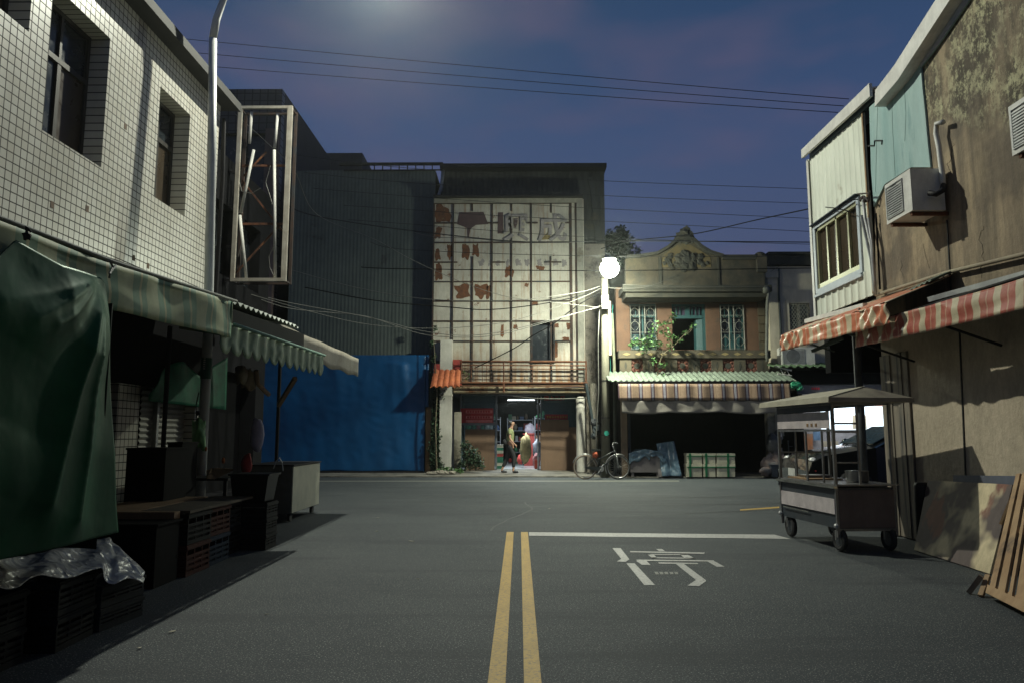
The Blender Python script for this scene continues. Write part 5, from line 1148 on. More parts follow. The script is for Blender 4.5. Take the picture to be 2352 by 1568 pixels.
# ================================================================== RIGHT: white metal house and stained concrete building
XR = 4.72
f1 = lambda a, b: ((1850+a/3.618)/1.063, (b/3.618)/1.063)
f2 = lambda a, b: ((1850+a/3.618)/1.063, (400+b/3.618)/1.063)
f3 = lambda a, b: ((1850+a/5.227)/1.063, (650+b/5.227)/1.063)
def polyX(mb, pts, X, th): return mb.prism([PX(a, b, X) for a, b in pts], (th, 0, 0))
MH = thing('metal_house', 'white corrugated metal upper storey with a sliding window at the street corner', 'building', (6, 11, 3))
ya_, yb_ = PX(2004,600,XR).y, PX(1869,600,XR).y
zb_ = PX(1878,728,XR).z; zl, zr_ = PX(1858,366,XR).z, PX(1997,238,XR).z
wy0, wy1, wz0, wz1 = PX(1984,640,XR).y, PX(1876,640,XR).y, PX(1877,676,XR).z, PX(1876,520,XR).z
whm = mat('white_sheet', (.74,.77,.66), (.62,.65,.55), 1.5, .55, .05, stretch=(1,1,.4), stain=(.30,.25,.17), ssc=1.6, sthr=.62, grime=.2)
def ribs(mb, y0, y1, z0a, z1a, z0b, z1b, X, n, amp=.012):
    return mb.sheet(lambda s, t: Vector((X-(amp if (s*n)%1 < .18 else 0), y0+(y1-y0)*s, (z0a+(z0b-z0a)*s)*(1-t)+(z1a+(z1b-z1a)*s)*t)), n*10, 1, (.03,0,0))
zt = lambda y: zr_+(zl-zr_)*(y-ya_)/(yb_-ya_)
mb = MB(); ribs(mb, ya_, yb_, wz1, zt(ya_), wz1, zt(yb_), XR, 12); ribs(mb, ya_, yb_, zb_, wz0, zb_, wz0, XR, 9, .02)
ribs(mb, ya_, wy0, wz0, wz1, wz0, wz1, XR, 1, 0); ribs(mb, wy1, yb_, wz0, wz1, wz0, wz1, XR, 1, 0)
part('wall', mb, whm, MH)
part('corner_trim', MB().box(XR-.02, XR+.03, yb_, yb_+.03, zb_, zl).box(XR-.03, XR-.022, yb_-.05, yb_+.03, zb_, zl-.02), white, MH)
part('rust_edge', MB().box(XR-.025, XR-.012, ya_-.02, ya_+.015, 3.1, zr_), mat('rusty_edge', (.3,.2,.1), (.2,.12,.06), 8), MH)
part('core', MB().box(XR+.2, 10, ya_, yb_, zb_, zl-.1), dark, MH)
part('end_wall', MB().box(XR+.04, 10, yb_, yb_+.03, zb_, zl-.05), whm, MH)
part('soffit_beam', MB().box(XR+.1, 10, yb_-.2, yb_, 2.2, zb_-.003).box(XR+.04, 10, ya_, yb_-.21, zb_-.1, zb_-.003), dark, MH)
a, b = PX(1843,352,XR-.1), PX(2000,200,XR-.1)
mb = MB().hexa([(XR-.12,a.y,a.z-.09),(XR-.08,a.y,a.z-.09),(XR-.08,b.y,b.z-.13),(XR-.12,b.y,b.z-.13),(XR-.12,a.y,a.z+.05),(XR-.08,a.y,a.z+.05),(XR-.08,b.y,b.z+.05),(XR-.12,b.y,b.z+.05)])
mb.hexa([(XR-.08,a.y,a.z-.02),(8,a.y,a.z+.5),(8,b.y,b.z+.5),(XR-.08,b.y,b.z-.02),(XR-.08,a.y,a.z+.0),(8,a.y,a.z+.53),(8,b.y,b.z+.53),(XR-.08,b.y,b.z+.0)])
part('roof_edge', mb, white, MH)
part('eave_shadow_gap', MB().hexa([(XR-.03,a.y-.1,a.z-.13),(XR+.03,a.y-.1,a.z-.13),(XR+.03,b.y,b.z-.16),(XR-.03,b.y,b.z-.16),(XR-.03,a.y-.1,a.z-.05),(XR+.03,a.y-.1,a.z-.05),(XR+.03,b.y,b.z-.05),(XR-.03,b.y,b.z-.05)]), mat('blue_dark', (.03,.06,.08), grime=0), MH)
yfr = mat('yellowed_alu', (.45,.45,.26), (.38,.38,.24), rough=.35, metal=.35, grime=.2)
bfr = mat('bluish_white', (.42,.47,.52), (.35,.40,.45), rough=.5)
mb = MB(); X = XR-.025
mb.box(X, X+.075, wy0-.02, wy0+.05, wz0, wz1).box(X, X+.07, wy1-.07, wy1+.01, wz0, wz1).box(X, X+.07, wy0+.05, wy1-.07, wz0-.02, wz0+.06).box(X, X+.07, wy0+.05, wy1-.07, wz1-.04, wz1+.02)
w = part('window', mb, bfr, MH)
mb = MB(); X = XR+.0; a_, b_ = wy0+.05, wy1-.07; n = 4
for k in range(n+1): y = a_+(b_-a_)*k/n; mb.box(X+(.012 if k%2 else 0), X+.05, y-.022+(.022 if k==0 else 0)-(.022 if k==n else 0), y+.022+(.022 if k==0 else 0)-(.022 if k==n else 0), wz0+.061, wz1-.041)
mb.box(X-.01, X+.049, a_+.001, b_-.001, wz0+.062, wz0+.13).box(X, X+.049, a_+.001, b_-.001, wz1-.09, wz1-.042)
part('sash', mb, yfr, w)
part('pane', MB().box(X+.052, X+.06, a_, b_, wz0+.05, wz1-.05), brownp, w)
part('sill', MB().box(XR-.05, XR-.002, wy0-.03, wy1+.03, wz0-.06, wz0-.021), bfr, w)
part('hood', MB().box(XR-.075, XR-.002, wy0-.03, wy1+.02, wz1+.021, wz1+.034), mat('dark_hood', (.03,.05,.07)), w)
part('bottom_bar', MB().bar(PX(1852,738,4.35), PX(1987,702,4.35), .06), white, MH)
# service bracket and poles at the junction
sb = thing('cable_bracket', 'iron cable bracket and conduit pipes at the corner of the white metal house', 'bracket', (4.6, ya_, 3.1))
q = lambda a, b, X=4.6: PX(*f2(a, b), X)
part('bracket_arm', MB().tube([q(885,268), q(990,262)], .012, 6).tube([q(935,290), q(980,330), q(990,262)], .015, 6).ball(q(930,305), .035, 8, jit=.5).ball(q(915,315), .03, 8, jit=.5).ball(q(950,320), .035, 8, jit=.5), rustbar, sb)
split_part('conduit', MB().tube([q(930,300), q(950,490), q(1000,700), q(1030,1000), q(1040,1160)], .022, 8).tube([q(975,480), q(1010,700), q(1035,1000)], .014, 6), galv, sb, smooth=True)
part('stay', MB().tube([q(915,460), q(1000,850), q(1030,1130)], .018, 6), pipe_ if False else greym, sb)
part('drip_pipe', MB().tube([q(1045,440,4.68), q(1060,700,4.68), q(1080,1110,4.68)], .012, 6), cable_b, sb)
mb = MB().tube([q(885,315), q(780,330), q(720,370), q(730,410)], .008, 5).tube([q(600,385), q(700,395), q(800,420), q(850,440)], .008, 5)
split_part('service_wire', mb, cable_b, sb)
# ---- concrete building
CB = thing('concrete_building', 'stained bare concrete wall with lichen patches and a turquoise sheet at its top', 'building', (6, 4, 0))
cw_, nt, p, v = base_mat('stained_concrete', .9)
sp = N(nt, 'ShaderNodeSeparateXYZ'); nt.links.new(v, sp.inputs[0])
c = mixc(nt, ramp2(nt, nois(nt, v, .8, (1,1,1), 6), .35, .65), (.38,.30,.19), (.28,.215,.145))
c = mixc(nt, ramp2(nt, nois(nt, v, 2.2, (1,2,.12), 8, .7), .42, .62, (0,0,0), (.8,)*3), c, (.12,.098,.07))
c = mixc(nt, ramp2(nt, nois(nt, v, 1.0, (1,1,1), 4), .48, .57, (0,0,0), (.8,)*3), c, (.13,.105,.078))
lich = mixc(nt, ramp2(nt, nois(nt, v, 5.5, (1,1,.8), 12, .84), .485, .55), (.06,.05,.034), (.46,.44,.27))
m1 = N(nt, 'ShaderNodeMath', operation='MULTIPLY_ADD'); m1.inputs[1].default_value = -.45; nt.links.new(sp.outputs[1], m1.inputs[0]); nt.links.new(sp.outputs[2], m1.inputs[2])
m2 = N(nt, 'ShaderNodeMath', operation='ADD'); nt.links.new(m1.outputs[0], m2.inputs[0]); nt.links.new(nois(nt, v, 1.1, (1,1,1), 6, .7), m2.inputs[1])
mask = ramp2(nt, m2.outputs[0], 0, 1); mask.node.color_ramp.elements[0].position = 0; 
mr = N(nt, 'ShaderNodeMapRange'); nt.links.new(m2.outputs[0], mr.inputs[0]); mr.inputs[1].default_value = 3.35; mr.inputs[2].default_value = 3.55
mk = N(nt, 'ShaderNodeMath', operation='MULTIPLY'); nt.links.new(mr.outputs[0], mk.inputs[0]); nt.links.new(ramp2(nt, nois(nt, v, 1.8, (1,1.4,.6), 9, .75), .36, .58), mk.inputs[1])
c = mixc(nt, mk.outputs[0], c, lich)
mr3 = N(nt, 'ShaderNodeMapRange'); nt.links.new(sp.outputs[2], mr3.inputs[0]); mr3.inputs[1].default_value = 2.55; mr3.inputs[2].default_value = 2.45
c = mixc(nt, mr3.outputs[0], c, mixc(nt, ramp2(nt, nois(nt, v, 1.3, (1,1,.3), 7), .35, .65), (.56,.47,.35), (.42,.355,.26)))  # paler lower wall: its lamplit brightness is put into the colour
c = mixc(nt, .6, c, ramp2(nt, nois(nt, v, 16, (1,1,.5), 8, .8), .3, .7, (.5,.5,.5), (1.2,1.2,1.2)), 'MULTIPLY')
nt.links.new(c, p.inputs['Base Color'])
bp = N(nt, 'ShaderNodeBump'); bp.inputs['Strength'].default_value = .6; bp.inputs['Distance'].default_value = .02
nt.links.new(nois(nt, v, 12, (1,1,1), 8, .7), bp.inputs['Height']); nt.links.new(bp.outputs[0], p.inputs['Normal'])
p1, p2, p3 = PX(2004,236,XR), PX(2064,180,XR), PX(2176,10,XR); p4 = p3+(p3-p2)*3.0; yl = PX(2036,1000,XR).y
mb = MB().prism([Vector((XR,yl,0)), Vector((XR,yl,2.6)), Vector((XR,ya_-.003,2.6)), p1, p2, p3, p4, Vector((XR,-4,p4.z)), Vector((XR,-4,0))], (.25,0,0))
part('wall', mb, cw_, CB)
part('core', MB().box(XR+.26, 9, -4, yl-.3, 0, 5.2), dark, CB)
teals = mat('teal_sheet', (.22,.36,.35), (.32,.44,.42), 1.2, .6, stretch=(1,2,.3), stain=(.10,.22,.22), ssc=1.3, sthr=.6, sstretch=(1,2,.4))
pts = [f1(*q) for q in ((985,950),(1215,745),(1740,0),(1895,-50),(1850,30),(1600,390),(1440,600),(1455,780),(1478,1000),(1500,1250),(1525,1480),(1350,1480),(1230,1560),(1120,1630),(1025,1830),(1000,1500))]
part('teal_sheet', polyX(MB(), pts, XR-.025, .022), teals, CB)
pts = [f1(*q) for q in ((1440,600),(1600,390),(1850,30),(1895,-50),(1740,0),(1420,490))]
part('white_band', polyX(MB(), pts, XR-.03, .003), mat('pale_band', (.50,.50,.50), (.38,.42,.45), 3), CB)
mb = MB(); g = [(PX(2009,246,4.55), PX(2010,208,4.55)), (PX(2062,184,4.55), PX(2054,150,4.55)), (PX(2180,2,4.55), PX(2150,-2,4.55))]
l, u = g[2]; l0, u0 = g[1]; g.append((l+(l-l0)*3, u+(u-u0)*3))
for (a, b), (c_, d_) in zip(g, g[1:]):
    o = Vector((.05,0,0)); mb.hexa([a, a+o, c_+o, c_, b, b+o, d_+o, d_])
    e = Vector((.19,0,.0)); mb.hexa([a+Vector((.052,0,0)), a+e, c_+e, c_+Vector((.052,0,0)), a+Vector((.052,0,.03)), a+e+Vector((0,0,.03)), c_+e+Vector((0,0,.03)), c_+Vector((.052,0,.03))])
part('gutter', mb, white, CB)
mb = MB()
for l in (((1185,790),(1190,1100),(1215,1560)),((1290,700),(1310,1000),(1300,1250)),((1060,900),(1050,1300),(1040,1700))):
    mb.tube([PX(*f1(*q), XR-.0255) for q in l], .003, 4)
split_part('sheet_seam', mb, mat('seam_grey', (.16,.27,.24)), CB)
mb = MB()
random.seed(5)
for (u0, v0, du, dv, n) in ((2120,560,14,60,14),(2190,330,-8,16,18),(2260,520,10,22,20),(2070,600,5,14,16)):
    P_ = [(u0, v0)]
    for k in range(n): P_.append((P_[-1][0]+du*random.uniform(-.6,1), P_[-1][1]+dv*random.uniform(.2,.9)*.6))
    mb.tube([PX(a, b, XR-.001) for a, b in P_ if b < 640], .0025, 4)
split_part('wall_crack', mb, mat('crack_brown', (.09,.07,.05)), CB)
mb = MB().bar(PX(*f2(1672,500),XR-.004), PX(*f2(1708,1130),XR-.004), .016, .012).bar(PX(2204,760,XR-.004), PX(2218,1092,XR-.004), .02, .012)
split_part('wall_joint', mb, blackm, CB)
mb = MB(); yd0, yd1 = PX(2036,1000,XR).y, PX(2100,1000,XR).y
for k in range(5):
    y = yd1+(yd0-yd1)*k/5; mb.box(XR-.03-.008*(k%2), XR-.003, y+.006, y+(yd0-yd1)/5-.006, 0.02, 2.25)
part('plank_door', mb, mat('weathered_planks', (.26,.22,.17), (.16,.14,.11), 3, .85, stretch=(1,3,.2), stain=(.06,.06,.06), sthr=.52, ssc=3, sstretch=(1,3,.2)), CB)
part('corner_post', MB().tube([(4.85,10.6,0),(4.85,10.6,zb_-.12)], .055, 12), mat('dull_post', (.13,.14,.15), (.08,.085,.09), 4, .6), CB, smooth=True)
part('wall_pipe', MB().tube([PX(2012,678,4.66), PX(*f2(1660,965),4.66), PX(*f2(2352,800),4.66), Vector((4.66,3,PX(*f2(2352,800),4.66).z-.03))], .022, 8), mat('old_pipe', (.33,.29,.2), (.25,.2,.14)), CB, smooth=True)
vp_ = [PX(*f1(1640,1080),4.62), PX(*f1(1580,1095),4.62), PX(*f1(1575,1180),4.62), PX(*f1(1600,1300),4.62), PX(*f1(1635,1580),4.62), PX(*f2(1640,190),4.62)]
part('white_pipe', MB().tube(vp_, .028, 10), white, CB, smooth=True)
part('pipe_elbow', MB().tube([PX(*f2(1640,190),4.60), PX(*f2(1630,240),4.55), PX(*f2(1580,270),4.5), PX(*f2(1510,260),4.45)], .03, 8), blackm, CB, smooth=True)
q = lambda a, b: PX(*f1(a, b), XR-.03)
part('wall_hook', MB().tube([q(975,1290), q(1030,1290), q(1035,1245), q(1100,1245), q(1095,1280)], .01, 5), blackm, CB)
ya1 = PX(2033,450,4.3).y; ya2 = PX(2094,450,4.3).y
ac_unit('air_conditioner', 'air conditioner outdoor unit on the wall beside the turquoise sheet and white pipe', 4.3, (ya1+ya2)/2, PX(2097,483,4.3).z, ya1-ya2, PX(2092,386,4.3).z-PX(2097,483,4.3).z, .36, '-x', 'air conditioner outdoor units')
yb1 = PX(2320,300,4.3).y; ac_unit('air_conditioner', 'air conditioner outdoor unit cut off by the right edge of the picture', 4.3, yb1-.36, PX(2326,359,4.3).z, .72, PX(2320,244,4.3).z-PX(2326,359,4.3).z, .36, '-x', 'air conditioner outdoor units')
# ---- red and white awnings
redst = [(0,(.54,.47,.32)),(.20,(.40,.095,.065)),(.50,(.5,.29,.2)),(.56,(.40,.095,.065)),(.86,(.54,.47,.32))]
rs1 = stripes('red_stripes', 1, .30, redst, wear=.4, wcol=(.45,.36,.25)); rs2 = stripes('red_stripes_faded', 1, .30, [(0,(.64,.55,.37)),(.22,(.60,.19,.10)),(.48,(.62,.40,.26)),(.54,(.60,.19,.10)),(.84,(.64,.55,.37))], wear=.35, wcol=(.42,.22,.14), off=.4)
for m_ in (rs1, rs2):
    nt_ = m_.node_tree; p_ = nt_.nodes['Principled BSDF']; p_.inputs['Roughness'].default_value = .38
a1 = thing('red_awning', 'larger red and cream striped awning nearest on the right wall', 'awning', (4.1, 6, 2.4))
yA = PX(1962,780,4.1).y; zA1, zA0 = PX(2352,637,4.1).z, PX(2352,710,4.1).z; zL0 = PX(1962,799,4.1).z; zL1 = zL0+(zA1-zA0)
y2352 = PX(2352,680,4.1).y
def v1(a, b):
    y = yA+(1.0-yA)*a; k = (yA-y)/(yA-y2352); z0 = zL0+(zA0-zL0)*min(k,1); z1 = zL1+(zA1-zL1)*min(k,1)
    o = .012*math.sin(y*7)+.02*noise.noise(Vector((y*2.2,b*2.5,3)))+.014*math.sin((y+b*.25)*23)*max(0,math.sin(y*1.7))
    return Vector((4.1+o+.02*b, y, z0+(z1-z0)*b))
part('valance', MB().sheet(v1, 260, 8, (.008,0,0)), rs1, a1, smooth=True)
part('roof', MB().hexa([(4.13,1,zA1-.005),(XR-.01,1,zA1+.12),(XR-.01,yA,zA1+.12),(4.13,yA,zL1-.01),(4.13,1,zA1+.01),(XR-.01,1,zA1+.135),(XR-.01,yA,zA1+.135),(4.13,yA,zL1+.005)]), blackm, a1)
part('front_bar', MB().hexa([PX(2130,695,4.38), PX(2352,634,4.38), PX(2352,634,4.42), PX(2130,695,4.42), PX(2130,683,4.38), PX(2352,622,4.38), PX(2352,622,4.42), PX(2130,683,4.42)]).box(4.38, 4.42, 1, PX(2352,630,4.38).y-.003, PX(2352,634,4.38).z, PX(2352,622,4.38).z), galv, a1)
mb = MB()
for y in (8.8, 7.2, 5.6): mb.tube([(4.14,y,zA0+.05),(XR-.02,y,zA0-.15)], .014, 6)
split_part('strut', mb, blackm, a1)
a2 = thing('faded_awning', 'smaller faded red and cream awning reaching out toward the street corner', 'awning', (4, 9.5, 2.5))
c = [PX(1794,771,3.95), PX(2046,691,3.95), PX(2037,744,3.95), PX(1794,807,3.95)]
y0, y1 = c[2].y, c[0].y
def v2(a, b):
    y = y0+(y1-y0)*a; z0 = c[2].z+(c[3].z-c[2].z)*a; z1 = c[1].z+(c[0].z-c[1].z)*a
    o = .015*math.sin(y*9)+.02*noise.noise(Vector((y*3,b*3,8)))+.016*math.sin((y+b*.3)*26)*max(0,math.sin(y*2.4+1))
    return Vector((3.95+o, y, z0+(z1-z0)*b))
part('valance', MB().sheet(v2, 160, 8, (.008,0,0)), rs2, a2, smooth=True)
part('roof', MB().sheet(lambda a, b: Vector((3.96+(XR-3.98)*b, y0+.05*b+(y1-y0)*a, (c[1].z+(c[0].z-c[1].z)*a)+.30*b+.01*math.sin(a*60))), 60, 5, (0,0,.008)), rs2, a2, smooth=True)
part('end_flap', MB().prism([Vector((3.95,y1+.003,c[3].z)), Vector((3.95,y1+.003,c[0].z)), Vector((4.2,y1+.003,c[0].z+.08))], (0,.008,0)), redp, a2)
mb = MB().bar(PX(1866,806,4.1), PX(1935,777,4.3), .04).bar(PX(1866,806,4.1), PX(1990,740,4.6), .02)
for y in (8.6, 9.8, 11.0): mb.tube([(3.98,y,c[0].z-.02),(XR-.02,y,c[0].z-.25)], .014, 6)
split_part('strut', mb, mat('greenish_bar', (.12,.15,.12)), a2)
cs = MB(); sa_, sb_ = PX(1992,716,4.42), PX(2138,644,4.42)
corr(cs, lambda s, t, o: Vector((4.42+.28*t, sa_.y+(sb_.y-sa_.y)*s, sa_.z+(sb_.z-sa_.z)*s+.12*t+o)), 14, 5, .012, (0,0,.008))
solo('wavy_sheet', cs, rm_w, 'short white wavy roofing sheet tucked above the faded red awning', 'roofing sheet')
# ================================================================== food cart
ct = thing('food_cart', 'old street food cart with brown roof, open glass-less frame and wheels', 'cart', (3.40, 8.12, 0), rz=math.atan2(.13,1.35))
CWd, CL = .68, 1.36
stl = mat('cart_steel', (.24,.24,.235), (.16,.16,.16), 6, .35, .5, stain=(.12,.08,.06), sthr=.64)
brn = mat('cart_brown', (.155,.115,.095), (.115,.085,.072), 4, .7); palp = mat('cart_pale_panel', (.62,.56,.55), (.46,.41,.41), 5, .5, stain=(.16,.1,.08), sthr=.64); navy = mat('cart_navy', (.035,.045,.055), (.05,.055,.06), 4, .45)
chrome = mat('chrome', (.7,.68,.6), rough=.2, metal=.9, grime=0)
roofm = mat('cart_roof', (.30,.27,.20), (.2,.175,.14), 4, .7, stain=(.08,.06,.05), sthr=.55)
L_ = dict(local=True)
part('body', MB().box(.012, CWd-.012, .012, CL-.012, .25, .68), navy, ct, **L_)
part('end_panel', MB().box(.03, CWd-.03, -.006, .010, .26, .66), brn, ct, 'brown end panel', **L_)
part('side_panel', MB().box(-.006, .010, .03, CL-.05, .40, .56), palp, ct, 'pale pinkish side panel', **L_)
part('side_trim', MB().box(-.03, .009, -.02, CL+.03, .675, .70).box(-.014, -.008, CL*.45, CL-.1, .365, .378), chrome, ct, **L_)
part('counter', MB().box(0, CWd+.03, -.03, CL+.03, .701, .718), stl, ct, **L_)
mb = MB()
for x in (0, CWd-.03):
    for y in (0, CL-.03): mb.box(x, x+.03, y, y+.03, .16, 1.60)
mb.box(.03, CWd-.03, .003, .027, 1.575, 1.60).box(.03, CWd-.03, CL-.027, CL-.003, 1.575, 1.60).box(.003, .027, .03, CL-.03, 1.575, 1.60).box(CWd-.027, CWd-.003, .03, CL-.03, 1.575, 1.60)
mb.box(-.001, .018, .031, CL-.031, 1.285, 1.31).box(.003, .020, .62, .65, .72, 1.284).box(.003, .02, .25, .27, .72, 1.284)
mb.box(.031, CWd-.031, CL-.02, CL-.004, 1.02, 1.04).box(.22, .24, CL-.022, CL-.002, .72, 1.57).box(.031, .30, .004, .02, 1.36, 1.38).box(.28, .30, .002, .022, .72, 1.57).box(.031, .28, .004, .02, 1.27, 1.29).box(.031, .28, .004, .02, .94, .955)
mb.box(0, CWd, -.001, .032, .225, .25)
part('frame', mb, stl, ct, **L_)
part('header_panel', MB().box(-.008, -.002, .05, CL-.035, 1.32, 1.50), palp, ct, 'pale header board with faded marks', **L_)
mb = MB()
for i in range(3): mb.box(-.0125, -.0085, .32+i*.10, .36+i*.10, 1.34, 1.375)
split_part('faded_mark', mb, mat('ochre_marks', (.30,.18,.08)), ct, **L_)
part('valance_dark', MB().box(-.004, .0, .03, CL-.03, 1.505, 1.57), navy, ct, **L_)
ex = [(-.12,-.18),(.88,-.12),(.86,1.58),(-.12,1.58)]; rg = [(.46,.10),(.40,1.22)]; ze, zr2 = 1.60, 1.775
V = [(x,y,ze) for x,y in ex]+[(x,y,ze+.045) for x,y in ex]+[(rg[0][0],rg[0][1],zr2),(rg[1][0],rg[1][1],zr2-.02)]
part('roof', MB().add(V, [(3,2,1,0),(0,1,5,4),(1,2,6,5),(2,3,7,6),(3,0,4,7),(4,5,8),(5,6,9,8),(6,7,9),(7,4,8,9)]), roofm, ct, **L_)
part('lit_roof_side', MB().add([(x*1.0, y, z+.008) for x,y,z in (V[4],V[7],V[9],V[8])]+[(-.13,-.19,1.592),(-.13,1.59,1.592)], [(0,1,2,3),(4,5,1,0)]), mat('lit_roof_colour', (.42,.39,.30), (.30,.28,.21), 5, .6, stain=(.4,.4,.35), sthr=.72), ct, 'street side of the roof, painted paler as the lit slope', **L_)  # brightness of the lit slope put into a paler colour
def wheel(x, y, r=.13):
    w = part('wheel', MB().lathe((x-.02,y,r+.005), [(r*.55,0),(r*.6,.02),(r*.55,.04)], 16, 'x'), navy, ct, **L_)
    part('tyre', MB().tube([(x, y+(r-.03)*math.cos(2*pi*i/20), r+.005+(r-.03)*math.sin(2*pi*i/20)) for i in range(21)], .03, 8, False), rub, w, **L_)
    part('fork', MB().box(x-.05, x-.04, y-.015, y+.015, r, .23).box(x+.04, x+.05, y-.015, y+.015, r, .23), stl, w, **L_)
wheel(.06,.07); wheel(.06,CL-.14); wheel(CWd-.07,.07); wheel(CWd-.07,CL-.14)
part('corner_knob', MB().ball((-.01,.0,.28), .03, 8).ball((-.01,CL-.02,.28), .03, 8), galv, ct, **L_)
def onct(x, y, z): return ct.matrix_basis @ Vector((x, y, z))
bpy.context.view_layer.update()
R_ = lambda mb: mb
mb = MB(); mb.hexa([onct(*q) for q in ((.08,.75,.72),(.5,.75,.72),(.5,1.3,.72),(.08,1.3,.72),(.08,.75,.735),(.5,.75,.735),(.5,1.3,.735),(.08,1.3,.735))])
q = onct(.45,.35,.72)
solo('steel_pot', MB().lathe(q, [(.11,0),(.12,.02),(.12,.12),(.125,.125)], 18), stl, 'steel pot standing on the near end of the food cart counter', 'pot', smooth=True)
q = onct(.30,1.05,.737)
solo('tray', MB().hexa([q+Vector(a) for a in ((-.14,-.1,0),(.14,-.1,0),(.14,.1,0),(-.14,.1,0),(-.16,-.12,.03),(.16,-.12,.03),(.16,.12,.03),(-.16,.12,.03))]), galv, 'shallow metal tray on the wooden board inside the food cart', 'tray')
solo('counter_board', mb, wood, 'loose wooden board lying on the counter of the food cart', 'board')
# ================================================================== parked car beyond the corner
cr_t = thing('parked_car', 'glossy black car parked behind the food cart, facing left', 'car', (7.3, 14.2, .004))
cp, nt, p, v = base_mat('black_car_paint', .18); p.inputs['Base Color'].default_value = (.01,.011,.013,1); p.inputs['Coat Weight'].default_value = 1
prof = [(-2.12,.35),(-2.15,.62),(-2.08,.80),(-1.85,.92),(-1.2,1.03),(-.95,1.06),(-.25,1.40),(.3,1.47),(1.0,1.44),(1.7,1.12),(2.05,1.05),(2.12,.6),(2.10,.35)]
def carsec(i, j, hw=.86):
    x, z = prof[i]; k = j/8; s = k*2-1
    w_ = hw*(1-.10*max(0, (z-1.0)/.45)*1.6)*(1-.08*(abs(x)/2.1)**4); return Vector((x, s*w_, z-(.05*abs(s)**4 if z > .5 else 0)))
mb = MB(); n = len(prof)
mb.add([carsec(i, j) for i in range(n) for j in range(9)], [(i*9+j, (i+1)*9+j, (i+1)*9+j+1, i*9+j+1) for i in range(n-1) for j in range(8)])
for jj in (0, 8):
    o = [carsec(i, jj) for i in range(n)]+[Vector((-2.10,carsec(0,jj).y,.25)), Vector((2.08,carsec(0,jj).y,.25))]
    bot = [Vector((q.x, q.y, .25)) for q in o[:n]]; mb.add(o[:n]+bot, [(i, i+1, n+i+1, n+i) for i in range(n-1)])
part('body', mb, cp, cr_t, smooth=False, **L_)
mb = MB()
def cq(x, s, z): 
    w_ = .862*(1-.10*max(0, (z-1.0)/.45)*1.6); return Vector((x, s*w_, z))
mb.prism([cq(-.72,-1.002,1.08), cq(-.15,-1.002,1.37), cq(.35,-1.002,1.39), cq(.35,-1.002,1.06)], (0,-.006,0)).prism([cq(.42,-1.002,1.06), cq(.42,-1.002,1.39), cq(.95,-1.002,1.36), cq(1.35,-1.002,1.10)], (0,-.006,0))
part('side_window', mb, glass('car_glass', (.01,.015,.025), .05), cr_t, **L_)
part('windscreen', MB().hexa([(-.93,-.68,1.075),(-.93,.68,1.075),(-.30,.62,1.39),(-.30,-.62,1.39),(-.94,-.68,1.085),(-.94,.68,1.085),(-.31,.62,1.405),(-.31,-.62,1.405)]), glass('screen_glass', (.01,.03,.05), .05), cr_t, **L_)
for s in (-1, 1):
    part('headlight', MB().ball((-2.0,s*.62,.76), .12, 12, (.6,1.2,.7)), glass('lens_glass', (.5,.5,.5), .05), cr_t, smooth=True, **L_)
    part('mirror', MB().ball((-.72,s*.93,1.10), .09, 10, (.7,1,.8)), cp, cr_t, smooth=True, **L_)
    for x in (-1.35, 1.3):
        w = part('wheel', MB().lathe((x,s*.80-.10,.31), [(.31,0),(.32,.05),(.32,.15),(.31,.2)], 24, 'y'), rub, cr_t, smooth=True, **L_)
        part('rim', MB().lathe((x,s*.905-.01,.31), [(.2,0),(.2,.02)], 10, 'y'), galv, w, **L_)
part('number_plate', MB().box(-2.165,-2.152,-.17,.17,.48,.62), white, cr_t, **L_)
part('red_reflection', MB().ball((-2.02,-.80,.60), .016, 8), mat('red_reflection_paint', (.3,.01,.01)), cr_t, 'small red reflection put in as a dot', smooth=True, **L_)  # red dot painted in for a reflection on the car
# ================================================================== boards and pallets on the right
f5 = lambda a, b: ((2150+a/3.92)/1.063, (1100+b/3.92)/1.063)
sbm, nt, p, v = base_mat('patchy_board', .8)
c = mixc(nt, ramp2(nt, nois(nt, v, 1.6, (1,1,1), 3, .5), .42, .50), (.62,.52,.33), (.10,.075,.07))  # cream and dark brown patches mixed at random
c = mixc(nt, ramp2(nt, nois(nt, v, 2.1, (1,1.4,.8), 4, .5), .56, .62), c, (.20,.085,.06))
c = mixc(nt, .6, c, ramp2(nt, nois(nt, v, 8, (1,1,.3), 8, .8), .3, .7, (.45,.45,.45), (1.2,1.2,1.2)), 'MULTIPLY'); nt.links.new(c, p.inputs['Base Color'])
g1, g2 = G(*f5(322,955)), G(*f5(1045,1187)); t1, t2 = PX(*f5(450,280), 4.60), PX(*f5(1262,320), 4.60)
n_ = (g2-g1).cross(t1-g1).normalized()*.02
if n_.x < 0: n_ = -n_
g1.z = g2.z = .012
solo('patchy_board', MB().hexa([g1, g2, g2+n_, g1+n_, t1, t2, t2+n_, t1+n_]), sbm, 'large patchy plywood sheet leaning on the wall right of the cart', 'board')
b1, b2 = PX(*f5(690,285), 4.65), PX(*f5(1285,310), 4.65)
solo('blue_grey_panel', MB().hexa([(4.60,b1.y,.01),(4.60,b2.y,.01),(4.63,b2.y,.01),(4.63,b1.y,.01),(4.66,b1.y,b1.z+.06),(4.66,b2.y,b2.z+.07),(4.69,b2.y,b2.z+.07),(4.69,b1.y,b1.z+.06)]), mat('blue_grey_panel', (.11,.125,.17), (.08,.09,.12), 3, .6), 'blue-grey panel standing behind the patchy plywood sheet, only its top showing', 'board')
g3 = PX(*f5(1262,330), 4.62)
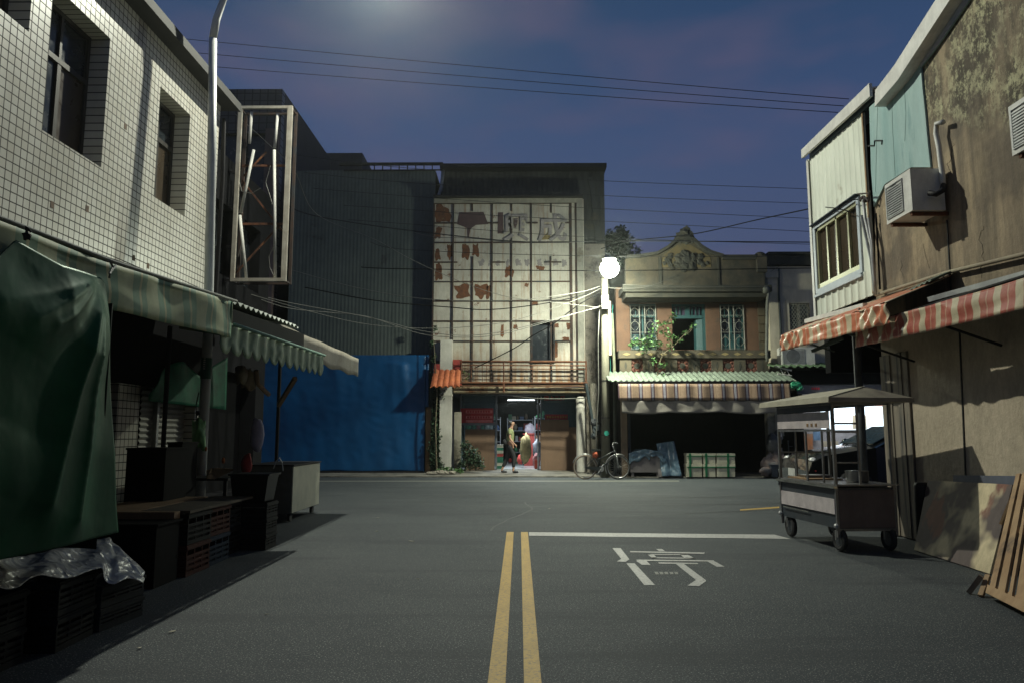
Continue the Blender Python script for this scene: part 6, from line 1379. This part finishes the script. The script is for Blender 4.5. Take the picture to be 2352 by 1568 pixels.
def slat_pallet(name, label, pts, slats, grp=None):    # pts: bottom far, bottom near, top far, top near
    bf, bn, tf, tn_ = pts; T_ = thing(name, label, 'pallet', (bf+bn)/2, grp)
    up_ = lambda s, t: bf.lerp(bn, s).lerp(tf.lerp(tn_, s), t)
    nn = (bn-bf).cross(tf-bf).normalized(); nn = -nn if nn.x > 0 else nn
    for k, (s0, s1) in enumerate(slats):
        a, b, c_, d_ = up_(s0,0), up_(s1,0), up_(s1,1), up_(s0,1); part('slat', MB().hexa([a, b, b+nn*.018, a+nn*.018, d_, c_, c_+nn*.018, d_+nn*.018]), palew, T_)
    for t in (.03, .5, .93):
        a, b, c_, d_ = up_(0,t), up_(1,t), up_(1,t+.05), up_(0,t+.05); part('bearer', MB().hexa([a-nn*.07, b-nn*.07, b-nn*.003, a-nn*.003, d_-nn*.07, c_-nn*.07, c_-nn*.003, d_-nn*.003]), palew, T_)
    a, b, c_, d_ = up_(0,.0), up_(1,.0), up_(1,.06), up_(0,.06); part('cross_board', MB().hexa([a+nn*.02, b+nn*.02, b+nn*.036, a+nn*.036, d_+nn*.02, c_+nn*.02, c_+nn*.036, d_+nn*.036]), palew, T_)
bf, bn = G(*f5(1050,1420)), G(2440,1462); bf.z = bn.z = .03
tf, tn_ = PX(2338,1090,4.35), PX(2452,1070,4.35)
slat_pallet('wooden_pallet', 'wooden slatted pallet leaning against the wall at the right edge', (bf, bn, tf, tn_), [(.0,.09),(.14,.25),(.31,.36),(.42,.56),(.62,.70),(.78,.96)])
q = G(*f5(960,1400)); q2 = G(*f5(935,1330))
solo('wood_offcut', MB().bar(q+Vector((0,0,.01)), PX(*f5(1030,1190), q.x+.12), .035, .03), palew, 'short wooden offcut at the left foot of the pallet, darker one', 'wood piece')
solo('wood_block', MB().bar(q+Vector((-.02,.12,.01)), PX(*f5(965,1195), q.x+.05), .04, .035), mat('old_wood', (.22,.18,.12), (.15,.12,.08), 5), 'weathered wooden block propped left of the offcut', 'wood piece')
solo('slanting_batten', MB().bar(PX(*f5(1150,700), 4.35), PX(*f5(1320,290), 4.45), .03, .02), palew, 'thin slanting batten in front of the patchy plywood sheet', 'batten')
tyr = G(2090, 1258)
solo('dark_roll', MB().lathe((4.58,8.60,.01), [(.085,0),(.085,.66),(.07,.70)], 16), blackm, 'dark round roll standing between the cart and the plywood sheet', 'roll', smooth=True)
# ================================================================== LEFT: awnings and market stuff
g2z = lambda a, b: ((a/2.613)/1.063, (500+b/2.613)/1.063)
g3z = lambda a, b: ((a/2.613)/1.063, (1000+b/2.613)/1.063)
XA = -2.38
greenst = stripes('green_stripes', 1, .36, [(0,(.34,.38,.22)),(.30,(.12,.24,.15)),(.55,(.38,.37,.20)),(.62,(.11,.23,.14)),(.82,(.31,.36,.20))], wear=.25, wcol=(.22,.21,.14))
ga = thing('green_awning', 'faded green striped awning flap nearest the camera on the left', 'awning', (XA, 4, 2.2))
tp = [PX(*g2z(0,95),XA), PX(*g2z(700,365),XA), PX(*g2z(1495,617),XA)]; bt = [PX(*g2z(690,665),XA), PX(*g2z(1500,852),XA)]
def lin(pts, y):
    pts = sorted(pts, key=lambda q: q.y); 
    for a, b in zip(pts, pts[1:]):
        if y <= b.y or b is pts[-1]: return a.z+(b.z-a.z)*(y-a.y)/(b.y-a.y)
ye = tp[2].y; ys = 1.6
def gv(a, b):
    y = ys+(ye-ys)*a; z1 = lin(tp, y) if y > tp[0].y else tp[0].z; z0 = lin(bt, max(y, 3.8)) 
    o = .012*math.sin(y*6)+.02*noise.noise(Vector((y*2.5,b*2,4)))
    return Vector((XA+o-.02*b, y, z0+(z1-z0)*b))
part('valance', MB().sheet(gv, 140, 8, (-.008,0,0)), greenst, ga, smooth=True)
part('roof', MB().hexa([(XA-.03,ys,2.15),(XL+.02,ys,2.6),(XL+.02,ye,2.6),(XA-.03,ye,tp[2].z-.01),(XA-.03,ys,2.17),(XL+.02,ys,2.62),(XL+.02,ye,2.62),(XA-.03,ye,tp[2].z+.008)]), mat('awning_top', (.07,.08,.06), (.1,.1,.08)), ga)
part('end_flap', MB().sheet(lambda a, b: Vector((XA-.02-.45*a, ye+.01-.03*math.sin(a*5), bt[1].z+.0+(tp[2].z-bt[1].z)*b+.08*a)), 8, 4, (0,.008,0)), greenst, ga, smooth=True)
part('edge_pipe', MB().tube([Vector((XA+.02,ys,2.14)), tp[0]+Vector((.02,0,0)), tp[1]+Vector((.02,0,0)), tp[2]+Vector((.02,0,0))], .012, 6), mat('grey_green_pipe', (.18,.19,.17)), ga, smooth=True)
# green tarpaulin with folds radiating from its ties
tg, nt, p, v = base_mat('green_tarp', .46, 0, .25); p.inputs['Specular Tint'].default_value = (.25,1,.5,1)
nt.links.new(mixc(nt, ramp2(nt, nois(nt, v, 2.5), .35, .65), (.0015,.055,.023), (.0015,.030,.015)), p.inputs['Base Color'])
bp = N(nt, 'ShaderNodeBump'); bp.inputs['Strength'].default_value = .35; bp.inputs['Distance'].default_value = .03
nt.links.new(nois(nt, v, 3.5, (1,1,.8), 3, .5), bp.inputs['Height']); nt.links.new(bp.outputs[0], p.inputs['Normal'])
XT = -2.33; tie1, tie2 = PX(*g2z(130,225),XT), PX(*g2z(665,465),XT)
topc = [PX(*g2z(0,338),XT), tie1, PX(*g2z(400,390),XT), tie2, PX(*g2z(692,500),XT)]
botc = [PX(0,1284,XT), PX(100,1262,XT), PX(245,1229,XT), PX(290,1218,XT)]
yr0 = 1.7
RIDGES = []
for l, am, w0 in ((((665,465),(520,530),(320,640),(180,720)),.07,.16),(((665,465),(560,560),(430,690),(300,760)),.07,.14),(((665,465),(620,640),(540,860),(440,1180),(350,1568),(250,1900)),.12,.20),
                  (((690,500),(650,650),(600,900),(560,1150),(520,1568),(440,2000)),.10,.14),(((130,230),(100,330),(60,420)),.02,.10),(((130,230),(160,320),(260,430)),.02,.10),(((665,465),(300,560),(0,620)),.05,.2)):
    pp = [PX(*g2z(*q), XT) for q in l]; n = len(pp)-1
    RIDGES.append(([((pp[i].y,pp[i].z),(pp[i+1].y,pp[i+1].z),i/n,(i+1)/n) for i in range(n)], am, w0))
def gt(a, b):
    yr = topc[-1].y+(PX(276,1215,XT).y-topc[-1].y)*(1-b)**.8
    y = yr0+(yr-yr0)*a
    yt_ = yr0+(topc[-1].y-yr0)*a
    z1 = lin(topc, yt_) if yt_ > topc[0].y else topc[0].z+.12*math.sin((topc[0].y-yt_)*3); z0 = lin(botc, y) if y > botc[0].y else botc[0].z
    z = z0+(z1-z0)*b; o = 0
    for RL, am, w0 in RIDGES:
        best = 9; tb = 0
        for q0, q1, t0, t1 in RL:
            dx, dz = q1[0]-q0[0], q1[1]-q0[1]; L2 = dx*dx+dz*dz; f = max(0, min(1, ((y-q0[0])*dx+(z-q0[1])*dz)/L2))
            d = math.hypot(y-q0[0]-f*dx, z-q0[1]-f*dz)
            if d < best: best = d; tb = t0+(t1-t0)*f
        w = .055+w0*.75*tb; o += .75*am*math.exp(-best/w)*min(1, tb*4)
    o += .035*noise.noise(Vector((y*.9,z*.9,2)))+.006*noise.noise(Vector((y*5,z*3,7)))*(1.2-b)
    o += .012*max(0, math.sin(z*9+y*3))*math.exp(-((y-3.3)/.35)**2)
    k_ = min(1, 2.2*min(math.hypot(tie1.y-y, tie1.z-z), math.hypot(tie2.y-y, tie2.z-z)))
    return Vector((XT-.02+o*k_, y, z))
solo('green_tarpaulin', MB().sheet(gt, 170, 120, (-.006,0,0)), tg, 'large dark green tarpaulin tied at two points, hanging in folds at the left edge', 'tarpaulin', smooth=True)
mb = MB().tube([tie2+Vector((.03,0,0)), PX(*g2z(700,440),XT+.05), PX(*g2z(720,400),XT+.03), PX(*g2z(700,355),XT+.03)], .007, 5).tube([PX(*g2z(700,440),XT+.05), PX(*g2z(740,385),XT+.03)], .006, 5)
solo('cord', mb, cable_w, 'pale cord tying the green tarpaulin corner to the striped awning', 'cord')
solo('knot', MB().ball(tie1+Vector((.03,0,.02)), .022, 8, jit=.8).tube([tie1+Vector((.03,0,0)), tie1+Vector((.03,-.01,.06)), tie1+Vector((.04,.01,.04))], .006, 5), blackm, 'black knotted cord at the upper tie of the green tarpaulin', 'cord')
# hidden return of the tarp that closes the stall end
solo('dark_screen', MB().sheet(lambda a, b: Vector((XT-.02-1.9*a, PX(274,1215,XT).y-.2+.05*math.sin(a*14), .62+1.38*b)), 30, 4, (0,.01,0)), mat('dark_green_cloth', (.004,.012,.008), (.003,.008,.006), spec=.1), 'dark cloth closing the stall end beside the green tarpaulin', 'cloth', smooth=True)
# scalloped green awning
XS = -2.42
sc_ = thing('scalloped_awning', 'pale green awning with a scalloped lower edge', 'awning', (XS, 7.8, 2))
s0, s1 = PX(*g2z(1405,835),XS), PX(*g2z(2065,960),XS); zs1 = PX(*g2z(1515,775),XS).z; zs2 = s1.z; sb0, sb1 = PX(*g2z(1500,965),XS).z, PX(*g2z(2060,1090),XS).z
ns = 13
def sv(a, b):
    y = s0.y+(s1.y-s0.y)*a; z1 = zs1+(zs2-zs1)*a; z0 = sb0+(sb1-sb0)*a+.075*(1-min(1, abs(math.sin(pi*a*ns))**.5*1.25))
    return Vector((XS+.012*math.sin(a*ns*2*pi)+.01*noise.noise(Vector((y*4,b*3,1))), y, z0+(z1-z0)*b))
scm = mat('pale_green_cloth', (.24,.33,.22), (.18,.26,.17), 5, .7, stretch=(1,2,.3), stain=(.38,.40,.28), ssc=4, sthr=.6)
part('valance', MB().sheet(sv, ns*14, 6, (-.006,0,0)), scm, sc_, smooth=True)
part('edge_tube', MB().tube([(XS+.012,s0.y+.25,zs1),(XS+.012,s1.y,zs2)], .016, 8), mat('pale_teal_edge', (.25,.42,.34)), sc_, smooth=True)
part('roof', MB().hexa([(XS-.02,s0.y,zs1-.004),(-4.4,s0.y,2.7),(-4.4,s1.y,2.7),(XS-.02,s1.y,zs2-.004),(XS-.02,s0.y,zs1+.008),(-4.4,s0.y,2.715),(-4.4,s1.y,2.715),(XS-.02,s1.y,zs2+.008)]), MT['awning_top'], sc_)
# dark folded roof, corrugated sheet, pale awning
d0, d1 = PX(*g2z(1515,690),-2.6), PX(*g2z(1930,825),-2.6)
solo('black_roof_band', MB().hexa([(-2.62,d0.y-.4,zs1+.03),(-2.58,d0.y-.4,zs1+.03),(-2.58,d1.y,zs2+.03),(-2.62,d1.y,zs2+.03),(-2.62,d0.y-.4,d0.z),(-2.58,d0.y-.4,d0.z),(-2.58,d1.y,d1.z),(-2.62,d1.y,d1.z)]), mat('black_sheet', (.012,.013,.015), spec=.2), 'black sheeting band between the scalloped awning and the corrugated roof', 'sheeting')
k0, k1 = PX(*g2z(1470,612),-2.9), PX(*g2z(1905,781),-2.9)
mb = MB(); corr(mb, lambda s, t, o: Vector((-2.9-1.8*t, k0.y+(k1.y-k0.y)*s, k0.z+(k1.z-k0.z)*s+.45*t+o)), 15, 5, .02, (0,0,-.008))
solo('corrugated_roof', mb, rm_w, 'corrugated stall roof with a white wavy edge behind the scalloped awning', 'roof')
pa_ = thing('pale_awning', 'pale cream awning flap farthest along the left stalls', 'awning', (-2.62, 10.5, 2.2))
XW = -2.62; w0_, w1_ = PX(*g2z(1930,825),XW), PX(*g2z(2287,980),XW); wb1 = PX(*g2z(2287,1096),XW).z; hgt = w1_.z-wb1
part('valance', MB().sheet(lambda a, b: Vector((XW+.01*math.sin(a*19), w0_.y-.8+(w1_.y-w0_.y+.8)*a, w0_.z+(w1_.z-w0_.z)*a-hgt*(1-b)*(1+.05*math.sin(a*25)))), 60, 4, (-.006,0,0)), mat('cream_cloth', (.36,.33,.26), (.28,.25,.19), 5, .8, stain=(.42,.40,.34), sthr=.6), pa_, smooth=True)
part('roof', MB().hexa([(XW-.02,w0_.y-.8,w0_.z-.01),(-4.6,w0_.y-.8,2.9),(-4.6,w1_.y,2.9),(XW-.02,w1_.y,w1_.z-.01),(XW-.02,w0_.y-.8,w0_.z+.005),(-4.6,w0_.y-.8,2.915),(-4.6,w1_.y,2.915),(XW-.02,w1_.y,w1_.z+.005)]), MT['awning_top'], pa_)
mb = MB().tube([(XW-.1,w1_.y-.2,0),(XW-.1,w1_.y-.2,w1_.z-.05)], .02, 8)
part('brace', MB().bar(PX(640,930,-3.3), PX(678,868,-2.9), .05), wood, pa_)
mb = MB()
for (x, y) in ((-4.4,9.2),(-3.9,12.0)): mb.tube([(x,y,0),(x,y,2.6)], .03, 8)
split_part('roof_post', mb, blackm, pa_)
# hanging cloth and bag in the stall
mb = MB().ball(PX(572,872,-3.3), .13, 12, (.6,1.3,1), jit=.7).ball(PX(555,860,-3.3), .1, 10, (.6,1,1.2), jit=.6)
solo('hanging_cloth', mb, mat('brown_cloth', (.16,.10,.06), (.22,.2,.13), 4), 'crumpled brown cloth hanging under the scalloped awning', 'cloth', smooth=True)
solo('tan_strap', MB().tube([PX(588,850,-3.2), PX(592,880,-3.2), PX(606,895,-3.2), PX(617,905,-3.2)], .03, 6), mat('tan_cloth', (.30,.2,.12)), 'tan rag dangling beside the crumpled brown cloth', 'cloth', smooth=True)
def bt_(a, b):
    u = 342+(519-342)*a; v0 = 920+20*a; v1 = 905-75*math.sin(pi*min(1,a*1.25)) if a < .8 else 850-30*(a-.8)*5
    return PX(u, v0+(v1-v0)*b, -4.60)+Vector((.03*math.sin(a*20)*b,0,0))
solo('teal_tarp', MB().sheet(bt_, 40, 12, (-.006,0,0)), mat('teal_tarp', (.006,.16,.08), (.004,.09,.05), 4, .6, spec=.15), 'bright green tarpaulin remnant hanging behind the lamp pole', 'tarpaulin', smooth=True)
pb__ = PY(457,1000,10.15)
solo('green_bag', MB().sheet(lambda a, b: PY(441+30*a, 962+68*b+5*math.sin(a*9), 9.50-.10*math.sin(pi*a)*math.sin(pi*min(1,b+.1))-.03*noise.noise(Vector((a*4,b*4,1)))), 14, 18, (0,.02,0)), mat('green_bag', (.22,.48,.20), (.14,.36,.16), 10, .4), 'light green plastic bag tied to the lamp pole', 'bag', smooth=True)
solo('bag_tie', MB().tube([PY(452,965,9.45), PY(450,930,9.5), PY(457,900,9.5)], .008, 5).ball(PY(454,948,9.46), .03, 8, jit=.6), blackm, 'black tie holding the light green bag to the lamp pole', 'cord')
# crates
CRM = {k: mat(k+'_crate', c, tuple(x*.7 for x in c), 6, .6, spec=.15) for k, c in (('black',(.012,.013,.014)),('maroon',(.07,.02,.015)),('blue',(.015,.03,.055)),('grey',(.03,.033,.036)))}
def crate_mb(L_=.50, W_=.36, H_=.26):
    mb = MB(); t = .012; hx, hy = W_/2, L_/2
    mb.box(-hx, hx, -hy, hy, 0, .015)
    for z0, h in ((.0151,.02),(H_-.045,.045),(H_*.22,H_*.09),(H_*.40,H_*.09),(H_*.58,H_*.09)):
        mb.box(-hx, -hx+t, -hy, hy, z0, z0+h).box(hx-t, hx, -hy, hy, z0, z0+h).box(-hx+t, hx-t, -hy, -hy+t, z0, z0+h).box(-hx+t, hx-t, hy-t, hy, z0, z0+h)
    mb.box(-hx-.008, hx+.008, -hy-.008, -hy-.0005, H_-.035, H_-.012).box(-hx-.008, -hx-.0005, -hy, hy+.008, H_-.035, H_-.012).box(hx+.0005, hx+.008, -hy, hy+.008, H_-.035, H_-.012)
    n = 3
    for k in range(n+1):
        y = -hy+.002+(L_-.02-.004)*k/n; mb.box(-hx+.002, -hx+t-.002, y, y+.016, .016, H_-.002).box(hx-t+.002, hx-.002, y, y+.016, .016, H_-.002)
    for k in range(4):
        x = -hx+.003+(W_-.022)*k/3; mb.box(x, x+.016, -hy+.002, -hy+t-.002, .016, H_-.002).box(x, x+.016, hy-t+.002, hy-.002, .016, H_-.002)
    mb.box(-hx+.02, hx-.02, -hy+.02, hy-.02, .016, H_*.6)       # what it holds, seen dark through the slots
    return mb
GRP = 'market crates stacked along the left'
def crate(x, y, z, c, label, L_=.5, W_=.36, H_=.26, rz=0):
    me = mesh_of('crate', crate_mb(L_, W_, H_)); me.materials.append(CRM[c]); o = bpy.data.objects.new('crate', me); COL.objects.link(o)
    o.location = (x, y, z); o.rotation_euler = (0,0,rz); tag(o, label, 'crate', GRP)
x0, y0 = -2.78, 6.95
for (xx, y, col, lab) in ((-3.12,6.95,('maroon','black'),'nearest stack under the plank table'),(-3.14,7.47,('blue','maroon'),'middle stack under the plank table'),(-3.22,7.98,('black','grey'),'far stack under the plank table')):
    for k in range(2): crate(xx, y, .275*k+.002, col[k], '%s crate, %s of the %s' % (col[k], ('lower','upper')[k], lab), H_=.27)
for k in range(3): crate(-2.97, 8.42, .17*k+.002, 'black', 'black crate, %s of the three beneath the black tub' % ('lowest','middle','top')[k], .36, .42, .165)
solo('black_tub', MB().hexa([(-3.15,8.27,.52),(-2.80,8.27,.52),(-2.80,8.57,.52),(-3.15,8.57,.52),(-3.18,8.24,.80),(-2.76,8.24,.80),(-2.76,8.60,.80),(-3.18,8.60,.80)]).box(-3.2,-2.74,8.22,8.62,.8005,.82), mat('tub_black', (.008,.009,.010), grime=0, rough=.4, spec=.3), 'black plastic tub on top of three black crates', 'tub')
solo('wire_handle', MB().tube([PY(628,1075,8.5), PY(634,1058,8.5), PY(642,1050,8.5), PY(648,1062,8.5), PY(650,1080,8.5)], .006, 5), galv, 'curved wire handle above the black tub', 'handle')
for k in range(2): crate(-2.86, 4.62, .20*k+.002, 'black', 'black crate, %s of the front pair under the grey plastic sheet' % ('lower','upper')[k], .42, .36, .195, .05)
for k in range(2): crate(-2.80, 5.12, .145*k+.002, 'grey', 'grey ribbed crate, %s of the pair at the right end of the plastic sheet' % ('lower','upper')[k], .46, .30, .14, -.1)
for k in range(2): crate(-3.0, 4.05, .2*k+.002, 'black', 'black crate, %s of the pair at the left end of the plastic sheet' % ('lower','upper')[k], .42, .5, .195)
psm, nt, p, v = base_mat('grey_plastic_film', .33, 0, .6)
nt.links.new(mixc(nt, ramp2(nt, nois(nt, v, 5), .35, .65), (.50,.50,.49), (.34,.34,.34)), p.inputs['Base Color'])
crumple(nt, p, v, 9, .8, .05)
s_top = [PX(-60,1290,-2.75), PX(60,1275,-2.95), PX(150,1254,-2.95), PX(248,1232,-2.95), PX(275,1255,-2.8), PX(333,1312,-2.6)]
s_bot = [PX(-60,1360,-2.55), PX(30,1340,-2.58), PX(110,1322,-2.6), PX(225,1308,-2.62), PX(262,1335,-2.56), PX(330,1330,-2.5)]
def ps(a, b):
    t = a*(len(s_top)-1); i = min(int(t), len(s_top)-2); f = t-i
    p_ = s_bot[i].lerp(s_bot[i+1], f).lerp(s_top[i].lerp(s_top[i+1], f), b)
    return p_+Vector((.03*noise.noise(Vector((a*9,b*3,1))), 0, .05*noise.noise(Vector((a*7,b*2.5,5)))*math.sin(pi*b)+.02*math.sin(a*23)*(1-b)))
solo('plastic_film', MB().sheet(ps, 60, 14, (0,0,-.006)), psm, 'crumpled translucent grey plastic sheet over the front crates at lower left', 'plastic sheet', smooth=True)
solo('plank_table', MB().box(-3.36,-2.92,6.68,8.25,.556,.580), mat('dark_plank', (.10,.075,.045), (.06,.045,.03), 5, .8), 'long plank laid on the crate stacks', 'plank')
solo('plank', MB().box(-3.95,-3.0,6.55,6.66,.50,.58).box(-3.95,-3.40,6.661,8.2,.55,.58), wood, 'plank frame left of the crate stacks', 'plank')
solo('black_box', MB().box(-3.66,-2.98,6.20,6.62,.004,.50).box(-3.68,-2.96,6.18,6.64,.501,.52), mat('box_black', (.006,.006,.007), grime=0, spec=.1), 'large black box in front of the crate stacks', 'box')
cbn = thing('white_cabinet', 'pale cabinet on castors facing the road beyond the crates', 'cabinet', (-3.55, 11.5, 0))
part('body', MB().box(-3.95,-3.262,10.75,12.2,.13,.80), mat('cabinet_shaded', (.10,.10,.09), (.07,.07,.06)), cbn)  # shaded sides get a darker colour than the lit road-facing side
part('lit_face', MB().box(-3.26,-3.245,10.76,12.19,.14,.79), mat('cabinet_lit', (.48,.47,.36), (.38,.38,.30), 3, .5, stain=(.25,.25,.2), sthr=.6), cbn)
part('top', MB().box(-3.97,-3.23,10.73,12.22,.801,.82), blackm, cbn)
for (x, y) in ((-3.32,10.9),(-3.32,12.05),(-3.85,10.9),(-3.85,12.05)): part('castor', MB().lathe((x-.02,y,.065), [(.06,0),(.06,.04)], 14, 'x').box(x-.03,x+.03,y-.03,y+.03,.126,.1295), rub, cbn)
bj = G(533,1257); gj = thing('glass_jar', 'small clear jar on the ground by the black crates', 'jar', (bj.x, bj.y, 0))
part('jar', MB().lathe((bj.x,bj.y,.001), [(.035,0),(.04,.02),(.04,.10),(.03,.13),(.03,.14)], 14), glass('jar_glass', (.35,.38,.38), .05), gj, smooth=True)
part('lid', MB().lathe((bj.x,bj.y,.142), [(.033,0),(.033,.015)], 14), galv, gj)
solo('tilted_tabletop', MB().hexa([PY(474,1098,8.7), PY(492,1100,8.7), PY(535,1080,8.9), PY(515,1078,9.1), PY(474,1080,9.2), PY(486,1074,9.2), PY(536,1076,8.9), PY(515,1074,9.1)]), wood, 'light brown tilted board lying behind the lamp pole foot', 'board')
for k, (u, v_, m_, lb, cat_) in enumerate(((513,1056,(.5,.16,.05),'small orange bottle on the dim stall table','bottle'),(473,1030,(.5,.16,.05),'orange label catching light beside the lamp pole','label'),(566,1066,(.30,.03,.03),'red bag hanging over the dim stall table','bag'),(590,978+20,(.35,.33,.45),'pale paper hanging in the dark stall','paper'))):
    q = PY(u, v_, 9.4); s = (.025,.02,.09,.11)[k]; solo(('bottle','label','bag','paper')[k], MB().ball(q, s, 10, (.8,.6,1.5 if k != 3 else 2.0), jit=.3), mat('dim_thing', m_, grime=0), lb, cat_, smooth=True)
solo('dim_table', MB().box(-4.6,-3.5,9.0,9.9,.70,.73).box(-3.56,-3.52,9.02,9.06,0,.699).box(-4.58,-4.54,9.02,9.06,0,.699).box(-3.56,-3.52,9.84,9.88,0,.699).box(-4.58,-4.54,9.84,9.88,0,.699), blackm, 'dark stall table under the scalloped awning', 'table')
def dk_box(u0, v0, u1, v1, Y, d, label):
    r = rect(u0, v0, u1, v1, Y); solo('dark_box', MB().box(r[0], r[1], Y, Y+d, .01, r[3]).box(r[0]-.01, r[1]+.01, Y-.01, Y+d+.01, r[3]+.0005, r[3]+.02), MT['box_black'], label, 'box', 'dark boxes deep in the left stall')
dk_box(288,1032,378,1150,7.6,.5,'wide dark box deep in the left stall below the shutter')
dk_box(382,1018,415,1150,8.2,.4,'taller dark box right of the wide one deep in the left stall')
# litter on the road
lit = mat('litter', (.45,.42,.33), (.3,.28,.2), 20)
for k, (u, v_, s) in enumerate(((945,1243,.04),(395,1452,.035),(612,1412,.02),(868,1189,.035),(1262,1168,.03),(960,1330,.015),(320,1490,.025),(865,1220,.025))):
    g = G(u, v_); a = k*1.3; d = Vector((math.cos(a), math.sin(a), 0))
    solo('litter', MB().prism([g+d*s+Vector((0,0,.006)), g+Vector((-d.y,d.x,0))*s*.3+Vector((0,0,.008)), g-d*s+Vector((0,0,.012)), g-Vector((-d.y,d.x,0))*s*.3+Vector((0,0,.006))], (0,0,.003)), lit,
     ('pale scrap left of the yellow lines','long straw at the edge of the shadow, lower left','tiny pale scrap inside the road at left','pale scrap out by the cabinet','speck of paper beyond the stop line','smallest scrap left of the yellow lines','dark leaf scrap at the lowest left','scrap between cabinet and yellow lines')[k], 'litter', 'litter on the road')
# ================================================================== thin haze added to give the lamps their glow
hz = bpy.data.materials.new('lamp_glow_haze'); hz.use_nodes = True; nt = hz.node_tree; nt.nodes.clear()
o_ = N(nt, 'ShaderNodeOutputMaterial'); pv = N(nt, 'ShaderNodeVolumePrincipled'); pv.inputs['Density'].default_value = .0009; pv.inputs['Color'].default_value = (.9,.95,.9,1); pv.inputs['Anisotropy'].default_value = .86
nt.links.new(pv.outputs[0], o_.inputs['Volume'])
tag(part('haze', MB().box(-45, 45, -12, 62, -1, 16), hz, None) if False else solo('haze', MB().box(-45, 45, -12, 62, -1, 16), hz, None, None, kind='stuff', base=False), None, None)
